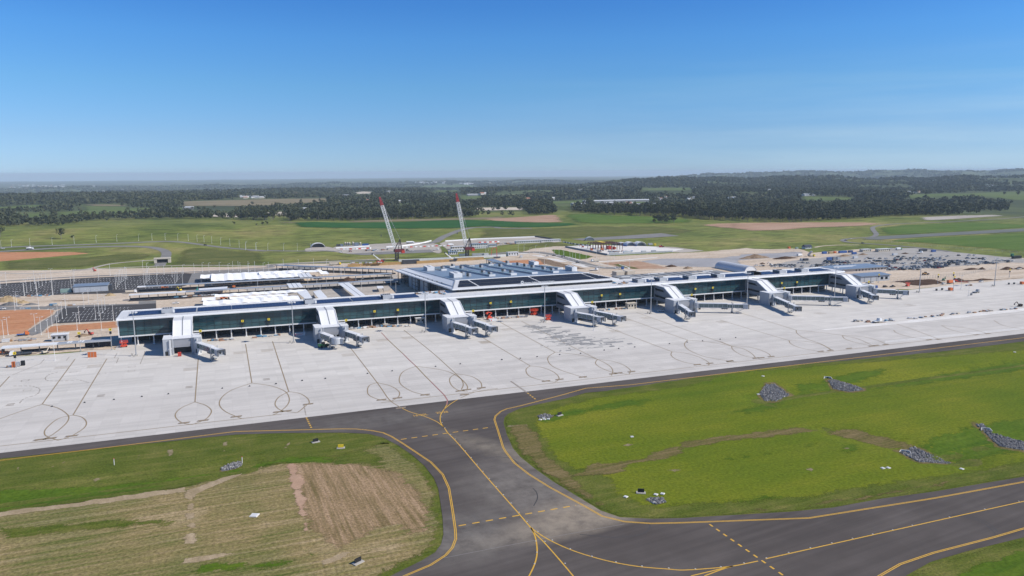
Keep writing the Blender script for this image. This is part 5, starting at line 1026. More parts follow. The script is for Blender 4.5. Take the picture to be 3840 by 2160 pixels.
# ---- light poles
def lamp_post(h, arm, head=1):
    o = thing('light_pole', '-', 'light pole')
    mb = MB(); mb.tube((0, 0, .05), (0, 0, h), .16, .10, 6); mb.box((0, 0, .05), (.7, .7, .5)); mb.build('pole', pm('pole_white', (.66, .66, .65), .5, .05, 1), o, local=True)
    mb = MB(); mb.beam((-arm if head > 1 else 0, 0, h), (arm, 0, h), .14, .14); mb.build('arm', galv, o, local=True)
    for s in ((-1, 1) if head > 1 else (1,)): mbx('lamp', offw, o, [(min(s*arm, s*(arm+1.0)), max(s*arm, s*(arm+1.0)), -.28, .28, h-.05, h+.17)])
    return o
LP = [('light_pole', 12, 1.0, 2, 'thin pale light pole in the striped car park beyond the long shed', 'car park light poles', Q1, [(5, 465), (63, 438), (335, 422), (410, 442), (378, 460), (345, 475), (300, 490), (260, 510), (235, 540), (445, 415), (497, 392), (507, 530), (360, 535), (690, 490), (713, 430), (720, 400), (955, 390), (1225, 380), (1065, 342), (1120, 470), (1135, 455), (1150, 432), (1162, 415), (1177, 405), (1192, 395), (1212, 377), (1395, 452), (1410, 420), (1420, 407), (1432, 396), (1446, 382), (1690, 430), (1705, 402), (1716, 382), (1765, 420), (1215, 475), (1520, 440), (145, 680)]),
      ('light_pole', 12, 1.0, 2, 'thin pale light pole in or beside the small car park left of the pier', 'light poles left of the pier', L5, [(280, 515), (315, 440), (725, 495), (1238, 605), (1160, 668), (1218, 480), (1085, 730), (970, 805), (660, 905), (768, 972), (1072, 945), (905, 1030), (1563, 470), (1480, 762), (1437, 880), (1780, 688), (1845, 622), (1905, 562), (1955, 502), (1890, 885), (2112, 708), (1652, 395), (1822, 400), (72, 1030), (152, 975), (455, 245), (690, 240), (985, 222)]),
      ('street_lamp', 10, .9, 1, 'slim lamp post beside the road looping across the grass', 'lamp posts along the grass loop road', K1, [(10, 845), (113, 838), (290, 828), (505, 818), (718, 808), (930, 796), (1130, 786), (1340, 780), (1470, 776), (1597, 773), (1718, 777), (1820, 782), (1905, 787), (1972, 795), (2047, 805), (2132, 817), (2222, 830), (2312, 845), (2376, 857), (2475, 868)]),
      ('street_lamp', 10, .9, 1, 'slim lamp post beside the grass road left of the arched shelter', 'lamp posts along the grass loop road', Q2, [(55, 97), (155, 99), (270, 101), (422, 102), (555, 103), (683, 104)]),
      ('street_lamp', 9, 1.2, 1, 'slim lamp post along the new divided road behind the terminal hall', 'lamp posts of the divided road', N_, [(1140, 325), (1228, 330), (1315, 385), (1402, 345), (1548, 338), (1462, 397), (1622, 362), (1690, 372), (1757, 387), (1830, 402), (1920, 417), (1962, 452), (2005, 462), (2070, 472), (2165, 472), (2320, 432), (1655, 402), (1820, 427), (690, 328), (650, 337), (1535, 522), (1905, 557), (1970, 562), (2365, 652)]),
      ('street_lamp', 9, 1.2, 1, 'slim lamp post on bare ground right of the terminal hall', 'lamp posts of the divided road', O_, [(955, 320), (855, 422), (1207, 470), (718, 522)]),
      ('street_lamp', 10, 1.0, 1, 'slim lamp post along the straight road behind the white canopies', 'lamp posts behind the canopies', J_, [(300, 160), (385, 220), (587, 275), (728, 268), (890, 305), (1110, 255), (1335, 240), (1500, 215), (1632, 215), (1843, 207), (2022, 237), (2112, 192), (2222, 192), (2262, 217), (2425, 192), (2555, 190)]),
      ('street_lamp', 10, 1.0, 1, 'slim lamp post among the canopies and covered walkways', 'lamp posts behind the canopies', K_, [(130, 178), (235, 172), (365, 166), (450, 162), (915, 120), (1150, 105), (1350, 110), (1463, 210), (1562, 205), (1580, 208), (1627, 215), (1890, 215), (1980, 230), (2090, 300), (680, 110), (145, 300), (283, 480), (745, 265), (1062, 440), (1202, 430), (1255, 570), (1350, 420), (1810, 390), (1895, 440), (2350, 400), (2430, 490), (395, 620), (630, 610)])]
for nm, h, arm, hd, lb, grp, K, pts in LP:
    o0 = None
    for i, p in enumerate(pts):
        q = G(*K(*p)); rz = random.choice((0, math.pi/2))+random.uniform(-.1, .1)
        if o0 is None: o0 = lamp_post(h, arm, hd); o0.name = nm; o0.location = q; o0['label'] = lb; o0['group'] = grp; o0['category'] = 'light pole' if nm == 'light_pole' else 'lamp post'
        else: dup(o0, q, rz)
# thin short poles on the apron
for K, p, h, lb in ((L6, (1268, 815), 12.5, 'grey light pole on the concrete left of the pier end'), (D_, (1215, 1070), 14, 'thin pole standing alone on the concrete right of the paired jet bridges'), (RR, (1560, 705), 12, 'thin pole on the far apron left of the orange striped barrier'), (RR, (1680, 820), 12, 'thin pole on the far apron in front of the grey trailer')):
    q = G(*K(*p)); o = lamp_post(h, .7, 2); o.location = q; tag(o, lb, 'light pole')
# ---- painted car bays
bays = MB()
def bay_rows(K, quad, nrow, ncol, w=.16):
    P = XY(K, quad)
    for r in range(nrow):
        f = (r+.5)/nrow; a, c = P[0].lerp(P[3], f), P[1].lerp(P[2], f); L = (c-a).length; n = min(ncol, int(L/2.7)); h = (P[3]-P[0]).length/nrow*.32
        for i in range(n+1):
            q = a.lerp(c, i/n)
            if random.random() < .93: strip_to(bays, [(q.x, q.y-h), (q.x, q.y+h)], w*1.25, .075)
        if r % 2 == 0: strip_to(bays, [a, c], w, .075)
bay_rows(None, [(-60, 1118), (268, 1098), (270, 1052), (-60, 1072)], 7, 60)
bay_rows(None, [(285, 1094), (640, 1080), (688, 1028), (285, 1047)], 7, 60)
bay_rows(L5, [(1040, 740), (2120, 690), (2480, 440), (1640, 470)], 5, 40)
struct(bays.build('bay_marking', wht))
# ---- cars
def car(colr, name='parked_car', kind=0):
    o = thing(name, '-', 'car'); L, w = (4.5, 1.8) if kind < 2 else (5.2, 1.95)
    mb = MB()
    if kind == 0: prof = [(-2.2, .35), (-2.25, .8), (-1.9, .98), (-1.2, 1.0), (1.0, .95), (2.0, .8), (2.25, .55), (2.2, .35)]
    elif kind == 1: prof = [(-2.25, .4), (-2.3, 1.0), (-1.4, 1.1), (1.0, 1.08), (2.1, .92), (2.3, .6), (2.25, .4)]
    else: prof = [(-2.6, .5), (-2.62, 1.0), (-.4, 1.05), (-.35, 1.1), (1.4, 1.1), (2.5, .98), (2.65, .6), (2.6, .5)]
    mb.extr([(p[0], p[1]) for p in prof], -w/2, w/2, 'y'); mb.build('body', colr, o, local=True)
    cabs = {0: [(-1.75, .98), (-1.15, 1.4), (.35, 1.42), (1.05, .95)], 1: [(-2.15, 1.02), (-1.95, 1.62), (.4, 1.65), (1.15, 1.06)], 2: [(-.35, 1.06), (-.25, 1.7), (.8, 1.72), (1.5, 1.06)]}[kind]
    mb = MB(); mb.extr(cabs, -w/2+.12, w/2-.12, 'y'); mb.build('window', gld, o, local=True)
    mb = MB(); r = cabs[1:3]; mb.bx(r[0][0]+.05, r[1][0]-.05, -w/2+.14, w/2-.14, r[0][1]+.0, r[0][1]+.07); mb.build('car_roof', colr, o, local=True)
    w0 = None
    for x in (-1.38*L/4.5, 1.38*L/4.5):
        for y in (-w/2+.1, w/2-.1):
            if w0 is None: mb = MB(); mb.tube((0, -.12, .33), (0, .12, .33), .33, .33, 10); w0 = mb.build('wheel', rubber, o, local=True); w0.location = (x, y, 0)
            else: c_ = w0.copy(); COL.objects.link(c_); c_.location = (x, y, 0)
    return o
cc = [('white', (.70, .70, .70)), ('silver', (.40, .41, .43)), ('dark blue', (.030, .055, .11)), ('black', (.014, .015, .018)), ('grey', (.12, .125, .135)), ('dark red', (.19, .022, .022))]
pro = {}
for n_, c_ in cc:
    m_ = pm('car_'+n_.replace(' ', '_'), c_, .22, .04, .5, spec=.6)
    for k in (0, 1, 2): pro[n_, k] = [m_, None]
def put_car(q, n_, k, rz, label, group=None, name='parked_car'):
    e = pro[n_, k]
    if e[1] is None: e[1] = car(e[0], name, k); o = e[1]; o.location = q; o.rotation_euler = (0, 0, rz)
    else: o = dup(e[1], q, rz)
    o['label'] = label; o['category'] = 'pickup truck' if k == 2 else 'car'
    if group: o['group'] = group
    elif 'group' in o: del o['group']
    return o
rows = [(RR, 190, [545, 640, 830, 1250, 1350]), (RR, 168, [1090, 1525, 1680, 1790]), (RR, 218, [(30, 150), 260, 360, (500, 610), (690, 800), (820, 900), (970, 1060), (1110, 1220), (1660, 1800), (1860, 1950)]), (RR, 240, [(500, 590), (730, 790), 870, (1050, 1230), 1290, 1930]), (RR, 258, [(170, 240), (270, 340), 370, (410, 490), (980, 1120), (1240, 1300), (1370, 1660), (2080, 2200), (2220, 2400)]), (RR, 276, [(330, 480), (860, 900), (1000, 1080), (1420, 1660), (1880, 2000), 2320]), (RR, 297, [(130, 200), (270, 520), (560, 620), 660, (780, 890), (920, 1060), (1150, 1250), (1300, 1380), (1450, 1560), (1600, 1670), (1710, 1840), (1880, 2140)]), (RR, 322, [(0, 180), 300, 390, (950, 1230), (1320, 1380), 1510, (1640, 1840)]), (RR, 345, [(60, 110), (300, 440), (650, 760), (800, 900), (930, 1110), (1160, 1330)]), (RR, 368, [(240, 440), (500, 620), (640, 760), (780, 890), (930, 1090), (1150, 1250)]), (RR, 395, [(300, 470), (500, 610), (650, 740), (800, 880)]), (SS, 378, [1270, 1330, 1420, (1680, 1790), 1830, (1890, 1980), (2010, 2080)]), (SS, 352, [(1690, 1740), (1780, 1860), (1900, 1990), (2020, 2090), (2150, 2240), 2350, 2420, 2540]), (SS, 410, [(890, 1200), (1490, 1590), (1630, 1720), (1800, 1860), (1880, 1980), (2010, 2100), (2160, 2380)]), (SS, 435, [(840, 900), (980, 1200), 1320, (1470, 1550), (1730, 1830), (1880, 1940), (2090, 2200), (2240, 2380), 2480]), (SS, 425, [580, 660, 690])]
rc = random.Random(11)
wts = ['white']*11+['silver']*7+['dark blue']*6+['black']*6+['grey']*3+['dark red']
for K, y, xs_ in rows:
    for e in xs_:
        pts = [e] if not isinstance(e, tuple) else [e[0]+i*(e[1]-e[0])/max(1, round((e[1]-e[0])/46)) for i in range(round((e[1]-e[0])/46)+1)]
        for x in pts:
            q = G(*K(x+rc.uniform(-7, 7), y+rc.uniform(-5, 5))); n_ = rc.choice(wts); k = rc.choice((0, 0, 1, 1, 2)); kn = ('low car', 'tall car', 'pickup')[k]
            put_car((q.x, q.y, .055), n_, k, rc.choice((0, math.pi, .25, -.2, math.pi/2))+rc.uniform(-.12, .12), f"{n_} {kn} parked among the many on the gravel car park beyond the pier", 'cars on the gravel car park')
for K, p, n_, k, rz, lb in ((M_, (545, 240), 'white', 2, .1, 'white pickup at the left end of the red and white barriers'), (M_, (1090, 248), 'white', 1, .1, 'white car among site vehicles left of the first lattice crane'), (M_, (1290, 222), 'grey', 2, .2, 'grey pickup parked just left of the first lattice crane'), (M_, (1560, 245), 'black', 1, .1, 'black car right of the first lattice crane'), (M_, (1635, 258), 'white', 0, 0, 'low white car right of the first lattice crane'), (M_, (560, 275), 'white', 2, .1, 'white pickup on the dark bay below the barriers'), (M_, (700, 262), 'dark red', 1, .1, 'dark red car near the left end of the barriers'), (N_, (2035, 510), 'black', 1, -.5, 'black car driving on the new divided road'), (N_, (1580, 410), 'white', 0, -.5, 'white car at the far end of the new divided road'), (Q1, (1985, 55), 'black', 1, -.3, 'black car on the grass loop road'), (Q1, (28, 88), 'white', 1, 0, 'white car at the left end of the grass loop road'), (Q4, (1065, 232), 'black', 0, 0, 'black car on the hairpin bend far right'), (Q4, (1105, 218), 'white', 0, 0, 'white car on the hairpin bend far right'), (Q4, (1210, 256), 'dark blue', 1, 0, 'dark car on the track below the hairpin bend'), (RR, (2490, 485), 'white', 2, .1, 'white pickup near the spoil heaps, far right'), (RR, (1285, 630), 'white', 1, .1, 'white van-like car left of the orange truck on the far apron'), (RR, (1890, 590), 'white', 2, .15, 'white pickup with long tray beside the dark fill, far apron'), (N_, (1680, 405), 'grey', 1, -.4, 'grey car on the far lanes of the divided road'), (N_, (1820, 415), 'grey', 2, -.4, 'grey pickup on the far lanes of the divided road'), (O_, (1000, 465), 'white', 2, 0, 'white pickup left of the blue cabin'), (E_, (420, 905), 'white', 2, 0, 'white pickup in the shade left of the fifth gate tower'), (L5, (40, 500), 'white', 2, .2, 'white pickup at the left edge beside the red earth'), (J_, (965, 855), 'white', 2, .2, 'white pickup on the dark road behind the pier roof'), (O_, (945, 560), 'white', 2, .2, 'white pickup left of the cream concrete frame'), (RR, (440, 60), 'white', 2, 0, 'white pickup at the far edge of the gravel car park, by the pale sheds'), (RR, (460, 672), 'black', 2, 0, 'black pickup behind the rightmost jet bridge'), (RR, (340, 675), 'black', 1, 0, 'black car behind the rightmost jet bridge'), (RR, (130, 610), 'white', 1, 0, 'white car in front of the low grey shed'), (RR, (60, 625), 'silver', 1, 0, 'silver car in front of the low grey shed')):
    q = G(*K(*p)); put_car((q.x, q.y, q.z+.06+(.14 if K in (M_, N_) else 0)+(.3 if q.y > 900 else 0)), n_, k, rz, lb)
# ---- trucks and plant
def truck(label, q, rz, cabm, bodym, kind='box', L=8.5, group=None):
    o = thing('truck', label, 'truck', q, rz, group)
    mbx('chassis', dgrey, o, [(-L/2, L/2, -1.0, 1.0, .6, .95)])
    mb = MB(); mb.extr([(L/2-2.2, .95), (L/2-2.2, 2.9), (L/2-.5, 2.9), (L/2, 1.9), (L/2, .7), (L/2-.3, .6)], -1.2, 1.2, 'y'); cb = mb.build('cab', cabm, o, local=True)
    mb = MB(); mb.hexa([(L/2-.52, -1.0, 2.7), (L/2-.1, -1.0, 1.95), (L/2-.1, 1.0, 1.95), (L/2-.52, 1.0, 2.7), (L/2-.42, -1.0, 2.78), (L/2+.03, -1.0, 1.98), (L/2+.03, 1.0, 1.98), (L/2-.42, 1.0, 2.78)]); mb.build('windscreen', gld, cb, local=True)
    mb = MB()
    if kind == 'box': mb.bx(-L/2, L/2-2.4, -1.25, 1.25, .96, 3.3)
    elif kind == 'flat': mb.bx(-L/2, L/2-2.4, -1.2, 1.2, .96, 1.2); mb.bx(L/2-2.6, L/2-2.45, -1.2, 1.2, 1.2, 2.4)
    elif kind == 'tank': mb.tube((-L/2, 0, 2.2), (L/2-2.5, 0, 2.2), 1.2, 1.2, 12)
    elif kind == 'mixer': mb.tube((-L/2+.3, 0, 2.1), (0, 0, 2.5), .8, 1.3, 12); mb.tube((0, 0, 2.5), (L/2-2.4, 0, 2.2), 1.3, .7, 12)
    elif kind == 'tip': mb.hexa([(-L/2, -1.25, 1), (L/2-2.6, -1.25, 1), (L/2-2.6, 1.25, 1), (-L/2, 1.25, 1), (-L/2-.4, -1.35, 2.6), (L/2-2.5, -1.35, 2.6), (L/2-2.5, 1.35, 2.6), (-L/2-.4, 1.35, 2.6)])
    elif kind == 'tipped': mb.hexa([(-L/2-.6, -1.25, 1.6), (-L/2+1.6, -1.25, 1), (-L/2+1.6, 1.25, 1), (-L/2-.6, 1.25, 1.6), (1.2-2.2, -1.25, 6.8), (1.4, -1.25, 6.2), (1.4, 1.25, 6.2), (1.2-2.2, 1.25, 6.8)])
    mb.build({'box': 'cargo_box', 'flat': 'tray', 'tank': 'tank', 'mixer': 'drum', 'tip': 'tipper', 'tipped': 'tipper'}[kind], bodym, o, local=True)
    w0 = None
    for x in (-L/2+1.2, -L/2+2.5, L/2-1.3):
        for y in (-1.0, 1.0):
            if w0 is None: mb = MB(); mb.tube((0, -.18, .5), (0, .18, .5), .5, .5, 10); w0 = mb.build('wheel', rubber, o, local=True); w0.location = (x, y, 0)
            else: c_ = w0.copy(); COL.objects.link(c_); c_.location = (x, y, 0)
    return o
for K, p, rz, cm, bm_, kd, L, lb in ((L6, (480, 690), math.pi+.1, white, dgrey, 'flat', 11, 'white cabbed flatbed truck on the dirt at the apron edge'), (N_, (2300, 490), math.pi, white, cream, 'box', 10, 'white truck with cream body at the bend of the divided road'), (N_, (2280, 625), .1, white, offw, 'flat', 10, 'white truck beside the white plant box at the hall\'s right end'), (Q1, (290, 95), .05, white, white, 'mixer', 9, 'white concrete mixer truck on the grass loop road'), (M_, (1605, 135), 0, white, white, 'tank', 12, 'white tanker parked beyond the first lattice crane'), (M_, (480, 460), .1, yelp, cream, 'flat', 12, 'yellow cabbed crane truck beside the tan retaining wall'), (SS, (1470, 265), -1.2, yelp, galv, 'tipped', 9, 'yellow dump truck tipping its raised tray by the earthworks'), (SS, (1280, 262), .2, white, white, 'box', 8, 'white truck between the dark soil bank and the tipping dumper'), (RR, (1395, 615), .05, white, orange, 'box', 8, 'orange bodied truck on the dark fill edge, far apron'), (RR, (900, 130), .2, white, white, 'flat', 9, 'white truck beside the long dark container, far car park edge'), (J_, (70, 640), .1, white, cream, 'tip', 9, 'cream tipper truck at the left end of the covered walkways'), (N_, (120, 250), .1, white, white, 'box', 8, 'white box truck below the second lattice crane\'s boom'), (P_, (1210, 1135), 0, white, white, 'flat', 9, 'white flat truck between blue site tents and the offices'), (L5, (430, 985), .1, orange, bluep, 'flat', 7, 'orange truck on the road below the red earth'), (Q4, (1330, 925), .1, white, white, 'flat', 7, 'white truck by the fresh concrete strip'), (RR, (560, 75), 0, greenp, white, 'box', 9, 'truck with green cab right of the pale sheds'), (A_, (2000, 60), 0, white, white, 'flat', 7, 'white flatbed on the dark road behind the solar roof')):
    q = G(*K(*p)); truck(lb, (q.x, q.y, q.z+.06+(.25 if q.y > 880 else 0)), rz, cm, bm_, kd, L)
def excavator(label, q, rz, m_, s=1, name='excavator', reach=1.0):
    o = thing(name, label, 'excavator', q, rz)
    o.scale = (s, s, s)
    for y in (-1.1, 1.1): mb = MB(); mb.extr([(-2, .1), (-2.2, .5), (-1.9, .9), (1.9, .9), (2.2, .5), (2, .1)], y-.3, y+.3, 'y'); mb.build('track', rubber, o, local=True)
    mbx('body', m_, o, [(-2.4, 1.0, -1.3, 1.3, 1.0, 2.1), (-2.4, -1.2, -1.3, 1.3, 2.1, 2.6)]); mbx('cab', gld, o, [(-.4, 1.3, .1, 1.3, 2.11, 3.2)])
    mb = MB(); mb.beam((1.0, -.5, 1.8), (3.6*reach, -.5, 5.2), .5, .6); mb.beam((3.6*reach, -.5, 5.2), (6.2*reach, -.5, 3.0), .4, .5); mb.build('boom', m_, o, local=True)
    mb = MB(); mb.extr([(5.9*reach, 3.0), (6.6*reach, 3.0), (6.5*reach, 1.8), (5.6*reach, 1.9)], -1.0, 0, 'y'); mb.build('bucket', dgrey, o, local=True)
for K, p, rz, m_, lb in ((Q1, (915, 302), 2.2, redp, 'red excavator on the bank beyond the striped car park'), (J_, (1040, 600), 2.4, yelp, 'yellow excavator between the two long covered walkways'), (J_, (1390, 600), 1.6, pm('teal_paint', (.03, .30, .26), .5, .1), 'teal excavator at the left end of the blue-grey slab roof'), (L6, (1040, 650), .8, cream, 'dusty excavator on the dirt at the apron edge'), (O_, (760, 175), 1.2, orange, 'large orange excavator inside the red steel frame'), (SS, (815, 410), 1.9, white, 'white excavator with yellow arm near the arched store'), (O_, (970, 140), 2.8, yelp, 'yellow machine inside the red steel frame'), (L6, (2080, 225), 2.6, redp, 'red machine on the dirt near the pier end'), (Q4, (2540, 790), 2.9, mud, 'dark muddy machine at the right edge of the far apron'), (RR, (1280, 570), .4, greenp, 'dark green machine on the dark fill, far apron'), (O_, (450, 120), 2.9, redp, 'red machine at the left end of the work pad')):
    q = G(*K(*p)); excavator(lb, (q.x, q.y, q.z+.1), rz, m_, 1.4 if K is O_ and p[0] == 760 else .72)
def loader(label, q, rz, m_):
    o = thing('wheel_loader', label, 'loader', q, rz)
    mbx('body', m_, o, [(-3, -.6, -1.2, 1.2, 1.0, 2.3), (-.6, 2.2, -.9, .9, .9, 1.7)]); mbx('cab', gld, o, [(-.6, .9, -.9, .9, 1.71, 3.2)])
    mb = MB(); mb.extr([(3.2, .3), (4.4, .4), (4.0, 1.6), (3.2, 1.5)], -1.4, 1.4, 'y'); mb.build('bucket', dgrey, o, local=True)
    mb = MB(); mb.beam((1.6, -.7, 1.6), (3.4, -.7, 1.0), .3, .4); mb.beam((1.6, .7, 1.6), (3.4, .7, 1.0), .3, .4); mb.build('lift_arm', m_, o, local=True)
    for x in (-1.9, 1.6):
        for y in (-1.2, 1.2): mb = MB(); mb.tube((x, y-.3, .8), (x, y+.3, .8), .8, .8, 12); mb.build('wheel', rubber, o, local=True)
for K, p, rz, m_, lb in ((RR, (985, 478), 0, pm('ochre_paint', (.40, .22, .07), .6, .15), 'ochre wheel loader on the sandy bank, far right'), (J_, (745, 555), 0, orange, 'orange loader under the far covered walkway'), (J_, (1930, 770), .1, orange, 'orange loader between the white canopy strips'), (L6, (80, 670), .1, orange, 'orange loader at the left edge of the apron'), (J_, (2135, 535), 1.5, orange, 'orange loader right of the blue-grey slab roof'), (RR, (1480, 590), 0, redp, 'red loader at the dark fill edge'), (O_, (1715, 118), 0, redp, 'red loader on the gravel pad beside the white arches')):
    q = G(*K(*p)); loader(lb, (q.x, q.y, q.z+.1), rz, m_)
# ---- lattice luffing cranes
def lattice(mb, p0, p1, w0, w1, n, t_, mi=0, split=None):
    p0, p1 = Vector(p0), Vector(p1); d = (p1-p0).normalized(); u = d.cross(Vector((0, 1, 0))).normalized(); v = u.cross(d)
    prev = None
    for i in range(n+1):
        f = i/n; c = p0.lerp(p1, f); w = w0+(w1-w0)*f; m_ = mi if split is None or f <= split else mi+1
        R4 = [c+u*(a*w/2)+v*(b*w/2) for a, b in ((-1, -1), (1, -1), (1, 1), (-1, 1))]
        if prev:
            for k in range(4): mb.beam(prev[k], R4[k], t_*1.5, t_*1.5, m_); mb.beam(prev[k], R4[(k+1) % 4] if i % 2 else R4[k-1], t_, t_, m_); mb.beam(R4[k], R4[(k+1) % 4], t_, t_, m_)
        prev = R4
def tower_crane(label, base, foot, tip, apex):
    o = thing('tower_crane', label, 'crane', base, 0, 'luffing tower cranes')
    yb = base.y
    fz = hgt(base, *P_(*foot)); fx = GY(*P_(*foot), yb).x-base.x; tpt = GY(*P_(*tip), yb); apt = GY(*P_(*apex), yb)
    mb = MB(); lattice(mb, (0, 0, .3), (0, 0, fz-4), 3.6, 3.6, 5, .32); mb.box((0, 0, 0), (7, 7, 1)); mb.build('mast', pm('crane_dark', (.035, .028, .03), .6, .2), o, local=True)
    mbx('machine_deck', pm('crane_maroon', (.13, .02, .025), .5, .15), o, [(-3, 9, -2.2, 2.2, fz-4, fz-.6)]); mbx('counterweight', redp, o, [(5.5, 9.2, -2.5, 2.5, fz-5.4, fz-2.2)])
    mbx('cab', gld, o, [(-4.2, -3.0, -2.4, -.4, fz-3.4, fz-1)])
    mb = MB(); A = Vector((apt.x-base.x, 0, apt.z-base.z))
    for y in (-1.4, 1.4): mb.beam((-2.5, y, fz-.6), A+Vector((0, y*.3, 0)), .5, .5); mb.beam((6.0, y, fz-.6), A+Vector((0, y*.3, 0)), .5, .5); mb.beam((2.0, y, fz-.6), A+Vector((0, y*.3, 0)), .35, .35)
    for f in (.3, .55, .8): mb.beam(Vector((-2.5, 0, fz-.6)).lerp(A, f), Vector((6, 0, fz-.6)).lerp(A, f), .35, .35)
    mb.build('a_frame', pm('crane_dark', (0, 0, 0)), o, local=True)
    tp = Vector((tpt.x-base.x, 0, tpt.z-base.z)); ft = Vector((fx, 0, fz))
    mb = MB(); lattice(mb, ft, ft.lerp(tp, .08), 1.2, 3.4, 2, .2); lattice(mb, ft.lerp(tp, .08), ft.lerp(tp, .85), 3.4, 3.2, 22, .22); mb.build('jib', white, o, local=True)
    mb = MB(); lattice(mb, ft.lerp(tp, .85), tp, 3.0, 1.3, 5, .26); mb.box(tuple(tp-Vector((0, 0, .8))), (1.8, 1.4, 1.6)); mb.build('jib_head', pm('crane_red', (.45, .045, .055), .5, .1), o, local=True)
    mb = MB(); m_ = ft.lerp(tp, .86)+Vector((1.6, 0, 0)); k = m_.lerp(A, .62)
    for y in (-.6, .6): mb.beam(m_+Vector((0, y, 0)), k+Vector((0, y, 0)), .16, .16)
    mb.beam(k, A, .22, .22); mb.build('pendant', galv, o, local=True)
    mb = MB(); mb.beam(k-Vector((.8, 0, .8)), k+Vector((.8, 0, .8)), 1.2, .8); mb.build('pulley_block', dgrey, o, local=True)
    mb = MB(); hk = Vector((tp.x+.2, 0, 32)); mb.beam(tp, hk, .07, .07); mb.box((hk.x, 0, 29.5), (1.0, .7, 2.5), 0, 0, .5, .5); mb.build('hook_line', dgrey, o, local=True)
tower_crane('white lattice luffing crane with red tip, left of the pair, hook hanging', G(*P_(460, 1330)), (425, 1100), (125, 112), (518, 912))
tower_crane('white lattice luffing crane with red tip, right of the pair, red plate on its jib', G(*P_(1822, 1272)), (1800, 1060), (1612, 42), (1868, 885))
def mobile_crane(label, K, base, tip, deckm):
    q = G(*K(*base)); o = thing('mobile_crane', label, 'crane', q, 0); t_ = GY(*K(*tip), q.y)-Vector((q.x, q.y, q.z))
    mbx('carrier', deckm, o, [(-4.5, 4.5, -1.4, 1.4, .7, 2.0), (1, 4, -1.2, 1.2, 2.0, 3.2)]); mbx('counterweight', dgrey, o, [(3.0, 5.4, -1.6, 1.6, 2.0, 3.4)])
    mb = MB(); d = Vector((t_.x, 0, t_.z)); s_ = Vector((.5, 0, 2.6)); mb.beam(s_, s_.lerp(d, .55), 1.3, 1.4); mb.build('boom', white, o, local=True)
    mb = MB(); mb.beam(s_.lerp(d, .5), d, .9, 1.0); mb.build('inner_boom', white, o, local=True); mb = MB(); mb.box((d.x, 0, d.z-.8), (1.4, 1.2, 1.6)); mb.build('boom_head', dgrey, o, local=True)
    for x in (-3.4, -1.6, 1.8, 3.4):
        for y in (-1.3, 1.3): mb = MB(); mb.tube((x, y-.2, .65), (x, y+.2, .65), .65, .65, 10); mb.build('wheel', rubber, o, local=True)
mobile_crane('red mobile crane with raised white boom, left of the first lattice crane', M_, (1150, 420), (1030, 290), redp)
mobile_crane('dark mobile crane with raised white boom, left of the second lattice crane', M_, (2245, 405), (2125, 270), dgrey)
q = G(*N_(820, 440)); o = thing('concrete_pump', 'red folded concrete pump arm rising beside the tan retaining wall', 'concrete pump', q)
mb = MB(); mb.beam((0, 0, 2), (-.5, 0, 13), .5, .5); mb.build('boom', redp, o, local=True); mb = MB(); mb.beam((-.5, 0, 13), (-3.5, 0, 14), .45, .45); mb.beam((-3.5, 0, 14), (-6.5, 0, 12), .45, .45); mb.beam((-6.5, 0, 12), (-7.5, 0, 4), .4, .4); mb.build('folded_boom', redp, o, local=True); mbx('carrier', dgrey, o, [(-4, 4, -1.2, 1.2, .6, 2.2)])
# ---- red and orange access lifts
def scissor(label, q, rz, m_, h=2.6):
    o = thing('scissor_lift', label, 'access lift', q, rz)
    mbx('chassis', m_, o, [(-1.9, 1.9, -1.0, 1.0, .4, 1.3)]); mb = MB(); z = 1.3; n = 2
    for i in range(n):
        for y in (-.7, .7): mb.beam((-1.5, y, z), (1.5, y, z+(h-1.3)/n), .16, .16); mb.beam((1.5, y, z), (-1.5, y, z+(h-1.3)/n), .16, .16)
        z += (h-1.3)/n
    mb.build('scissor_arm', m_, o, local=True); mbx('platform', m_, o, [(-2.2, 2.4, -1.0, 1.0, h, h+.25)])
    mb = MB()
    for x in (-2.1, -.7, .8, 2.3):
        for y in (-.95, .95): mb.beam((x, y, h+.2), (x, y, h+1.4), .1, .1)
    for z_ in (.8, 1.35):
        for y in (-.95, .95): mb.beam((-2.1, y, h+z_), (2.3, y, h+z_), .1, .1)
    mb.build('guard_rail', m_, o, local=True)
    for x in (-1.4, 1.4):
        for y in (-.95, .95): mb = MB(); mb.tube((x, y-.15, .4), (x, y+.15, .4), .4, .4, 10); mb.build('wheel', rubber, o, local=True)
safety = pm('safety_red', (.62, .07, .03), .45, .1, 1)
for K, p, rz, h, lb in ((A_, (350, 975), .1, 2.7, 'red scissor lift under the pier\'s left end'), (C_, (2355, 758), .1, 3.2, 'red scissor lift under the pier, right of the piled pallets'), (D_, (295, 862), .1, 2.6, 'orange-red scissor lift at the foot of a light mast, in the gate\'s shadow'), (D_, (30, 760), .1, 3.4, 'red scissor lift partly in shade left of a light mast'), (RR, (700, 660), .2, 2.2, 'red and white lift behind the rightmost jet bridge')):
    q = G(*K(*p)); scissor(lb, (q.x, q.y, .06), rz, safety, h)
q = G(*C_(1480, 850)); o = thing('boom_lift', 'red boom lift with folded arms beside a white skip under the pier', 'access lift', (q.x, q.y, .06), .2)
mbx('chassis', safety, o, [(-2, 2, -1.1, 1.1, .5, 1.4), (-1.4, 1.2, -1, 1, 1.4, 2.4)]); mb = MB(); mb.beam((-1, 0, 2.4), (1.8, 0, 4.6), .4, .5); mb.beam((1.8, 0, 4.8), (-1.8, 0, 5.6), .4, .5); mb.build('arm', safety, o, local=True); mbx('basket', safety, o, [(-2.8, -1.6, -.8, .8, 4.2, 5.3)])
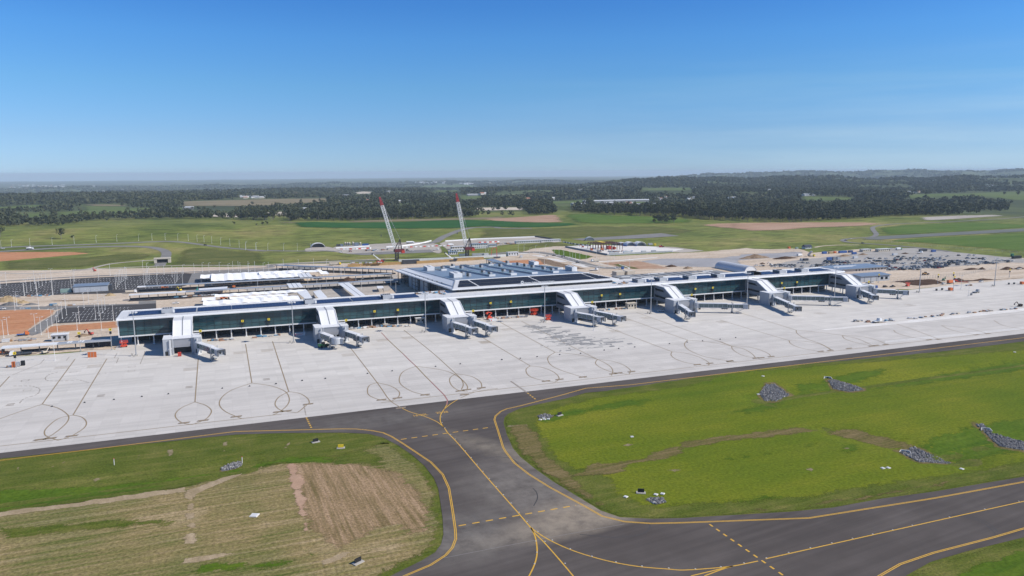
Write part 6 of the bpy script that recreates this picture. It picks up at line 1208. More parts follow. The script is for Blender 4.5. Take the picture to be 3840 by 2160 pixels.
for x in (-1.4, 1.4):
    for y in (-1, 1): mb = MB(); mb.tube((x, y-.2, .5), (x, y+.2, .5), .5, .5, 10); mb.build('wheel', rubber, o, local=True)
# ---- skips, bins, containers, huts
def bin_(label, cat, q, size, m_, rz=0, open_=True, name='skip_bin', trim=None):
    o = thing(name, label, cat, q, rz); w, d, h = size; mb = MB(); mb.box((0, 0, .15), (w*.86, d, .2))
    for s in (-1, 1): mb.hexa([(-w*.43, s*d/2-.05, .3), (w*.43, s*d/2-.05, .3), (w*.43, s*d/2+.05, .3), (-w*.43, s*d/2+.05, .3), (-w/2, s*d/2-.05, h), (w/2, s*d/2-.05, h), (w/2, s*d/2+.05, h), (-w/2, s*d/2+.05, h)])
    for s in (-1, 1): mb.hexa([(s*w*.43-.05, -d/2, .3), (s*w*.43+.05, -d/2, .3), (s*w*.43+.05, d/2, .3), (s*w*.43-.05, d/2, .3), (s*w/2-.05, -d/2, h), (s*w/2+.05, -d/2, h), (s*w/2+.05, d/2, h), (s*w/2-.05, d/2, h)])
    mb.build('shell', m_, o, local=True); mbx('rim', trim or m_, o, [(-w/2-.1, w/2+.1, -d/2-.12, -d/2-.02, h-.15, h+.05), (-w/2-.1, w/2+.1, d/2+.02, d/2+.12, h-.15, h+.05)]); mbx('contents', wood_, o, [(-w*.4, w*.4, -d*.45, d*.45, .36, h*.8)])
    return o
q = G(*B_(140, 960)); o = bin_('white skip with red BINGO lettering in the shade beside a gate tower', 'skip bin', (q.x, q.y, .05), (6.4, 2.3, 1.9), white)
tx = flat_text('BINGO', (0, 0, 0), 1.7, 0, pm('bingo_red', (.42, .03, .05), .5), 'lettering', up=1, extr=.02); tx.parent = o; tx.location = (-.8, -1.25, 1.05)
q = G(*C_(1545, 880)); o = bin_('white skip with a red triangle mark beside the red boom lift', 'skip bin', (q.x, q.y, .05), (5.6, 2.2, 1.7), white); mb = MB(); mb.extr([(-1.9, .5), (-1.0, .5), (-1.45, 1.4)], -1.24, -1.2, 'y'); mb.v = [(a_[0], a_[1], a_[2]) for a_ in mb.v]; mb.build('emblem', redp, o, local=True)
def container(label, q, m_, rz=0, size=(6.1, 2.5, 2.6), name='container', cat='container', group=None):
    o = thing(name, label, cat, q, rz, group); w, d, h = size; mb = MB(); mb.bx(-w/2, w/2, -d/2, d/2, .15, h)
    n = max(4, int(w/.7))
    for i in range(n): x = -w/2+.2+i*(w-.4)/n; mb.bx(x, x+.28, -d/2-.06, -d/2-.01, .35, h-.25)
    mb.build('shell', m_, o, local=True); mbx('frame', m_, o, [(-w/2-.05, -w/2+.12, -d/2-.1, -d/2-.065, 0, h+.06), (w/2-.12, w/2+.05, -d/2-.1, -d/2-.065, 0, h+.06), (-w/2-.05, w/2+.05, -d/2-.1, d/2+.1, h+.01, h+.1)]); mbx('door', dgrey, o, [(w/2+.01, w/2+.07, -.05, .05, .3, h-.2), (w/2+.01, w/2+.06, -d/2+.15, -d/2+.3, .3, h-.2)])
    return o
def cabin(label, q, m_, roofm, size, rz=0, nwin=3, name='site_office', cat='building', storeys=1, group=None):
    o = thing(name, label, cat, q, rz, group); w, d, h = size; mbx('wall', m_, o, [(-w/2, w/2, -d/2, d/2, .1, h)]); mbx('roof', roofm, o, [(-w/2-.4, w/2+.4, -d/2-.5, d/2+.4, h+.02, h+.28)])
    w0 = None
    for s in range(storeys):
        for i in range(nwin):
            x = -w/2+(i+.5)*w/nwin; ww = min(1.6, w/nwin*.55); hh = h/storeys
            if w0 is None: w0 = mbx('window', gld, o, [(-ww/2, ww/2, -.06, 0, hh*.42, hh*.78)]); w0.location = (x, -d/2-.005, 0)
            else: c_ = w0.copy(); COL.objects.link(c_); c_.location = (x, -d/2-.005, s*hh)
    mbx('door', dgrey, o, [(w/2-1.6, w/2-.7, -d/2-.07, -d/2-.012, .15, 2.2)])
    return o
for K, p, m_, sz, lb, rz in ((D_, (1990, 635), cream, (7.5, 4, 4.2), 'cream container-like hut with small windows at the pier front', 0),):
    q = G(*K(*p)); cabin(lb, (q.x, q.y+2, .05), m_, m_, sz, rz, 3, 'site_hut')
q = G(*C_(95, 935)); cabin('grey hut in shade under the pier beside the tall mast', (q.x, q.y+1.5, .05), cream, white, (6.5, 3, 4.0), 0, 2, 'site_hut')
q = G(*L6(1375, 365)); cabin('small pale gatehouse with dark window band left of the pier', (q.x, q.y+2.5, .05), lgrey, white, (9, 5, 4.0), 0, 3, 'gatehouse')
q = G(*L5(1690, 170)); o = thing('storage_shed', 'long blue-grey shed with big pale doors beside the striped car park', 'shed', (q.x, q.y, 0)); wS = 27.5
mbx('wall', lgrey, o, [(-wS/2, wS/2, 0, 11, .05, 5.2)]); mb = MB(); mb.extr([(-.6, 5.22), (-.6, 5.5), (11.5, 6.4), (11.5, 5.9), (0, 5.22)], -wS/2-.4, wS/2+.4, 'x'); mb.build('roof', bluegrey, o, local=True)
for x in (-12.8, -8.8, -.2): mbx('door', pm('pale_door', (.47, .50, .54), .5, .05), o, [(x, x+(3.4 if x < -12 else 8.0), -.12, -.01, .1, 4.4)])
mbx('door', pm('pale_door', (0, 0, 0)), o, [(8.2, 13.2, -.12, -.01, .1, 4.4)])
mbx('water_tank', dgrey, o, [(wS/2+.6, wS/2+3, 2, 8, .05, 5.0)])
q = G(*L5(1225, 190)); container('pale green container beside the long blue-grey shed', (q.x, q.y+2, .05), pm('pale_green', (.30, .42, .37), .5, .1), 0, (8.5, 3, 3.2))
for K, p, m_, sz, lb in ((SS, (1690, 225), bluep, (6.1, 2.5, 2.8), 'blue container leftmost behind the gravel car park'), (SS, (1790, 222), pm('tan_box', (.42, .31, .16), .6, .1), (6.1, 2.5, 2.6), 'tan container right of the leftmost blue one'), (SS, (1860, 215), orange, (3, 2.5, 2.4), 'small orange container right of the tan one'), (SS, (1985, 212), bluep, (12.2, 2.5, 2.8), 'long blue container near the rubble'), (SS, (2110, 205), pm('navy_box', (.03, .06, .17), .5, .1), (6.1, 2.5, 2.8), 'navy container left of the pale sheds'), (SS, (2170, 232), bluep, (6.1, 2.5, 2.6), 'blue container in front of the navy one'), (SS, (1770, 325), bluep, (6.1, 2.5, 3.2), 'blue fronted hut at the edge of the parked cars, left of three'), (SS, (1845, 322), mgrey, (4, 2.5, 3.2), 'grey fronted hut, middle of three by the parked cars'), (SS, (1915, 318), lgrey, (4, 2.5, 3.2), 'pale fronted hut, right of three by the parked cars'), (SS, (1390, 335), dgrey, (6.1, 2.5, 2.6), 'dark container between excavator and tipping dumper'), (SS, (1325, 335), lgrey, (3, 2.5, 2.6), 'small pale container left of the dark one'), (SS, (2190, 300), offw, (6.1, 2.5, 2.6), 'white hut beside a green water tank near the rubble'), (RR, (505, 165), offw, (6.1, 2.5, 2.6), 'white container among site vehicles on the gravel car park'), (RR, (960, 100), dgrey, (12.2, 2.5, 3.0), 'long dark container at the top of the gravel car park'), (RR, (1130, 108), bluep, (6.1, 2.5, 2.4), 'blue container right of the long dark one'), (RR, (2470, 215), black, (14, 2.5, 3.2), 'long black container at the right edge'), (RR, (2400, 180), greenp, (2.5, 2.5, 3.4), 'small dark green box on the left of the long black container'), (Q4, (590, 300), orange, (3, 2.5, 2.6), 'orange box on the grass left of the dark barn'), (Q4, (655, 302), pm('pale_green', (0, 0, 0)), (3, 2.5, 2.2), 'pale green box on the grass beside the dark barn'), (O_, (1100, 475), bluep, (2.2, 2.2, 2.8), 'upright blue cabin at the end of the kerbed road'), (RR, (1410, 730), orange, (3, 2.4, 2.4), 'orange bin on the far apron'), (RR, (2560, 630), orange, (2.5, 2.4, 2.4), 'orange bin at the right edge of the far apron'), (RR, (208, 690), bluep, (1.8, 1.8, 2.2), 'blue box behind the rightmost jet bridge'), (N_, (660, 395), offw, (6.1, 2.5, 2.6), 'white container right of the second lattice crane'), (N_, (540, 398), lgrey, (16, 2.5, 2.6), 'row of grey container units right of the second lattice crane'), (N_, (320, 405), bluegrey, (12, 2.5, 2.4), 'blue-grey container left of the second lattice crane\'s mast'), (N_, (1190, 430), offw, (3, 2.4, 2.8), 'small white box at the corner of the red earth'), (L6, (130, 395), offw, (4, 2.4, 1.8), 'white box among crates at the left edge'), (M_, (465, 460), cream, (12, 3, 3.2), 'cream hoarded container behind the yellow crane truck'), (A_, (1470, 1165), redp, (1.8, 1.4, 2.2), 'red machine box standing in the first gate\'s doorway'), (E_, (1205, 865), dgrey, (1.2, 1, 1.8), 'small dark cabinet under the long glassy jet bridge'), (O_, (600, 170), orange, (3, 2.4, 2.6), 'orange container at the left of the red steel frame'), (O_, (1620, 92), yelp, (2.5, 2.5, 3), 'yellow box right of the white arches'), (O_, (1545, 85), lgrey, (6, 2.5, 2.6), 'grey container between white arches and yellow box'), (O_, (960, 235), offw, (12, 2.5, 2.8), 'white container at the front left of the work pad fence'), (O_, (1180, 215), offw, (12, 2.5, 2.6), 'white container at the front middle of the work pad fence'), (O_, (1440, 205), offw, (6, 2.5, 2.6), 'white container at the front right of the work pad fence'), (O_, (1600, 198), lgrey, (6, 2.5, 2.4), 'pale container left of the dark roofed bays')):
    q = G(*K(*p)); container(lb, (q.x, q.y+sz[1]/2, q.z+.06+(.12 if q.y > 850 else 0)), m_, 0, sz)
for K, p, sz, nw, st, lb in ((N_, (555, 292), (24, 7, 6.4), 9, 2, 'two storey white site office right of the second lattice crane'), (N_, (760, 272), (12, 6, 3.4), 4, 1, 'single storey white site office right of the two storey one'), (N_, (1300, 212), (40, 7, 3.6), 14, 1, 'long white site office row at the rear of the compound'), (N_, (1640, 192), (31, 7, 3.4), 10, 1, 'second long white site office row, right of the longest'), (N_, (240, 305), (18, 8, 3.8), 5, 1, 'pale shed with dark open front left of the second lattice crane'), (N_, (230, 345), (18, 7, 3.4), 5, 1, 'white site office below the dark fronted shed'), (N_, (165, 385), (11, 6, 3.6), 4, 1, 'grey fronted site office nearest the tan retaining wall'), (N_, (1070, 405), (14, 7, 4.6), 4, 1, 'white tent-like store at the end of the tan retaining wall'), (RR, (330, 102), (20, 6, 3.2), 6, 1, 'long pale shed behind the gravel car park, right one'), (RR, (50, 105), (14, 6, 3.0), 4, 1, 'long pale shed behind the gravel car park, left one')):
    q = G(*K(*p)); cabin(lb, (q.x, q.y+sz[1]/2, q.z+.2), offw if 'pale' not in lb else cream, bluegrey if 'two storey' in lb or 'grey' in lb else offw, sz, 0, nw, 'site_office', 'building', st)
q = G(*SS(1440, 145)); o = cabin('dark roofed barn standing alone on the grass', (q.x, q.y+5, q.z), offw, pm('navy_roof', (.03, .035, .055), .5, .1), (11, 7, 2.8), 0, 4, 'barn')
mb = MB(); mb.extr([(-4.2, 3.1), (0, 5.6), (4.2, 3.1)], -5.9, 5.9, 'x'); mb.build('gable_roof', pm('navy_roof', (0, 0, 0)), o, local=True)
# ---- arched shelters
def arch(label, q, w, h, d, rz, m_, endm=None, name='arched_shelter', cat='shelter', open_=True):
    o = thing(name, label, cat, q, rz); n = 14; mb = MB(); P = [(w/2*math.cos(math.pi*k/n), h*math.sin(math.pi*k/n)**.8 if 0 < k < n else .05) for k in range(n+1)]
    for k in range(n):
        a, c = P[k], P[k+1]; i2 = (a[0]*.96, max(.05, a[1]*.96)); j2 = (c[0]*.96, max(.05, c[1]*.96))
        mb.hexa([(i2[0], 0, i2[1]), (a[0], 0, a[1]), (a[0], d, a[1]), (i2[0], d, i2[1]), (j2[0], 0, j2[1]), (c[0], 0, c[1]), (c[0], d, c[1]), (j2[0], d, j2[1])])
    mb.build('arch_roof', m_, o, local=True)
    if endm:
        mb = MB(); mb.extr([(p[0]*.95, p[1]*.95) for p in P], .25 if not open_ else d*.55, .5 if not open_ else d*.58, 'y'); mb.v = [(v_[0], v_[1], v_[2]) for v_ in mb.v]; mb.build('end_wall', endm, o, local=True)
    mb = MB()
    for y in np.linspace(.4, d-.4, max(3, int(d/4))):
        for k in range(0, n, 1): mb.beam((P[k][0]*1.005, y, P[k][1]*1.01), (P[k+1][0]*1.005, y, P[k+1][1]*1.01), .18, .18)
    mb.build('rib', offw, o, local=True)
    if cat == 'shelter':
        for s in (-1, 1): mbx('side_wall', bluep if 'blue' in label else mgrey, o, [(s*w/2-.4, s*w/2+.4, 0, d, 0, 2.2)])
    return o
q = G(*M_(215, 195)); arch('large open arched shelter at the left end of the compound', q, 18.5, 6.2, 9, 0, white, dgrey)
q = G(*N_(2225, 172)); arch('white arched tent beside the far grey hardstand', q, 13, 5.4, 9, -.3, white, mgrey, open_=False)
for p, w, h, lb in (((1235, 100), 15, 5.8, 'white arched shelter on blue walls, left of the big pair'), ((1395, 98), 15, 5.8, 'white arched shelter on blue walls, right of the big pair'), ((1120, 85), 11, 3.8, 'smaller white arch left of the big pair'), ((1040, 80), 10, 3.4, 'leftmost small white arch behind the steel frame')):
    q = G(*O_(*p)); arch(lb, q, w, h, 11, 0, white, bluegrey)
q = G(2815, 1024); d_ = (G(2703, 1003)-q).xy
o = arch('long silver arched store behind the pier roof, white end wall', (q.x, q.y, 0), 15.5, 7.2, d_.length, math.atan2(d_.y, d_.x)-math.pi/2, pm('hangar_silver', (.55, .57, .60), .35, .05, .1, metal=.3), white, 'arched_store', 'store', False)
# ---- silos and blue boxes
for i, (x, y, h) in enumerate(((622, 178, 14), (655, 178, 14), (687, 178, 14), (740, 178, 15), (850, 175, 13))):
    q = G(*M_(x, y)); o = thing('silo', f"cream topped silo, {ORD[i]} from the left in the row by the compound" if i < 4 else 'cream topped silo standing apart at the right of the row', 'silo', q, 0, 'silos in the compound')
    mb = MB(); mb.lathe((0, 0, 3), [(.6, 0), (3.2, 2.4), (3.2, h-5), (2.2, h-3.6), (.4, h-3.2)], 14); mb.build('shell', pm('silo_cream', (.50, .47, .38), .5, .08, .3), o, local=True)
    mb = MB(); mb.lathe((0, 0, 3), [(3.26, 2.4), (3.26, h*.48)], 14); mb.build('lower_band', mgrey, o, local=True)
    mb = MB()
    for a in range(4): mb.tube((2.3*math.cos(a*1.57+.8), 2.3*math.sin(a*1.57+.8), 0), (2.3*math.cos(a*1.57+.8), 2.3*math.sin(a*1.57+.8), 5.2), .2, .2, 6)
    mb.build('leg', galv, o, local=True); o.scale = (.46, .46, .46)
for p, sz, m_, lb in (((575, 180), (4, 3, 3.4), bluegrey, 'dark grey tank house left of the silos'), ((520, 182), (5, 3, 3.2), dgrey, 'dark tank house at the far left of the silos'), ((795, 178), (6, 4, 5), bluegrey, 'blue-grey batching house between the silos'), ((930, 170), (9, 3, 2.8), bluep, 'stack of blue boxes right of the silos')):
    q = G(*M_(*p)); container(lb, (q.x, q.y+2, q.z+.1), m_, 0, sz, 'batching_house', 'store')
# ---- red and white water barriers, white kerb walls
b0 = {}
def barriers(K, pts, step, grp, lb, cols):
    P = XY(K, pts); i = 0
    for a, c in zip(P[:-1], P[1:]):
        n = max(1, int((c-a).length/step))
        for k in range(n):
            q = a.lerp(c, k/n); m_ = cols[i % len(cols)]; i += 1
            if m_.name not in b0:
                o = thing('water_barrier', lb.format('red' if m_ is redp else 'white'), 'barrier', (q.x, q.y, .3), 0, grp); mb = MB(); mb.extr([(-.6, .0), (-.55, .4), (-.28, .7), (-.25, 1.5), (.25, 1.5), (.28, .7), (.55, .4), (.6, 0)], -step*.46, step*.46, 'x'); mb.build('block', m_, o, local=True)
                mbx('foot', m_, o, [(-step*.3, -step*.2, -.75, .75, .0, .12)]); b0[m_.name] = o
            else: o = dup(b0[m_.name])
            z = float(T(q.x, q.y)); d = c-a; o.location = (q.x, q.y, z+.2); o.rotation_euler = (0, 0, math.atan2(d.y, d.x)); o['label'] = lb.format('red' if m_ is redp else 'white'); o['group'] = grp
barriers(M_, [(560, 228), (800, 222), (1000, 212), (1040, 205)], 3.6, 'barriers around the compound car bay', '{} plastic barrier in the zigzag row left of the first lattice crane', [redp, white, white])
barriers(M_, [(1480, 200), (1760, 188), (2000, 178), (2240, 170)], 5.5, 'barriers between the cranes', '{} plastic barrier in the row between the two lattice cranes', [white, white, redp])
barriers(N_, [(560, 205), (720, 200), (880, 192)], 3.6, 'barriers by the site offices', '{} plastic barrier in the row behind the two storey site office', [redp, white])
barriers(O_, [(150, 40), (300, 70), (420, 85), (600, 100)], 4, 'barriers along the pad track', '{} plastic barrier along the track to the work pad', [white, dgrey])
for i, (K, pts, lb) in enumerate(((M_, [(480, 210), (750, 195), (990, 180)], 'white concrete barrier wall below the silos'), (M_, [(1240, 195), (1480, 180), (1760, 140), (1920, 100)], 'curved white barrier wall running up to the haul road'), (N_, [(40, 185), (500, 155), (1000, 135), (1390, 120)], 'long white barrier wall behind the second lattice crane'))):
    o = thing('barrier_wall', lb, 'barrier', (0, 0, 0)); P = XY(K, pts); mb = MB()
    for a, c in zip(P[:-1], P[1:]): za, zc = float(T(a.x, a.y)), float(T(c.x, c.y)); mb.beam((a.x, a.y, za+.9), (c.x, c.y, zc+.9), .9, 1.9)
    mb.build('wall', white, o)
# ---- retaining wall strip behind the hall, steel frame, cream frame, tan wall
o = thing('retaining_wall', 'long tan and white retaining wall behind the terminal hall', 'wall', (0, 0, 0))
for K, a, c in ((M_, (660, 490), (1530, 445)), (M_, (1700, 440), (2576, 385)), (N_, (200, 475), (620, 455))):
    p, q = G(*K(*a)), G(*K(*c)); mb = MB(); mb.beam(p+Vector((0, 0, 1.6)), q+Vector((0, 0, 1.6)), .6, 3.2); mb.build('facing', pm('tan_facing', (.36, .23, .09), .8, .15, .3), o)
for K, a, c in ((M_, (1430, 412), (2576, 360)), (N_, (180, 455), (950, 410))):
    p, q = G(*K(*a)), G(*K(*c)); mb = MB(); mb.beam(p+Vector((0, 0, 1.4)), q+Vector((0, 0, 1.4)), 2.2, 2.8); mb.build('coping', offw, o)
q = G(*M_(1610, 440)); container('dark formwork block on the tan retaining wall', (q.x, q.y, .1), dgrey, 0, (20, 4, 4.5), 'formwork', 'formwork')
o = thing('steel_frame', 'red-brown steel building frame under construction on the pale pad', 'frame', G(*O_(940, 160)))
st = pm('oxide_steel', (.10, .035, .03), .6, .15, 1); P0, P1 = G(*O_(640, 160)), G(*O_(1260, 185)); Ys = P1.y; depth = 30; hh = 8.6; L_ = P1.x-P0.x; l0 = o.location
for i in range(10):
    mb = MB(); x = P0.x+L_*i/9-l0.x
    for y in (0, depth/2, depth): mb.bx(x-.28, x+.28, y-.28, y+.28, 0, hh)
    mb.bx(x-.25, x+.25, 0.3, depth-.3, hh-.6, hh); mb.build('portal', st, o, local=True)
mb = MB()
for y in (0, depth/2, depth): mb.bx(P0.x-l0.x, P1.x-l0.x, y-.2, y+.2, hh+.02, hh+.5)
mb.build('roof_beam', st, o, local=True); mbx('roof_sheet', yelp, o, [(P0.x-l0.x+L_*.36, P0.x-l0.x+L_*.52, depth*.5, depth, hh+.55, hh+.9)]); mbx('red_stack', redp, o, [(L_*-.08, L_*.06, 8, 14, .1, 4.5), (L_*.1, L_*.16, 4, 9, .1, 3.5)])
o = thing('concrete_portal', 'cream concrete portal standing behind the right end of the terminal hall', 'structure', G(*O_(1160, 625), 0)); K = O_
a, c = G(*O_(1045, 628)), G(*O_(1280, 632)); wq = c.x-a.x; l0 = o.location
for x in (a.x-l0.x, c.x-l0.x): mbx('tower', cream, o, [(x-4.4, x+4.4, 0, 9, .05, 7.4)])
mbx('lintel', cream, o, [(a.x-l0.x+4.45, c.x-l0.x-4.45, 3, 8, 5.2, 6.9)]); mbx('deck', conc, o, [(a.x-l0.x+4.45, c.x-l0.x-4.45, 1, 8.8, .05, 2.2)])
# ---- low buildings behind the pier's right half
o = thing('service_building', 'low roofing site with white strips behind the right half of the pier roof', 'building', (380, 560, 0))
mbx('wall', mgrey, o, [(-42, 70, -20, 56, .05, 8.0)]); mb = MB()
mbx('roof', pm('roof_deck_grey', (.24, .245, .245), .6, .1, .2), o, [(-43, 71, -21, 57, 8.02, 8.5)])
rs = random.Random(5)
for i in range(26): mb = MB(); x = rs.uniform(-40, 56); y = -16+i*2.75; L = rs.uniform(8, 26); mb.bx(x, min(69, x+L), y, y+rs.uniform(.8, 2.0), 8.52, 8.75+.01*i); mb.build('roof_strip', white if i % 3 else cream, o, local=True)
for i in range(10): mbx('roof_rib', mgrey, o, [(-22+i*9, -21.6+i*9, 22, 55, 8.52, 8.9)])
q = G(*G_(960, 470)); o = thing('vented_building', 'low building with a row of dark square vents beyond the pier\'s far end', 'building', (q.x, q.y, 0)); mbx('wall', pm('pinkish_wall', (.50, .44, .39), .7, .08), o, [(-30, 30, 0, 26, .05, 6)]); mbx('roof', bluegrey, o, [(-34, 31, -1.5, 27, 6.02, 6.5)])
for i in range(10): mbx('vent', black, o, [(-11+i*4.3, -9.6+i*4.3, -.1, -.01, 3.6, 5.2)])
for i in range(2): mbx('roof_strip', white, o, [(-26+i*3, -2+i*9, 12+i*5, 14+i*5, 6.52, 6.7)])
q = G(*G_(1190, 620)); o = thing('maintenance_shed', 'low grey shed with bay doors beside the farthest gate', 'shed', (q.x, q.y, 0)); mbx('wall', lgrey, o, [(-18, 18, 0, 12, .05, 5.6)]); mb = MB(); mb.extr([(-1, 5.62), (-1, 5.9), (13, 6.8), (13, 6.4), (0, 5.62)], -19, 19, 'x'); mb.build('roof', bluegrey, o, local=True)
for x, m_ in ((-14, mgrey), (-6, mgrey), (1.5, mgrey)): mbx('door_jamb', m_, o, [(x, x+1.0, -.1, -.01, .1, 4.8)])
for x in (6.8, 12.5): mbx('window', gld, o, [(x, x+3, -.1, -.01, 1.6, 4.0)])
# ---- hoarding, fences
def fence(label, pts, h, m_, post=3, panel=True, name='fence'):
    o = thing(name, label, 'fence', (pts[0].x, pts[0].y, 0)); pmb = MB(); p0 = None
    tot = sum((c-a).length for a, c in zip(pts[:-1], pts[1:])); post = max(post, tot/90)
    for a, c in zip(pts[:-1], pts[1:]):
        n = max(1, int((c-a).length/post)); za, zc = float(T(a.x, a.y)), float(T(c.x, c.y))
        for k in range(n):
            q = a.lerp(c, k/n); l = (q.x-pts[0].x, q.y-pts[0].y, za+(zc-za)*k/n)
            if p0 is None: p0 = mbx('post', galv if m_ is not black else dgrey, o, [(-.07, .07, -.07, .07, 0, h)]); p0.location = l
            else: p_ = p0.copy(); COL.objects.link(p_); p_.location = l
        if panel: pmb.beam((a.x, a.y, za+h/2), (c.x, c.y, zc+h/2), .05, h-.1)
        else:
            for f in (.35, .68, .98): pmb.beam((a.x, a.y, za+h*f), (c.x, c.y, zc+h*f), .06, .06)
    pmb.build('panel' if panel else 'rail', m_, o)
fence('dark hoarding below the walkway at the pier\'s left end', XY(L6, [(1960, 505), (2280, 495), (2575, 480)]), 4.2, pm('navy_hoarding', (.010, .014, .026), .6, .1), 6)
fence('dark hoarding strip along the dirt left of the pier', XY(L6, [(490, 608), (800, 590), (1150, 560)]), 1.4, black, 6)
fence('thin wire fence along the sandy bank, far right', XY(RR, [(420, 600), (760, 575), (1060, 535), (1580, 485), (2100, 445), (2600, 405)]), 3, galv, 4, False)
fence('grey mesh fence around the pale work pad', XY(O_, [(170, 120), (400, 165), (640, 210), (850, 250)]), 2.4, mgrey, 4)
fence('grey mesh fence along the front of the work pad', XY(O_, [(860, 250), (1300, 225), (1900, 195)]), 2.2, lgrey, 5)
fence('security fence below the runway on the right', [p.xy for p in gs(Q4, [(1200, 228), (1500, 255), (2000, 300), (2576, 345), (2900, 370)])], 2.4, galv, 8, False)
fence('dark fence in front of the pier\'s left end', XY(L6, [(2130, 270), (2350, 255), (2570, 240)]), 3.2, dgrey, 2.4, False)
fence('dark fence curving behind the compound', XY(N_, [(1390, 115), (1560, 140), (1740, 172)]), 2.2, dgrey, 5)
fence('orange barrier mesh on the concrete left of the pier', XY(L6, [(2020, 745), (2225, 735)]), 3.4, orange, 1.5, True, 'barrier_mesh')
fence('orange barrier along the dark fill, far apron', XY(RR, [(1490, 592), (1690, 600)]), 1.0, redp, 3, True, 'barrier_mesh')
# ---- heaps
def heap(label, q, rx_, ry_, h, m_, rz=0, name='spoil_heap', cat='heap'):
    n = 22; mb = MB(); rings = 6; ph = [random.uniform(0, 6.28) for _ in range(4)]
    mb.v.append((0, 0, h))
    for r in range(1, rings+1):
        f = r/rings
        for k in range(n):
            a = 2*math.pi*k/n; w = 1+.12*math.sin(3*a+ph[0])+.08*math.sin(5*a+ph[1])+random.uniform(-.05, .05)
            mb.v.append((rx_*f*w*math.cos(a), ry_*f*w*math.sin(a), h*(1-f**1.15)*random.uniform(.85, 1.1)-.05*(r == rings)))
    for k in range(n): mb.f.append((0, 1+k, 1+(k+1) % n)); mb.m.append(0)
    for r in range(rings-1):
        for k in range(n): a, c = 1+r*n+k, 1+r*n+(k+1) % n; mb.f.append((a, a+n, c+n, c)); mb.m.append(0)
    o = mb.build(name, m_, None); o.location = q; o.rotation_euler = (0, 0, rz); tag(o, label, cat); return o
for K, p, a, c, h, m_, lb in ((L5, (150, 345), 17, 9, 6, sand_heap, 'large yellow sand heap at the left edge of the yard'), (L5, (190, 420), 14, 5, 3.6, grav, 'dark gravel heap in front of the large sand heap'), (L5, (430, 375), 8, 5, 3, sand_heap, 'small yellow sand heap right of the large one'), (L5, (575, 410), 9, 5, 2, grav, 'low grey gravel heap near the road'), (L5, (2050, 240), 7, 5, 3, sand_heap, 'conical sand heap left of the white walkway end'), (K_, (1680, 315), 15, 7, 5.5, mud, 'brown soil heap between the covered walkways'), (SS, (560, 290), 34, 9, 6, soil_heap, 'broad soil mound behind the arched store'), (SS, (1040, 300), 30, 7, 3.5, mud, 'long brown soil bank right of the broad mound'), (RR, (1900, 400), 8, 4, 3, mud, 'dark spoil heap by the wire fence'), (RR, (2300, 390), 16, 5, 3.6, mud, 'long dark spoil heap at the right end of the fence'), (RR, (1720, 430), 18, 4, 2.4, mud, 'low dark spoil ridge left of the other heaps'), (RR, (2500, 380), 14, 4, 3, mud, 'dark spoil heap at the right edge'), (RR, (1520, 560), 10, 4, 2.6, mud, 'dark spoil heap behind the orange barrier'), (RR, (1900, 560), 26, 4, 2, mud, 'long low spoil bank at the concrete edge'), (SS, (2000, 262), 18, 5, 3, soil_heap, 'rubble heap in front of the blue containers'), (SS, (2300, 240), 12, 5, 3, soil_heap, 'rubble heap left of the pale sheds'), (RR, (660, 135), 9, 4, 2, mud, 'small dark heap on the gravel car park'), (O_, (1880, 430), 12, 5, 3, mud, 'dark soil pile at the edge of the wet flat'), (O_, (2140, 460), 10, 4, 3, soil_heap, 'soil pile right of the wet flat edge'), (L6, (1900, 245), 8, 4, 2, soil_heap, 'sandy pile near the gatehouse'), (SS, (680, 385), 7, 3, 2, mud, 'small dark heap behind the arched store')):
    q = G(*K(*p)); heap(lb, (q.x, q.y, q.z+.02), a*.62, c*.7, h*.8, m_)
# ---- pallets, crates and stacks of material
def stack(label, q, m_, size, rz, grp, kind=0):
    o = thing('material_stack', label, 'building materials', q, rz, grp); w, d, h = size
    mbx('pallet', wood_, o, [(-w/2, w/2, -d/2, d/2, .0, .16)])
    mb = MB(); n = max(2, int(h/.4))
    for i in range(n): z = .18+i*(h-.18)/n; s = random.uniform(.8, 1); mb.box((random.uniform(-.1, .1), random.uniform(-.08, .08), z), (w*s, d*s, (h-.18)/n*.93), random.uniform(-.06, .06))
    mb.build('load', m_, o, local=True)
rs = random.Random(21); smats = [offw, lgrey, wood_, pm('brick_pallet', (.33, .19, .13), .8, .15), galv, cream, pm('sheet_blue', (.09, .26, .42), .5, .1), mgrey]
def scatter(K, pts, n, grp, lb, z=.05, big=1.0, sp=1.0):
    P = [G(*K(*p), z) for p in pts]; T_ = [(b_-a_).length for a_, b_ in zip(P[:-1], P[1:])]
    for i in range(n):
        f = rs.uniform(0, sum(T_)); k = 0
        while k < len(T_)-1 and f > T_[k]: f -= T_[k]; k += 1
        q = P[k].lerp(P[k+1], min(1, f/T_[k])); ci = rs.randrange(len(smats)); cn = ['white', 'pale grey', 'timber', 'brick-red', 'metal', 'cream', 'blue', 'dark grey'][ci]
        stack(lb.format(cn), (q.x+rs.uniform(-1, 1)*sp, q.y+rs.uniform(-1, 1)*sp, z+.01), smats[ci], (rs.uniform(1.2, 3.4)*big, rs.uniform(1.0, 1.8)*big, rs.uniform(.5, 1.3)*big), rs.uniform(-.3, .3), grp)
scatter(A_, [(2050, 850), (2300, 845), (2560, 820)], 12, 'materials under the first bays', '{} material stack right of the leftmost gate')
scatter(B_, [(1120, 830), (1450, 815), (1700, 780), (2350, 765)], 34, 'materials under the second bay', '{} material stack along the pier front left of the grey hut', sp=1.6)
scatter(B_, [(1690, 780), (1980, 750)], 8, 'materials under the second bay', '{} material stack along the pier front left of the grey hut', big=1.3)
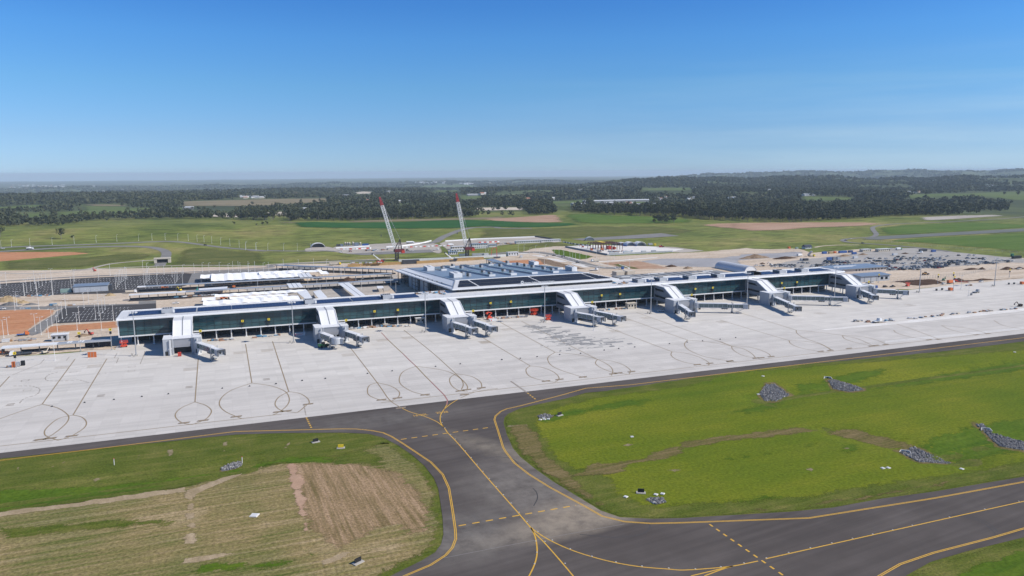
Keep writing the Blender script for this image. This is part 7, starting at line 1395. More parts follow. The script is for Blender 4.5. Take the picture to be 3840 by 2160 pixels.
scatter(C_, [(1230, 810), (1400, 815), (1650, 830), (2250, 790)], 32, 'materials under the third bay', '{} material stack along the pier front beside the red lifts', sp=1.6)
scatter(D_, [(1350, 680), (1560, 650), (1750, 640), (1900, 640)], 22, 'materials under the fourth bay', '{} material stack along the pier front left of the cream hut', sp=1.2)
scatter(Q2, [(120, 945), (300, 930), (420, 920)], 10, 'materials beside the mast', '{} material stack left of the white BINGO skip')
scatter(H_, [(560, 870), (800, 850), (1050, 850), (1130, 880)], 26, 'materials on the pier roof', '{} material stack on the pier roof before the terminal hall corner', z=17.8, sp=2)
scatter(I_, [(2120, 580), (2250, 600), (2350, 560)], 12, 'materials on the pier roof', '{} material stack on the pier roof at the right end of the hall', z=17.8, sp=2)
scatter(Q4, [(1050, 935), (1150, 915), (1340, 925), (1480, 905), (1720, 885), (1900, 860), (2050, 852), (2200, 838), (2320, 825), (2560, 805)], 46, 'materials along the fresh concrete strip', '{} material stack in the row along the fresh concrete strip, far apron', big=1.1, sp=1.4)
scatter(L5, [(60, 1090), (250, 1080), (450, 1080), (640, 1060)], 16, 'materials at the left edge', '{} material stack on the yard left of the gatehouse', sp=2)
scatter(L5, [(200, 280), (450, 262), (700, 255), (1000, 240)], 14, 'materials along the yard edge', '{} material stack in the row below the striped car park', big=1.2)
scatter(L5, [(370, 490), (540, 488)], 7, 'stacks by the paved lane', '{} stack in the short row above the red earth', big=1.2)
scatter(L5, [(930, 430), (1080, 430), (1380, 420)], 9, 'stacks by the sandy yard', '{} stack in the long dark row beside the paved lane', big=1.5)
scatter(J_, [(960, 740), (1300, 710), (1740, 690)], 30, 'stacks beside the covered walkway', '{} block stack in the rows between walkway and canopies', big=1.2, sp=2.5)
scatter(M_, [(700, 440), (1080, 430), (1240, 420)], 16, 'materials on the retaining wall', '{} material stack on the tan retaining wall', z=3.2, big=1.4)
scatter(M_, [(960, 245), (1150, 235), (1330, 225)], 14, 'materials in the compound', '{} material stack in the compound left of the first lattice crane', z=.3, big=1.8, sp=3)
scatter(O_, [(700, 190), (1000, 195), (1250, 180)], 22, 'materials on the work pad', '{} material stack at the foot of the red steel frame', z=.2, big=1.5, sp=3)
scatter(N_, [(850, 225), (950, 215), (1070, 225)], 12, 'materials behind the offices', '{} material stack between the white site offices', z=.3, big=1.8, sp=3)
scatter(L6, [(200, 960), (250, 960)], 3, 'crates by the pole sign', '{} crate beside the pole sign on the left apron', big=.8)
scatter(RR, [(1650, 655), (1720, 650)], 4, 'crates on the far apron', '{} crate by the orange bin, far apron', big=1.1)
for K, p, sz, m_, lb in ((L6, (322, 965), (1.6, 1.4, 3.0), orange, 'tall orange cabinet on the left apron'), (L6, (425, 950), (1.6, 1.4, 2.6), lgrey, 'pale grey cabinet right of the orange one, left apron'), (L6, (535, 925), (1.8, 1.5, 2.6), black, 'black cabinet on the left apron'), (RR, (1165, 732), (1.2, 1, 1.7), dgrey, 'dark cabinet on the far apron, left of a pair'), (RR, (1255, 722), (1.2, 1, 1.7), dgrey, 'dark cabinet on the far apron, right of a pair'), (RR, (2330, 632), (1.2, 1, 1.6), dgrey, 'dark cabinet right of the last light mast'), (RR, (2415, 628), (1.2, 1, 1.6), dgrey, 'second dark cabinet right of the last light mast'), (RR, (1725, 805), (1.1, 1, 1.6), mgrey, 'grey cabinet in front of the grey trailer')):
    q = G(*K(*p)); container(lb, (q.x, q.y, .05), m_, 0, sz, 'cabinet', 'cabinet')
q = G(*RR(1805, 765)); truck('grey flat trailer on the far apron', (q.x, q.y, .05), .1, galv, galv, 'flat', 7)
q = G(*B_(600, 1195)); loader('dark green machine under the round hooded jet bridge', (q.x, q.y, .06), .5, pm('leaf_green', (.04, .20, .06), .5, .1))
q = G(*B_(920, 1145)); loader('small red tug beside the round hooded jet bridge', (q.x, q.y+1, .06), 2.9, redp)
q = G(*Q1(1570, 222)); o = thing('underpass', 'pale concrete road underpass with dark opening on the grass loop road', 'underpass', (q.x, q.y, q.z))
mbx('abutment', cream, o, [(-9, -6, 0, 8, 0, 4.6), (6, 9, 0, 8, 0, 4.6)]); mbx('deck', cream, o, [(-9.2, 9.2, -.3, 8.2, 4.62, 5.8)]); mbx('opening', black, o, [(-5.98, 5.98, 1.5, 2, .05, 4.6)])
# slab roof being sheeted between the walkways
flat_canopy('blue-grey slab roof being laid between the two covered walkways', J_, [(1450, 600), (1980, 570), (2005, 505), (1420, 545)], 3.6, 0)
# ---- airfield furniture in the grass
def guide_sign(label, q, rz, m_, n=1):
    o = thing('guidance_sign', label, 'airfield sign', (q.x, q.y, float(T(q.x, q.y))+.06), rz); w = 2.1
    mbx('panel', m_, o, [(-w/2, w/2, -.15, .15, .35, 1.45)]); mbx('base_slab', conc, o, [(-w/2-.5, w/2+.5, -.9, .9, 0, .22)])
    for i in range(n+1): x = -w/2+.15+i*(w-.3)/n; mbx('leg', galv, o, [(x-.06, x+.06, -.06, .06, .2, .36)])
for K, p, m_, n, rz, lb in ((LM, (1464, 373), black, 2, .3, 'black backed guidance sign beside the upper gravel patch on the lawn'), (LM, (2010, 893), black, 3, -.5, 'black backed guidance sign with four struts near the lower gravel patch'), (LM, (112, 1362), black, 2, .5, 'black backed guidance sign in the bare field by the taxiway'), (LL, (2287, 592), yelp, 2, -.2, 'yellow guidance sign on the grass left of the taxiway'), (LL, (2118, 552), black, 2, .2, 'dark guidance sign on the grass above the yellow one')):
    guide_sign(lb, G(*K(*p)), rz, m_, n)
pit = [(LR, (1195, 807), 'left square cover of the pair on the lawn'), (LR, (1228, 805), 'right square cover of the pair on the lawn'), (LR, (1667, 802), 'single square cover near the lower taxiway'), (LR, (480, 257), 'small square cover below the apron edge'), (LR, (1982, 113), 'square cover on the upper right grass'), (LM, (1908, 920), 'square cover left of the lower guidance sign'), (LM, (2110, 905), 'left cover above the lower gravel patch'), (LM, (2155, 900), 'right cover above the lower gravel patch'), (LM, (1335, 402), 'left one of three covers below the upper gravel patch'), (LM, (1362, 400), 'middle one of three covers below the upper gravel patch'), (LM, (1388, 398), 'right one of three covers below the upper gravel patch'), (LL, (1707, 1045), 'lone white square on the bare field'), (LR, (452, 358), 'white cover at the left end of the big riprap heap'), (LM, (1950, 517), 'tiny white cover in the middle of the lawn'), (LM, (1356, 390), 'grated pit cover in the upper gravel patch'), (LM, (2098, 960), 'grated pit cover in the lower gravel patch')]
for i, (K, p, lb) in enumerate(pit):
    q = G(*K(*p)); s_ = 1.25 if 'lone' not in lb else 2.4; o = thing('pit_cover', 'pale concrete '+lb, 'pit cover', (q.x, q.y, float(T(q.x, q.y))+.06), .1*i); mbx('rim', palec, o, [(-s_/2, s_/2, -s_/2, s_/2, 0, .22)]); mbx('lid', offw if 'grat' not in lb else galv, o, [(-s_*.4, s_*.4, -s_*.4, s_*.4, .23, .28)])
for K, p, rz, lb in ((LR, (865, 268), -.6, 'concrete culvert headwall at the top of the long riprap chute'), (LR, (1808, 572), -.6, 'concrete culvert headwall on the right hand riprap'), (LR, (1330, 697), -.9, 'concrete culvert headwall beside the lower riprap heap')):
    q = G(*K(*p)); o = thing('culvert', lb, 'culvert', (q.x, q.y, float(T(q.x, q.y))), rz); o.scale = (.62, .62, .62); mbx('headwall', palec, o, [(-2.4, 2.4, 0, .35, 0, 1.5)]); mbx('opening', black, o, [(-.8, .8, -.06, -.005, .1, 1.0)])
    for s in (-1, 1): mb = MB(); mb.hexa([(s*2.4-.15, -.02, 0), (s*2.4+.15, -.02, 0), (s*3.3+.15, -2.4, 0), (s*3.3-.15, -2.4, 0), (s*2.4-.15, -.02, 1.5), (s*2.4+.15, -.02, 1.5), (s*3.3+.15, -2.4, .4), (s*3.3-.15, -2.4, .4)]); mb.build('wing_wall', palec, o, local=True)
for K, pts, lb, grp in ((LL, [(767, 705), (1625, 680)], 'white marker post in the grass left of the taxiway', 'white marker posts'),):
    for p in pts:
        q = G(*K(*p)); o = thing('marker_post', lb, 'post', (q.x, q.y, float(T(q.x, q.y))), 0, grp); mb = MB(); mb.tube((0, 0, 0), (0, 0, 2.4), .12, .12, 6); mb.build('post', white, o, local=True); mbx('cap', redp, o, [(-.15, .15, -.15, .15, 2.41, 2.6)])
# centreline studs on the taxiways
studm = pm('stud_grey', (.42, .41, .40), .5, .1); s0 = None
for K, pts in ((LM, [(690, 457), (728, 503), (760, 533), (793, 573), (827, 613), (866, 657), (905, 702), (945, 750), (988, 798), (1035, 853), (1082, 907), (1133, 964), (1186, 1026), (1240, 1088), (1312, 1155), (1410, 1213), (1530, 1272), (1676, 1322), (1837, 1360), (2012, 1388), (2192, 1402), (1298, 1220), (1306, 1295), (1290, 1373), (1360, 1222), (1495, 1370), (672, 422), (668, 385)]), (LR, [(497, 1346), (630, 1314), (760, 1285), (888, 1256), (1012, 1229), (1133, 1203), (1252, 1177), (1370, 1151), (1592, 1101), (1803, 1053), (2007, 1007), (224, 1399), (72, 1411), (363, 1377)])):
    for p in pts:
        q = G(*K(*p))
        if s0 is None: mb = MB(); mb.lathe((0, 0, 0), [(.26, 0), (.23, .07), (.1, .1)], 8); s0 = mb.build('taxiway_light', studm); tag(s0, 'small grey inset light on the taxiway centre line', 'airfield light', 'centre line lights'); s0.location = (q.x+.35, q.y+.25, .045)
        else: dup(s0, (q.x+.35, q.y+.25, .045))
s1 = None
for K, pts in ((Q2, [(345, 1393), (600, 1362), (825, 1342), (1232, 1293), (1470, 1268), (1890, 1225), (2128, 1200), (2530, 1158)]), (Q3, [(212, 1160), (390, 1146), (552, 1131), (770, 1110), (972, 1098), (1200, 1067), (1340, 1052), (1495, 1037), (1830, 1005), (2002, 990), (2150, 978), (2320, 962), (2470, 946)]), (LL, [(350, 314), (568, 288), (765, 268), (952, 248), (1130, 230), (1492, 192), (1675, 178), (1853, 162), (2028, 140), (2183, 126)])):
    for p in pts:
        q = G(*K(*p))
        if s1 is None: s1 = thing('edge_light', 'small dark light stub in the row across the apron', 'airfield light', (q.x, q.y, .055), 0, 'dark light stubs across the apron'); mbx('stub', dgrey, s1, [(-.4, .4, -.25, .25, 0, .35)]); mbx('lens', black, s1, [(-.15, .15, -.15, .15, .36, .55)])
        else: dup(s1, (q.x, q.y, .055))
# ================================================================== FAR COUNTRY: paddocks, woods, houses, air
pa('straw_field', K1, [(1745, 402), (2200, 390), (2620, 378), (2720, 376), (3180, 372), (3170, 405), (2900, 420), (2650, 440), (2300, 447), (1760, 447)], stubble, .8, 3, 20, 90)
pa('straw_field', K1, [(780, 432), (1000, 430), (1240, 436), (1240, 448), (900, 446)], stubble, .9, 3, 20, 90)
for K, q in ((K1, [(0, 455), (300, 434), (490, 434), (470, 470), (150, 480), (0, 490), (-200, 500), (-200, 470)]), (K1, [(660, 430), (780, 432), (900, 446), (1240, 450), (1270, 466), (1750, 462), (1840, 470), (1850, 500), (1560, 490), (1200, 520), (1000, 540), (900, 550), (560, 545), (500, 510), (800, 490), (800, 460)]), (K1, [(140, 520), (500, 515), (520, 545), (240, 565), (150, 545)]), (K3, [(730, 450), (900, 440), (880, 480), (760, 480)]), (K3, [(1090, 392), (1620, 395), (1650, 420), (1100, 425)]), (K3, [(640, 405), (1040, 385), (1040, 418), (700, 430)]), (K3, [(1530, 277), (2100, 270), (2000, 298), (1560, 295)]), (K4, [(615, 412), (1100, 425), (1110, 450), (620, 450)]), (K4, [(1500, 415), (1800, 392), (2200, 380), (2700, 368), (2700, 455), (2480, 447), (2200, 415), (1900, 415), (1560, 432)]), (K2, [(1700, 255), (2200, 240), (2300, 255), (1800, 268)]), (K2, [(1870, 300), (2150, 290), (2120, 306), (1880, 310)]), (K2, [(2120, 345), (2350, 340), (2330, 380), (2110, 380)]), (K2, [(590, 495), (690, 490), (690, 515), (590, 520)])):
    pa('meadow', K, q, meadow, .8, 4, 20, 90)
for K, q in ((K1, [(1830, 542), (2000, 522), (2200, 512), (2380, 530), (2460, 558), (2200, 556), (2000, 552)]), (K2, [(40, 545), (100, 522), (330, 500), (520, 505), (510, 530), (300, 540), (130, 560)]), (K3, [(30, 462), (440, 458), (430, 488), (30, 488)]), (K2, [(2240, 465), (2576, 455), (2576, 490), (2260, 492)]), (K2, [(1100, 318), (1170, 305), (1280, 308), (1270, 325), (1130, 330)])):
    pa('pale_earth', K, q, earth('pale_earth', [(.42, .36, .29), (.52, .46, .38), (.60, .54, .46)], .03, fs=.3, fine=.3), .9, 3, 20, 90)
pa('mown_ground', K4, [(1640, 600), (1900, 585), (2300, 575), (2430, 585), (2000, 615), (1700, 628)], greyd, .5, 3, 15, 60)
# --- sites for trees
def P2(x, y, z):
    x, y, z = np.asarray(x), np.asarray(y), np.asarray(z)-CAM_H
    c = x*FW.x+y*FW.y+z*FW.z
    return 1920+FPX*(x*RT.x+y*RT.y+z*RT.z)/c, 1080-FPX*(x*UP.x+y*UP.y+z*UP.z)/c
def inside(px, py, poly):
    r = np.zeros(px.shape, bool); n = len(poly)
    for i in range(n):
        (x1, y1), (x2, y2) = poly[i], poly[(i+1) % n]
        c = ((y1 > py) != (y2 > py)) & (px < (x2-x1)*(py-y1)/((y2-y1) if y2 != y1 else 1e-9)+x1); r ^= c
    return r
def pl(K, pts): return [K(*p) for p in pts]
edge = [(-3000, 860)]+pl(K1, [(-60, 640), (130, 645), (550, 640), (850, 600), (1100, 580), (1480, 575), (1830, 570), (2200, 580), (2300, 588)])+pl(K2, [(0, 588), (600, 590), (1100, 585), (1400, 580), (1900, 565), (2250, 553)])+pl(K3, [(0, 550), (350, 540), (680, 525), (900, 500), (1200, 525), (1400, 535), (1550, 540), (1900, 553), (2080, 572), (2440, 590)])+pl(K4, [(60, 640), (550, 640), (900, 625), (1150, 610), (1400, 590), (1900, 580), (2420, 550), (2445, 490), (2480, 462), (2700, 450)])+[(7000, 745)]
ex_, ey_ = np.array([p[0] for p in edge]), np.array([p[1] for p in edge])
OPEN = [pl(K1, [(-400, 462), (0, 452), (300, 432), (490, 432), (480, 470), (0, 492), (-400, 505)]), pl(K1, [(660, 426), (1240, 428), (1255, 466), (1750, 464), (1840, 470), (1850, 500), (1560, 492), (1200, 520), (1000, 540), (900, 550), (560, 547), (500, 510), (800, 492), (800, 460)]), pl(K1, [(140, 518), (500, 513), (520, 547), (240, 568), (150, 547)]), pl(K1, [(1752, 400), (2200, 388), (2620, 377), (3180, 370), (3170, 405), (2900, 420), (2650, 442), (2300, 449), (1752, 449)]), pl(K1, [(1850, 450), (2300, 450), (2250, 480), (2150, 510), (1850, 515)]), pl(K1, [(1830, 545), (2000, 520), (2200, 510), (2380, 528), (2460, 558), (2200, 560), (2000, 555)]), pl(K2, [(40, 548), (100, 520), (330, 496), (520, 503), (510, 535), (300, 545), (130, 562)]), pl(K3, [(730, 445), (900, 438), (880, 484), (760, 484)]), pl(K3, [(1085, 386), (1620, 390), (1655, 424), (1095, 428)]), pl(K3, [(30, 456), (440, 452), (430, 492), (30, 492)]), pl(K3, [(640, 400), (1040, 382), (1040, 420), (700, 432)]), pl(K3, [(1530, 274), (2100, 268), (2000, 300), (1560, 297)]), pl(K4, [(612, 408), (1100, 422), (1112, 452), (618, 452)]), pl(K4, [(1500, 412), (1800, 390), (2200, 378), (2800, 366), (2800, 458), (2480, 448), (2200, 417), (1900, 417), (1560, 434)]), pl(K2, [(1700, 252), (2200, 238), (2320, 255), (1800, 270)]), pl(K2, [(1870, 298), (2150, 288), (2120, 308), (1880, 312)]), pl(K2, [(2110, 340), (2350, 335), (2335, 382), (2105, 382)]), pl(K2, [(590, 492), (690, 488), (690, 517), (590, 522)]), pl(K2, [(2240, 462), (2576, 452), (2576, 492), (2260, 495)]), pl(K2, [(1090, 320), (1170, 303), (1285, 306), (1272, 327), (1130, 332)])]
sites = []
r = 1480.0
while r < 13000:
    s = max(10.0, r/150.0); a0, a1 = YAW-R_(43), YAW+R_(43); n = int((a1-a0)*r/s)
    az = a0+(np.arange(n)+RNG.uniform(-.45, .45, n))*(a1-a0)/n; rr_ = r+RNG.uniform(-.5, .5, n)*s
    x, y = rr_*np.sin(az), rr_*np.cos(az); z = T(x, y); px, py = P2(x, y, z)
    ok = py < np.interp(px, ex_, ey_)
    hx, hy = P2(x, y, z+11); qx, qy = P2(x, y, z+19)
    for q in OPEN: ok &= ~(inside(px, py, q) | inside(hx, hy, q) | (inside(qx, qy, q) & (RNG.random(n) < .6)))
    g = np.sin(x/173+1.1*np.sin(y/211))*np.sin(y/190+.7*np.sin(x/133))+.6*np.sin(x/61+y/83)*np.sin(y/57-x/90)+RNG.normal(0, .35, n)
    ok &= g > (-.95 if r < 2100 else -.35 if r < 3200 else -.05 if r < 6000 else .08)
    sites.append(np.stack([x[ok], y[ok], z[ok], rr_[ok], np.full(ok.sum(), s)], 1)); r += s*.92
sites = np.concatenate(sites)
# hedgerows and plantation blocks
def row(K, pts, gap, jit=6):
    out = []; P = XY(K, pts)
    for a, c in zip(P[:-1], P[1:]):
        for k in range(int((c-a).length/gap)+1):
            q = a.lerp(c, k*gap/max(gap, (c-a).length)); x, y = q.x+random.uniform(-jit, jit), q.y+random.uniform(-jit, jit)*2; out.append((x, y, float(T(x, y)), math.hypot(x, y), 11.0))
    return out
extra = row(K1, [(0, 520), (300, 505), (500, 495), (800, 490)], 9, 9)+row(K1, [(0, 512), (200, 500), (640, 475)], 10, 9)+row(K1, [(490, 458), (660, 455)], 9, 8)+row(K1, [(1258, 464), (1500, 458), (1748, 446)], 7, 5)+row(K1, [(1262, 456), (1748, 440)], 7, 5)+row(K2, [(0, 505), (300, 480), (600, 470)], 9, 10)
crest = XY(K1, [(-150, 632), (0, 630), (500, 628), (850, 596), (1100, 577), (1480, 570), (1830, 566), (2200, 577), (2576, 586)])+XY(K2, [(100, 585), (620, 586)])
for a, c in zip(crest[:-1], crest[1:]):
    for k in range(int((c-a).length/3.2)+1):
        q = a.lerp(c, random.random()); f = random.choice((.008, .02, .035, .05, .07)); q = q*(1+f+random.uniform(-.006, .006)); x, y = q.x+random.uniform(-5, 5), q.y
        extra.append((x, y, float(T(x, y)), math.hypot(x, y)-120, 11.0))
sites = np.concatenate([sites, np.array(extra)])
# visible individuals: the nearest edge trees seen in the photo
px, py = P2(sites[:, 0], sites[:, 1], sites[:, 2])
seen = (px > -30) & (px < 3870)
order = np.argsort(np.where(seen, sites[:, 3], 1e9)); ind = order[:270]; rest = np.ones(len(sites), bool); rest[ind] = False
leafm = earth('eucalypt_leaves', [(.028, .037, .020), (.056, .068, .035), (.120, .122, .070)], .03, fs=.35, fine=.6)
bark = pm('pale_bark', (.20, .175, .145), .9, .25, .4)
def leaves(rs, c, rad, n, size):
    """n leaf-clump quads scattered through an ellipsoid"""
    u = rs.normal(size=(n, 3)); u /= np.linalg.norm(u, axis=1)[:, None]; rho = rs.uniform(.25, 1, n)**.45
    p = c+u*rho[:, None]*rad
    nrm = u*.7+rs.normal(size=(n, 3))*.6+np.array([0, 0, .35]); nrm /= np.linalg.norm(nrm, axis=1)[:, None]
    t_ = np.cross(nrm, rs.normal(size=(n, 3))); t_ /= np.linalg.norm(t_, axis=1)[:, None]; b_ = np.cross(nrm, t_)
    s = (size*rs.uniform(.55, 1.25, n))[:, None]; k = rs.uniform(.5, .95, n)[:, None]
    return np.stack([p-t_*s-b_*s*k*.5, p+t_*s*.35-b_*s*k, p+t_*s+b_*s*k*.45, p-t_*s*.3+b_*s*k], 1)
def np_mesh(name, quads, mat):
    V = quads.reshape(-1, 3).astype(np.float32); n = len(quads); me = bpy.data.meshes.new(name)
    me.vertices.add(len(V)); me.vertices.foreach_set('co', V.ravel()); me.loops.add(4*n); me.loops.foreach_set('vertex_index', np.arange(4*n))
    me.polygons.add(n); me.polygons.foreach_set('loop_start', np.arange(0, 4*n, 4)); me.polygons.foreach_set('loop_total', np.full(n, 4)); me.update(); me.materials.append(mat); return me
def tree_proto(seed, h, w, lobes, n):
    rs = np.random.default_rng(seed); Q = []; mb = MB(); mb.tube((0, 0, -.5), (rs.normal()*.3, rs.normal()*.3, h*.55), h*.022, h*.011, 6)
    for k in range(lobes):
        a = 2*math.pi*k/lobes+rs.uniform(0, 1); d = w*.5*rs.uniform(.25, .62) if k else 0; zc = h*rs.uniform(.5, .86) if k else h*.8
        c = np.array([d*math.cos(a), d*math.sin(a), zc]); rad = np.array([w*.27, w*.27, h*.13])*rs.uniform(.75, 1.25)
        Q.append(leaves(rs, c, rad, n//lobes, h*.058)); mb.tube((0, 0, h*rs.uniform(.22, .45)), tuple(c), h*.010, h*.004, 5)
    return np.concatenate(Q), mb
proto = []
for i, (h, w, lb_) in enumerate(((17, 13, 9), (20, 12, 10), (15, 14, 8), (22, 15, 11), (13, 10, 7))):
    Q, mb = tree_proto(40+i, h, w, lb_, 190); proto.append((np_mesh('crown', Q, leafm), mb))
roots = []
def plant(x, y, z, kind, sc, rz, label, group=None, cat='tree', name='eucalyptus_tree'):
    if kind >= len(roots) or roots[kind] is None:
        while len(roots) <= kind: roots.append(None)
        o = thing(name, label, cat, (x, y, z)); c = bpy.data.objects.new('crown', proto[kind][0]); COL.objects.link(c); c.parent = o
        proto[kind][1].build('trunk', bark, o, local=True); roots[kind] = o
    else: o = dup(roots[kind])
    o.name = name; o.location = (x, y, z); o.rotation_euler = (0, 0, rz); o.scale = (sc, sc, sc*random.uniform(.9, 1.15)); o['label'] = label; o['category'] = cat
    if group: o['group'] = group
    elif 'group' in o: del o['group']
    return o
for i in ind:
    x, y, z = sites[i, :3]
    side = 'left' if px[i] < 1300 else 'middle' if px[i] < 2500 else 'right'
    plant(x, y, z, random.randrange(5), random.uniform(.75, 1.2), random.uniform(0, 6.28), {'left': 'dark eucalypt in the tree belt behind the grassy hill on the left', 'middle': 'dark eucalypt in the front row of woodland beyond the green crop', 'right': 'dark eucalypt in the front of the woodland beyond the pink field'}[side], f'front row of the woodland, {side}')
for K, p, k, sc, lb in ((K1, (592, 765), 0, 1.0, 'lone dark broad tree on the left grass slope'), (K1, (700, 772), 4, .6, 'thin small tree right of the lone broad one'), (K1, (5, 740), 2, 1.1, 'tree cut by the left edge of the picture'), (K1, (2262, 634), 4, .62, 'dark bush on the hill crest'), (K1, (2540, 640), 4, .7, 'left bush of a pair on the grass beyond the hill'), (K1, (2478, 640), 4, .4, 'tiny dark shrub left of the paired bushes'), (K2, (262, 640), 4, .65, 'right bush of a pair on the grass beyond the hill'), (K1, (1180, 458), 0, .9, 'tree alone at the edge of the straw field'), (K1, (1250, 430), 3, .9, 'tall tree left of the plantation block'), (K1, (1232, 508), 2, 1.0, 'spreading tree in the green paddock below the plantation'), (K1, (1410, 512), 1, .8, 'thin tree in the green paddock right of the spreading one'), (K1, (785, 521), 4, .8, 'round tree at the end of the hedgerow'), (K1, (305, 446), 0, .8, 'tree in the far left paddock'), (K1, (430, 440), 2, .9, 'wide tree in the far left paddock, right one'), (K1, (522, 552), 3, .9, 'tall tree standing above the left tree belt'), (K1, (1775, 482), 0, .8, 'tree in the paddock left of a row of three'), (K1, (1865, 492), 2, .8, 'first tree of the three before the sandy pit'), (K1, (1920, 508), 1, .9, 'second tree of the three before the sandy pit'), (K1, (1975, 514), 3, .8, 'third tree of the three before the sandy pit'), (K1, (2072, 478), 0, .8, 'tree behind the three before the sandy pit'), (K1, (2440, 446), 3, .75, 'tree alone against the straw field'), (K2, (375, 446), 2, .9, 'tree at the right end of the straw field'), (K2, (590, 424), 1, .9, 'tree at the corner of the straw field'), (K2, (770, 412), 0, .9, 'tree on the far right edge of the straw field'), (K4, (2400, 412), 1, 1.0, 'bare looking tree on the far right paddock, left one'), (K4, (2522, 416), 3, .9, 'bare looking tree on the far right paddock, right one'), (K4, (2152, 382), 0, 1.0, 'tree at the far edge of the right paddock'), (K2, (990, 596), 4, .5, 'small bush at the edge of the green crop')):
    q = G(*K(*p)); plant(q.x, q.y, q.z, k, sc, random.uniform(0, 6), lb)
for i in range(26):
    q = G(*K3(random.uniform(1640, 1900), random.uniform(590, 614))); plant(q.x, q.y, q.z, random.choice((1, 3, 4)), random.uniform(.5, .85), random.uniform(0, 6), 'slender tree of the copse standing in the meadow before the woods', 'copse in the meadow')
# the woods behind, in uncountable numbers
rs = np.random.default_rng(99)
def forest(name, sel, nq):
    X = sites[sel]; n = len(X); H_t = np.clip(rs.normal(15.5, 3.2, n), 8, 24); wd = np.maximum(X[:, 4]*.62, 5.5)
    reps = np.repeat(np.arange(n), nq); m = len(reps)
    u = rs.normal(size=(m, 3)); u /= np.linalg.norm(u, axis=1)[:, None]; rho = rs.uniform(.3, 1, m)**.5
    c = X[reps, :3]+np.stack([np.zeros(m), np.zeros(m), H_t[reps]*.60], 1)
    p = c+u*rho[:, None]*np.stack([wd[reps]*.72, wd[reps]*.72, H_t[reps]*.42], 1)
    nr = u*.8+rs.normal(size=(m, 3))*.55+np.array([0, 0, .3]); nr /= np.linalg.norm(nr, axis=1)[:, None]
    t_ = np.cross(nr, rs.normal(size=(m, 3))); t_ /= np.linalg.norm(t_, axis=1)[:, None]; b_ = np.cross(nr, t_)
    s = ((wd[reps]*.16+H_t[reps]*.10)*rs.uniform(.6, 1.25, m)*math.sqrt(20/nq))[:, None]
    Q = np.stack([p-t_*s-b_*s*.4, p+t_*s*.35-b_*s*.8, p+t_*s+b_*s*.35, p-t_*s*.3+b_*s*.8], 1)
    o = bpy.data.objects.new(name, np_mesh(name, Q, leafm)); COL.objects.link(o); o['kind'] = 'stuff'
d = sites[:, 3]
forest('woodland', rest & (d < 2600), 34); forest('woodland', rest & (d >= 2600) & (d < 5200), 18); forest('woodland', rest & (d >= 5200), 10)
# --- houses and farm sheds in the woods
wl_ = [pm('house_white', (.66, .66, .64), .6, .05), pm('house_cream', (.55, .50, .42), .6, .08)]; rf_ = [pm('roof_pale', (.50, .52, .54), .5, .08), pm('roof_tile', (.32, .15, .10), .7, .1), pm('roof_grey', (.22, .23, .25), .6, .1)]
hp = {}
def house(q, k, sc, label, group, rz):
    if k not in hp:
        o = thing('house', label, 'house', q, rz, group); mbx('wall', wl_[k % 2], o, [(-9, 9, -5.5, 5.5, -1, 4)])
        mb = MB(); mb.extr([(-6.2, 4.02), (0, 7.2), (6.2, 4.02)], -9.6, 9.6, 'x'); mb.build('roof', rf_[k % 3], o, local=True)
        for x in (-5, 0, 5): mbx('window', gld, o, [(x-1, x+1, -5.6, -5.51, 1.4, 3.0)])
        hp[k] = o
    else: o = dup(hp[k], q, rz, label, group)
    o.scale = (sc, sc, sc); return o
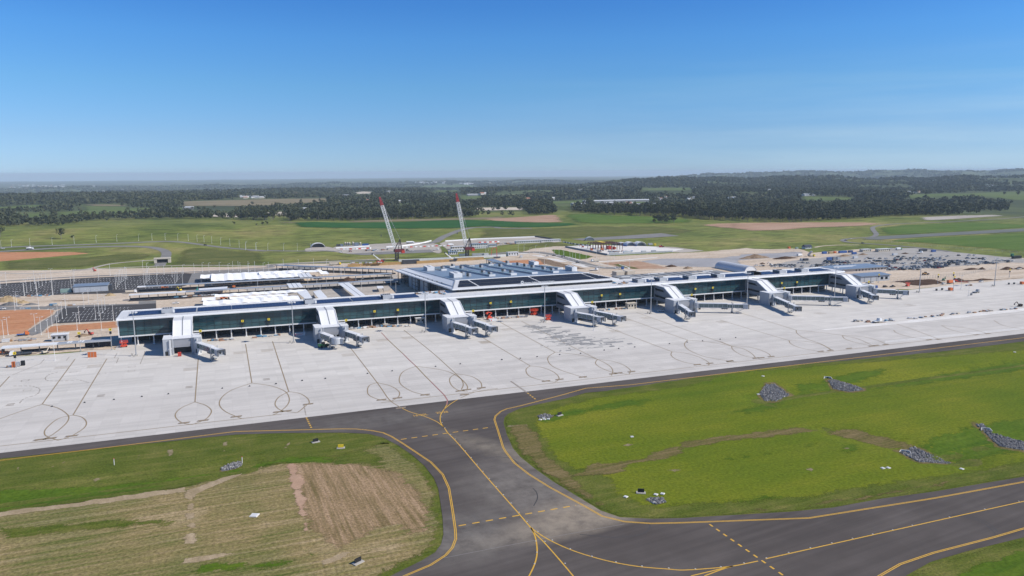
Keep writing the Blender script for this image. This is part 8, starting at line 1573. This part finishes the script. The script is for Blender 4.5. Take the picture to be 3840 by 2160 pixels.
cl_ = [(K1, (100, 245, 640, 275), 46, 1.5, 'small pale house in the hillside suburb at the far left'), (K1, (80, 268, 300, 285), 8, 1.6, 'small pale house below the hillside suburb at the far left'), (K1, (890, 258, 960, 264), 5, 1.6, 'small pale building on the far ridge left of centre'), (K1, (950, 285, 1560, 325), 22, 1.0, 'small pale house among woods at the left'), (K1, (1800, 290, 2300, 310), 9, 1.0, 'small pale house among woods left of the cranes'), (K1, (1860, 355, 2000, 380), 4, .9, 'pale house at the wood edge left of the straw field'), (K1, (2340, 368, 2576, 384), 8, .9, 'pale house along the top of the straw field'), (K2, (60, 360, 230, 382), 8, .9, 'pale house along the top of the straw field'), (K2, (500, 335, 680, 342), 4, .9, 'pale house in the woods right of the straw field'), (K2, (960, 360, 1040, 366), 3, 1.0, 'pale farm house in the woods left of the first crane'), (K2, (1050, 400, 1240, 420), 6, .8, 'pale house low in the woods left of the first crane'), (K2, (1420, 318, 1480, 328), 3, 1.0, 'pale house between the cranes'), (K2, (1480, 405, 1640, 425), 6, .8, 'pale house between the cranes, nearer the site'), (K2, (1880, 372, 1970, 386), 5, .9, 'pale house left of the second crane tip'), (K2, (1700, 215, 2000, 232), 16, 1.8, 'tiny white building of the distant town right of centre'), (K2, (2120, 232, 2430, 244), 14, 1.8, 'tiny white building of the distant town right of centre'), (K2, (2010, 338, 2050, 348), 2, 1.0, 'pale house above the second crane'), (K3, (430, 396, 480, 404), 2, .9, 'pale house in the clearing right of the cranes'), (K3, (660, 392, 720, 398), 3, .9, 'pale house in the clearing right of the cranes'), (K3, (960, 310, 990, 316), 2, 1.0, 'pale house far above the long sheds'), (K3, (1395, 290, 1430, 296), 2, 1.1, 'pale house far above the long sheds'), (K3, (900, 445, 1090, 465), 12, .7, 'pale house in the row in front of the woods, right of centre'), (K3, (1190, 435, 1460, 455), 12, .8, 'pale house in the row in front of the woods, right of centre'), (K3, (1700, 378, 1850, 410), 5, .9, 'pale house right of the long sheds'), (K3, (2000, 380, 2120, 400), 3, .9, 'pale house far right of the long sheds'), (K3, (2360, 380, 2560, 392), 3, .9, 'pale house in the right hand woods'), (K4, (60, 434, 120, 446), 3, .8, 'pale house in the right hand woods'), (K4, (280, 365, 340, 376), 3, .9, 'pale house in the right hand woods'), (K4, (370, 430, 420, 440), 2, .9, 'pale house in the right hand woods'), (K4, (1560, 378, 1740, 400), 5, .9, 'pale house by the far right paddock'), (K4, (2200, 330, 2300, 340), 4, 1.1, 'pale house by the far right paddock'), (K3, (0, 335, 60, 345), 3, 1.2, 'pale house right of the second crane tip')]
rs = random.Random(17)
for K, (xa, ya, xb, yb), n, sc, lb in cl_:
    for i in range(n):
        q = G(*K(rs.uniform(xa, xb), rs.uniform(ya, yb)))
        house((q.x, q.y, q.z+(6 if n < 30 else 8)), rs.choice((0, 0, 3, 1, 2, 5)) if 'town' not in lb else 0, sc*rs.uniform(.8, 1.25), lb, lb.replace('small ', '').replace('pale', 'pale')+'s', rs.uniform(-.5, .5))
for K, p, L, lb in ((K3, (1190, 412), 150, 'long grey farm shed, left of two in the woods'), (K3, (1475, 405), 185, 'long grey farm shed, right of two in the woods'), (K3, (1605, 448), 70, 'white warehouse below the long farm sheds'), (K4, (682, 408), 52, 'white farm shed on the green clearing at right'), (K2, (582, 492), 36, 'white shed in the trees above the sandy pit'), (K2, (2285, 346), 90, 'long pale shed right of the second crane tip'), (K1, (1820, 478), 30, 'pale farm shed among the paddock trees'), (K3, (2090, 280), 60, 'pale shed on the far wooded slope')):
    q = G(*K(*p)); o = thing('farm_shed', lb, 'shed', (q.x, q.y, q.z+.5)); mbx('wall', wl_[0] if 'white' in lb else rf_[2], o, [(-L/2, L/2, -9, 9, -1, 6)]); mb = MB(); mb.extr([(-10, 6.02), (0, 9), (10, 6.02)], -L/2-1, L/2+1, 'x'); mb.build('roof', rf_[0], o, local=True)
# --- the air: a thin even haze over the whole country
lo, hi = float(ZZ.min())-2, max(float(ZZ.max())+1, CAM_H+3)
mb = MB(); mb.bx(gx[0]-50, gx[-1]+50, gy[0]-50, gy[-1]+50, lo, hi)
m = bpy.data.materials.new('haze_air'); m.use_nodes = True; t = m.node_tree
for n_ in list(t.nodes):
    if n_.type != 'OUTPUT_MATERIAL': t.nodes.remove(n_)
pv = t.nodes.new('ShaderNodeVolumePrincipled'); pv.inputs['Color'].default_value = (.72, .87, 1.0, 1); pv.inputs['Density'].default_value = 5e-5; pv.inputs['Anisotropy'].default_value = .0
t.links.new(pv.outputs['Volume'], [n_ for n_ in t.nodes if n_.type == 'OUTPUT_MATERIAL'][0].inputs['Volume'])
hz = mb.build('haze', m); hz['kind'] = 'stuff'
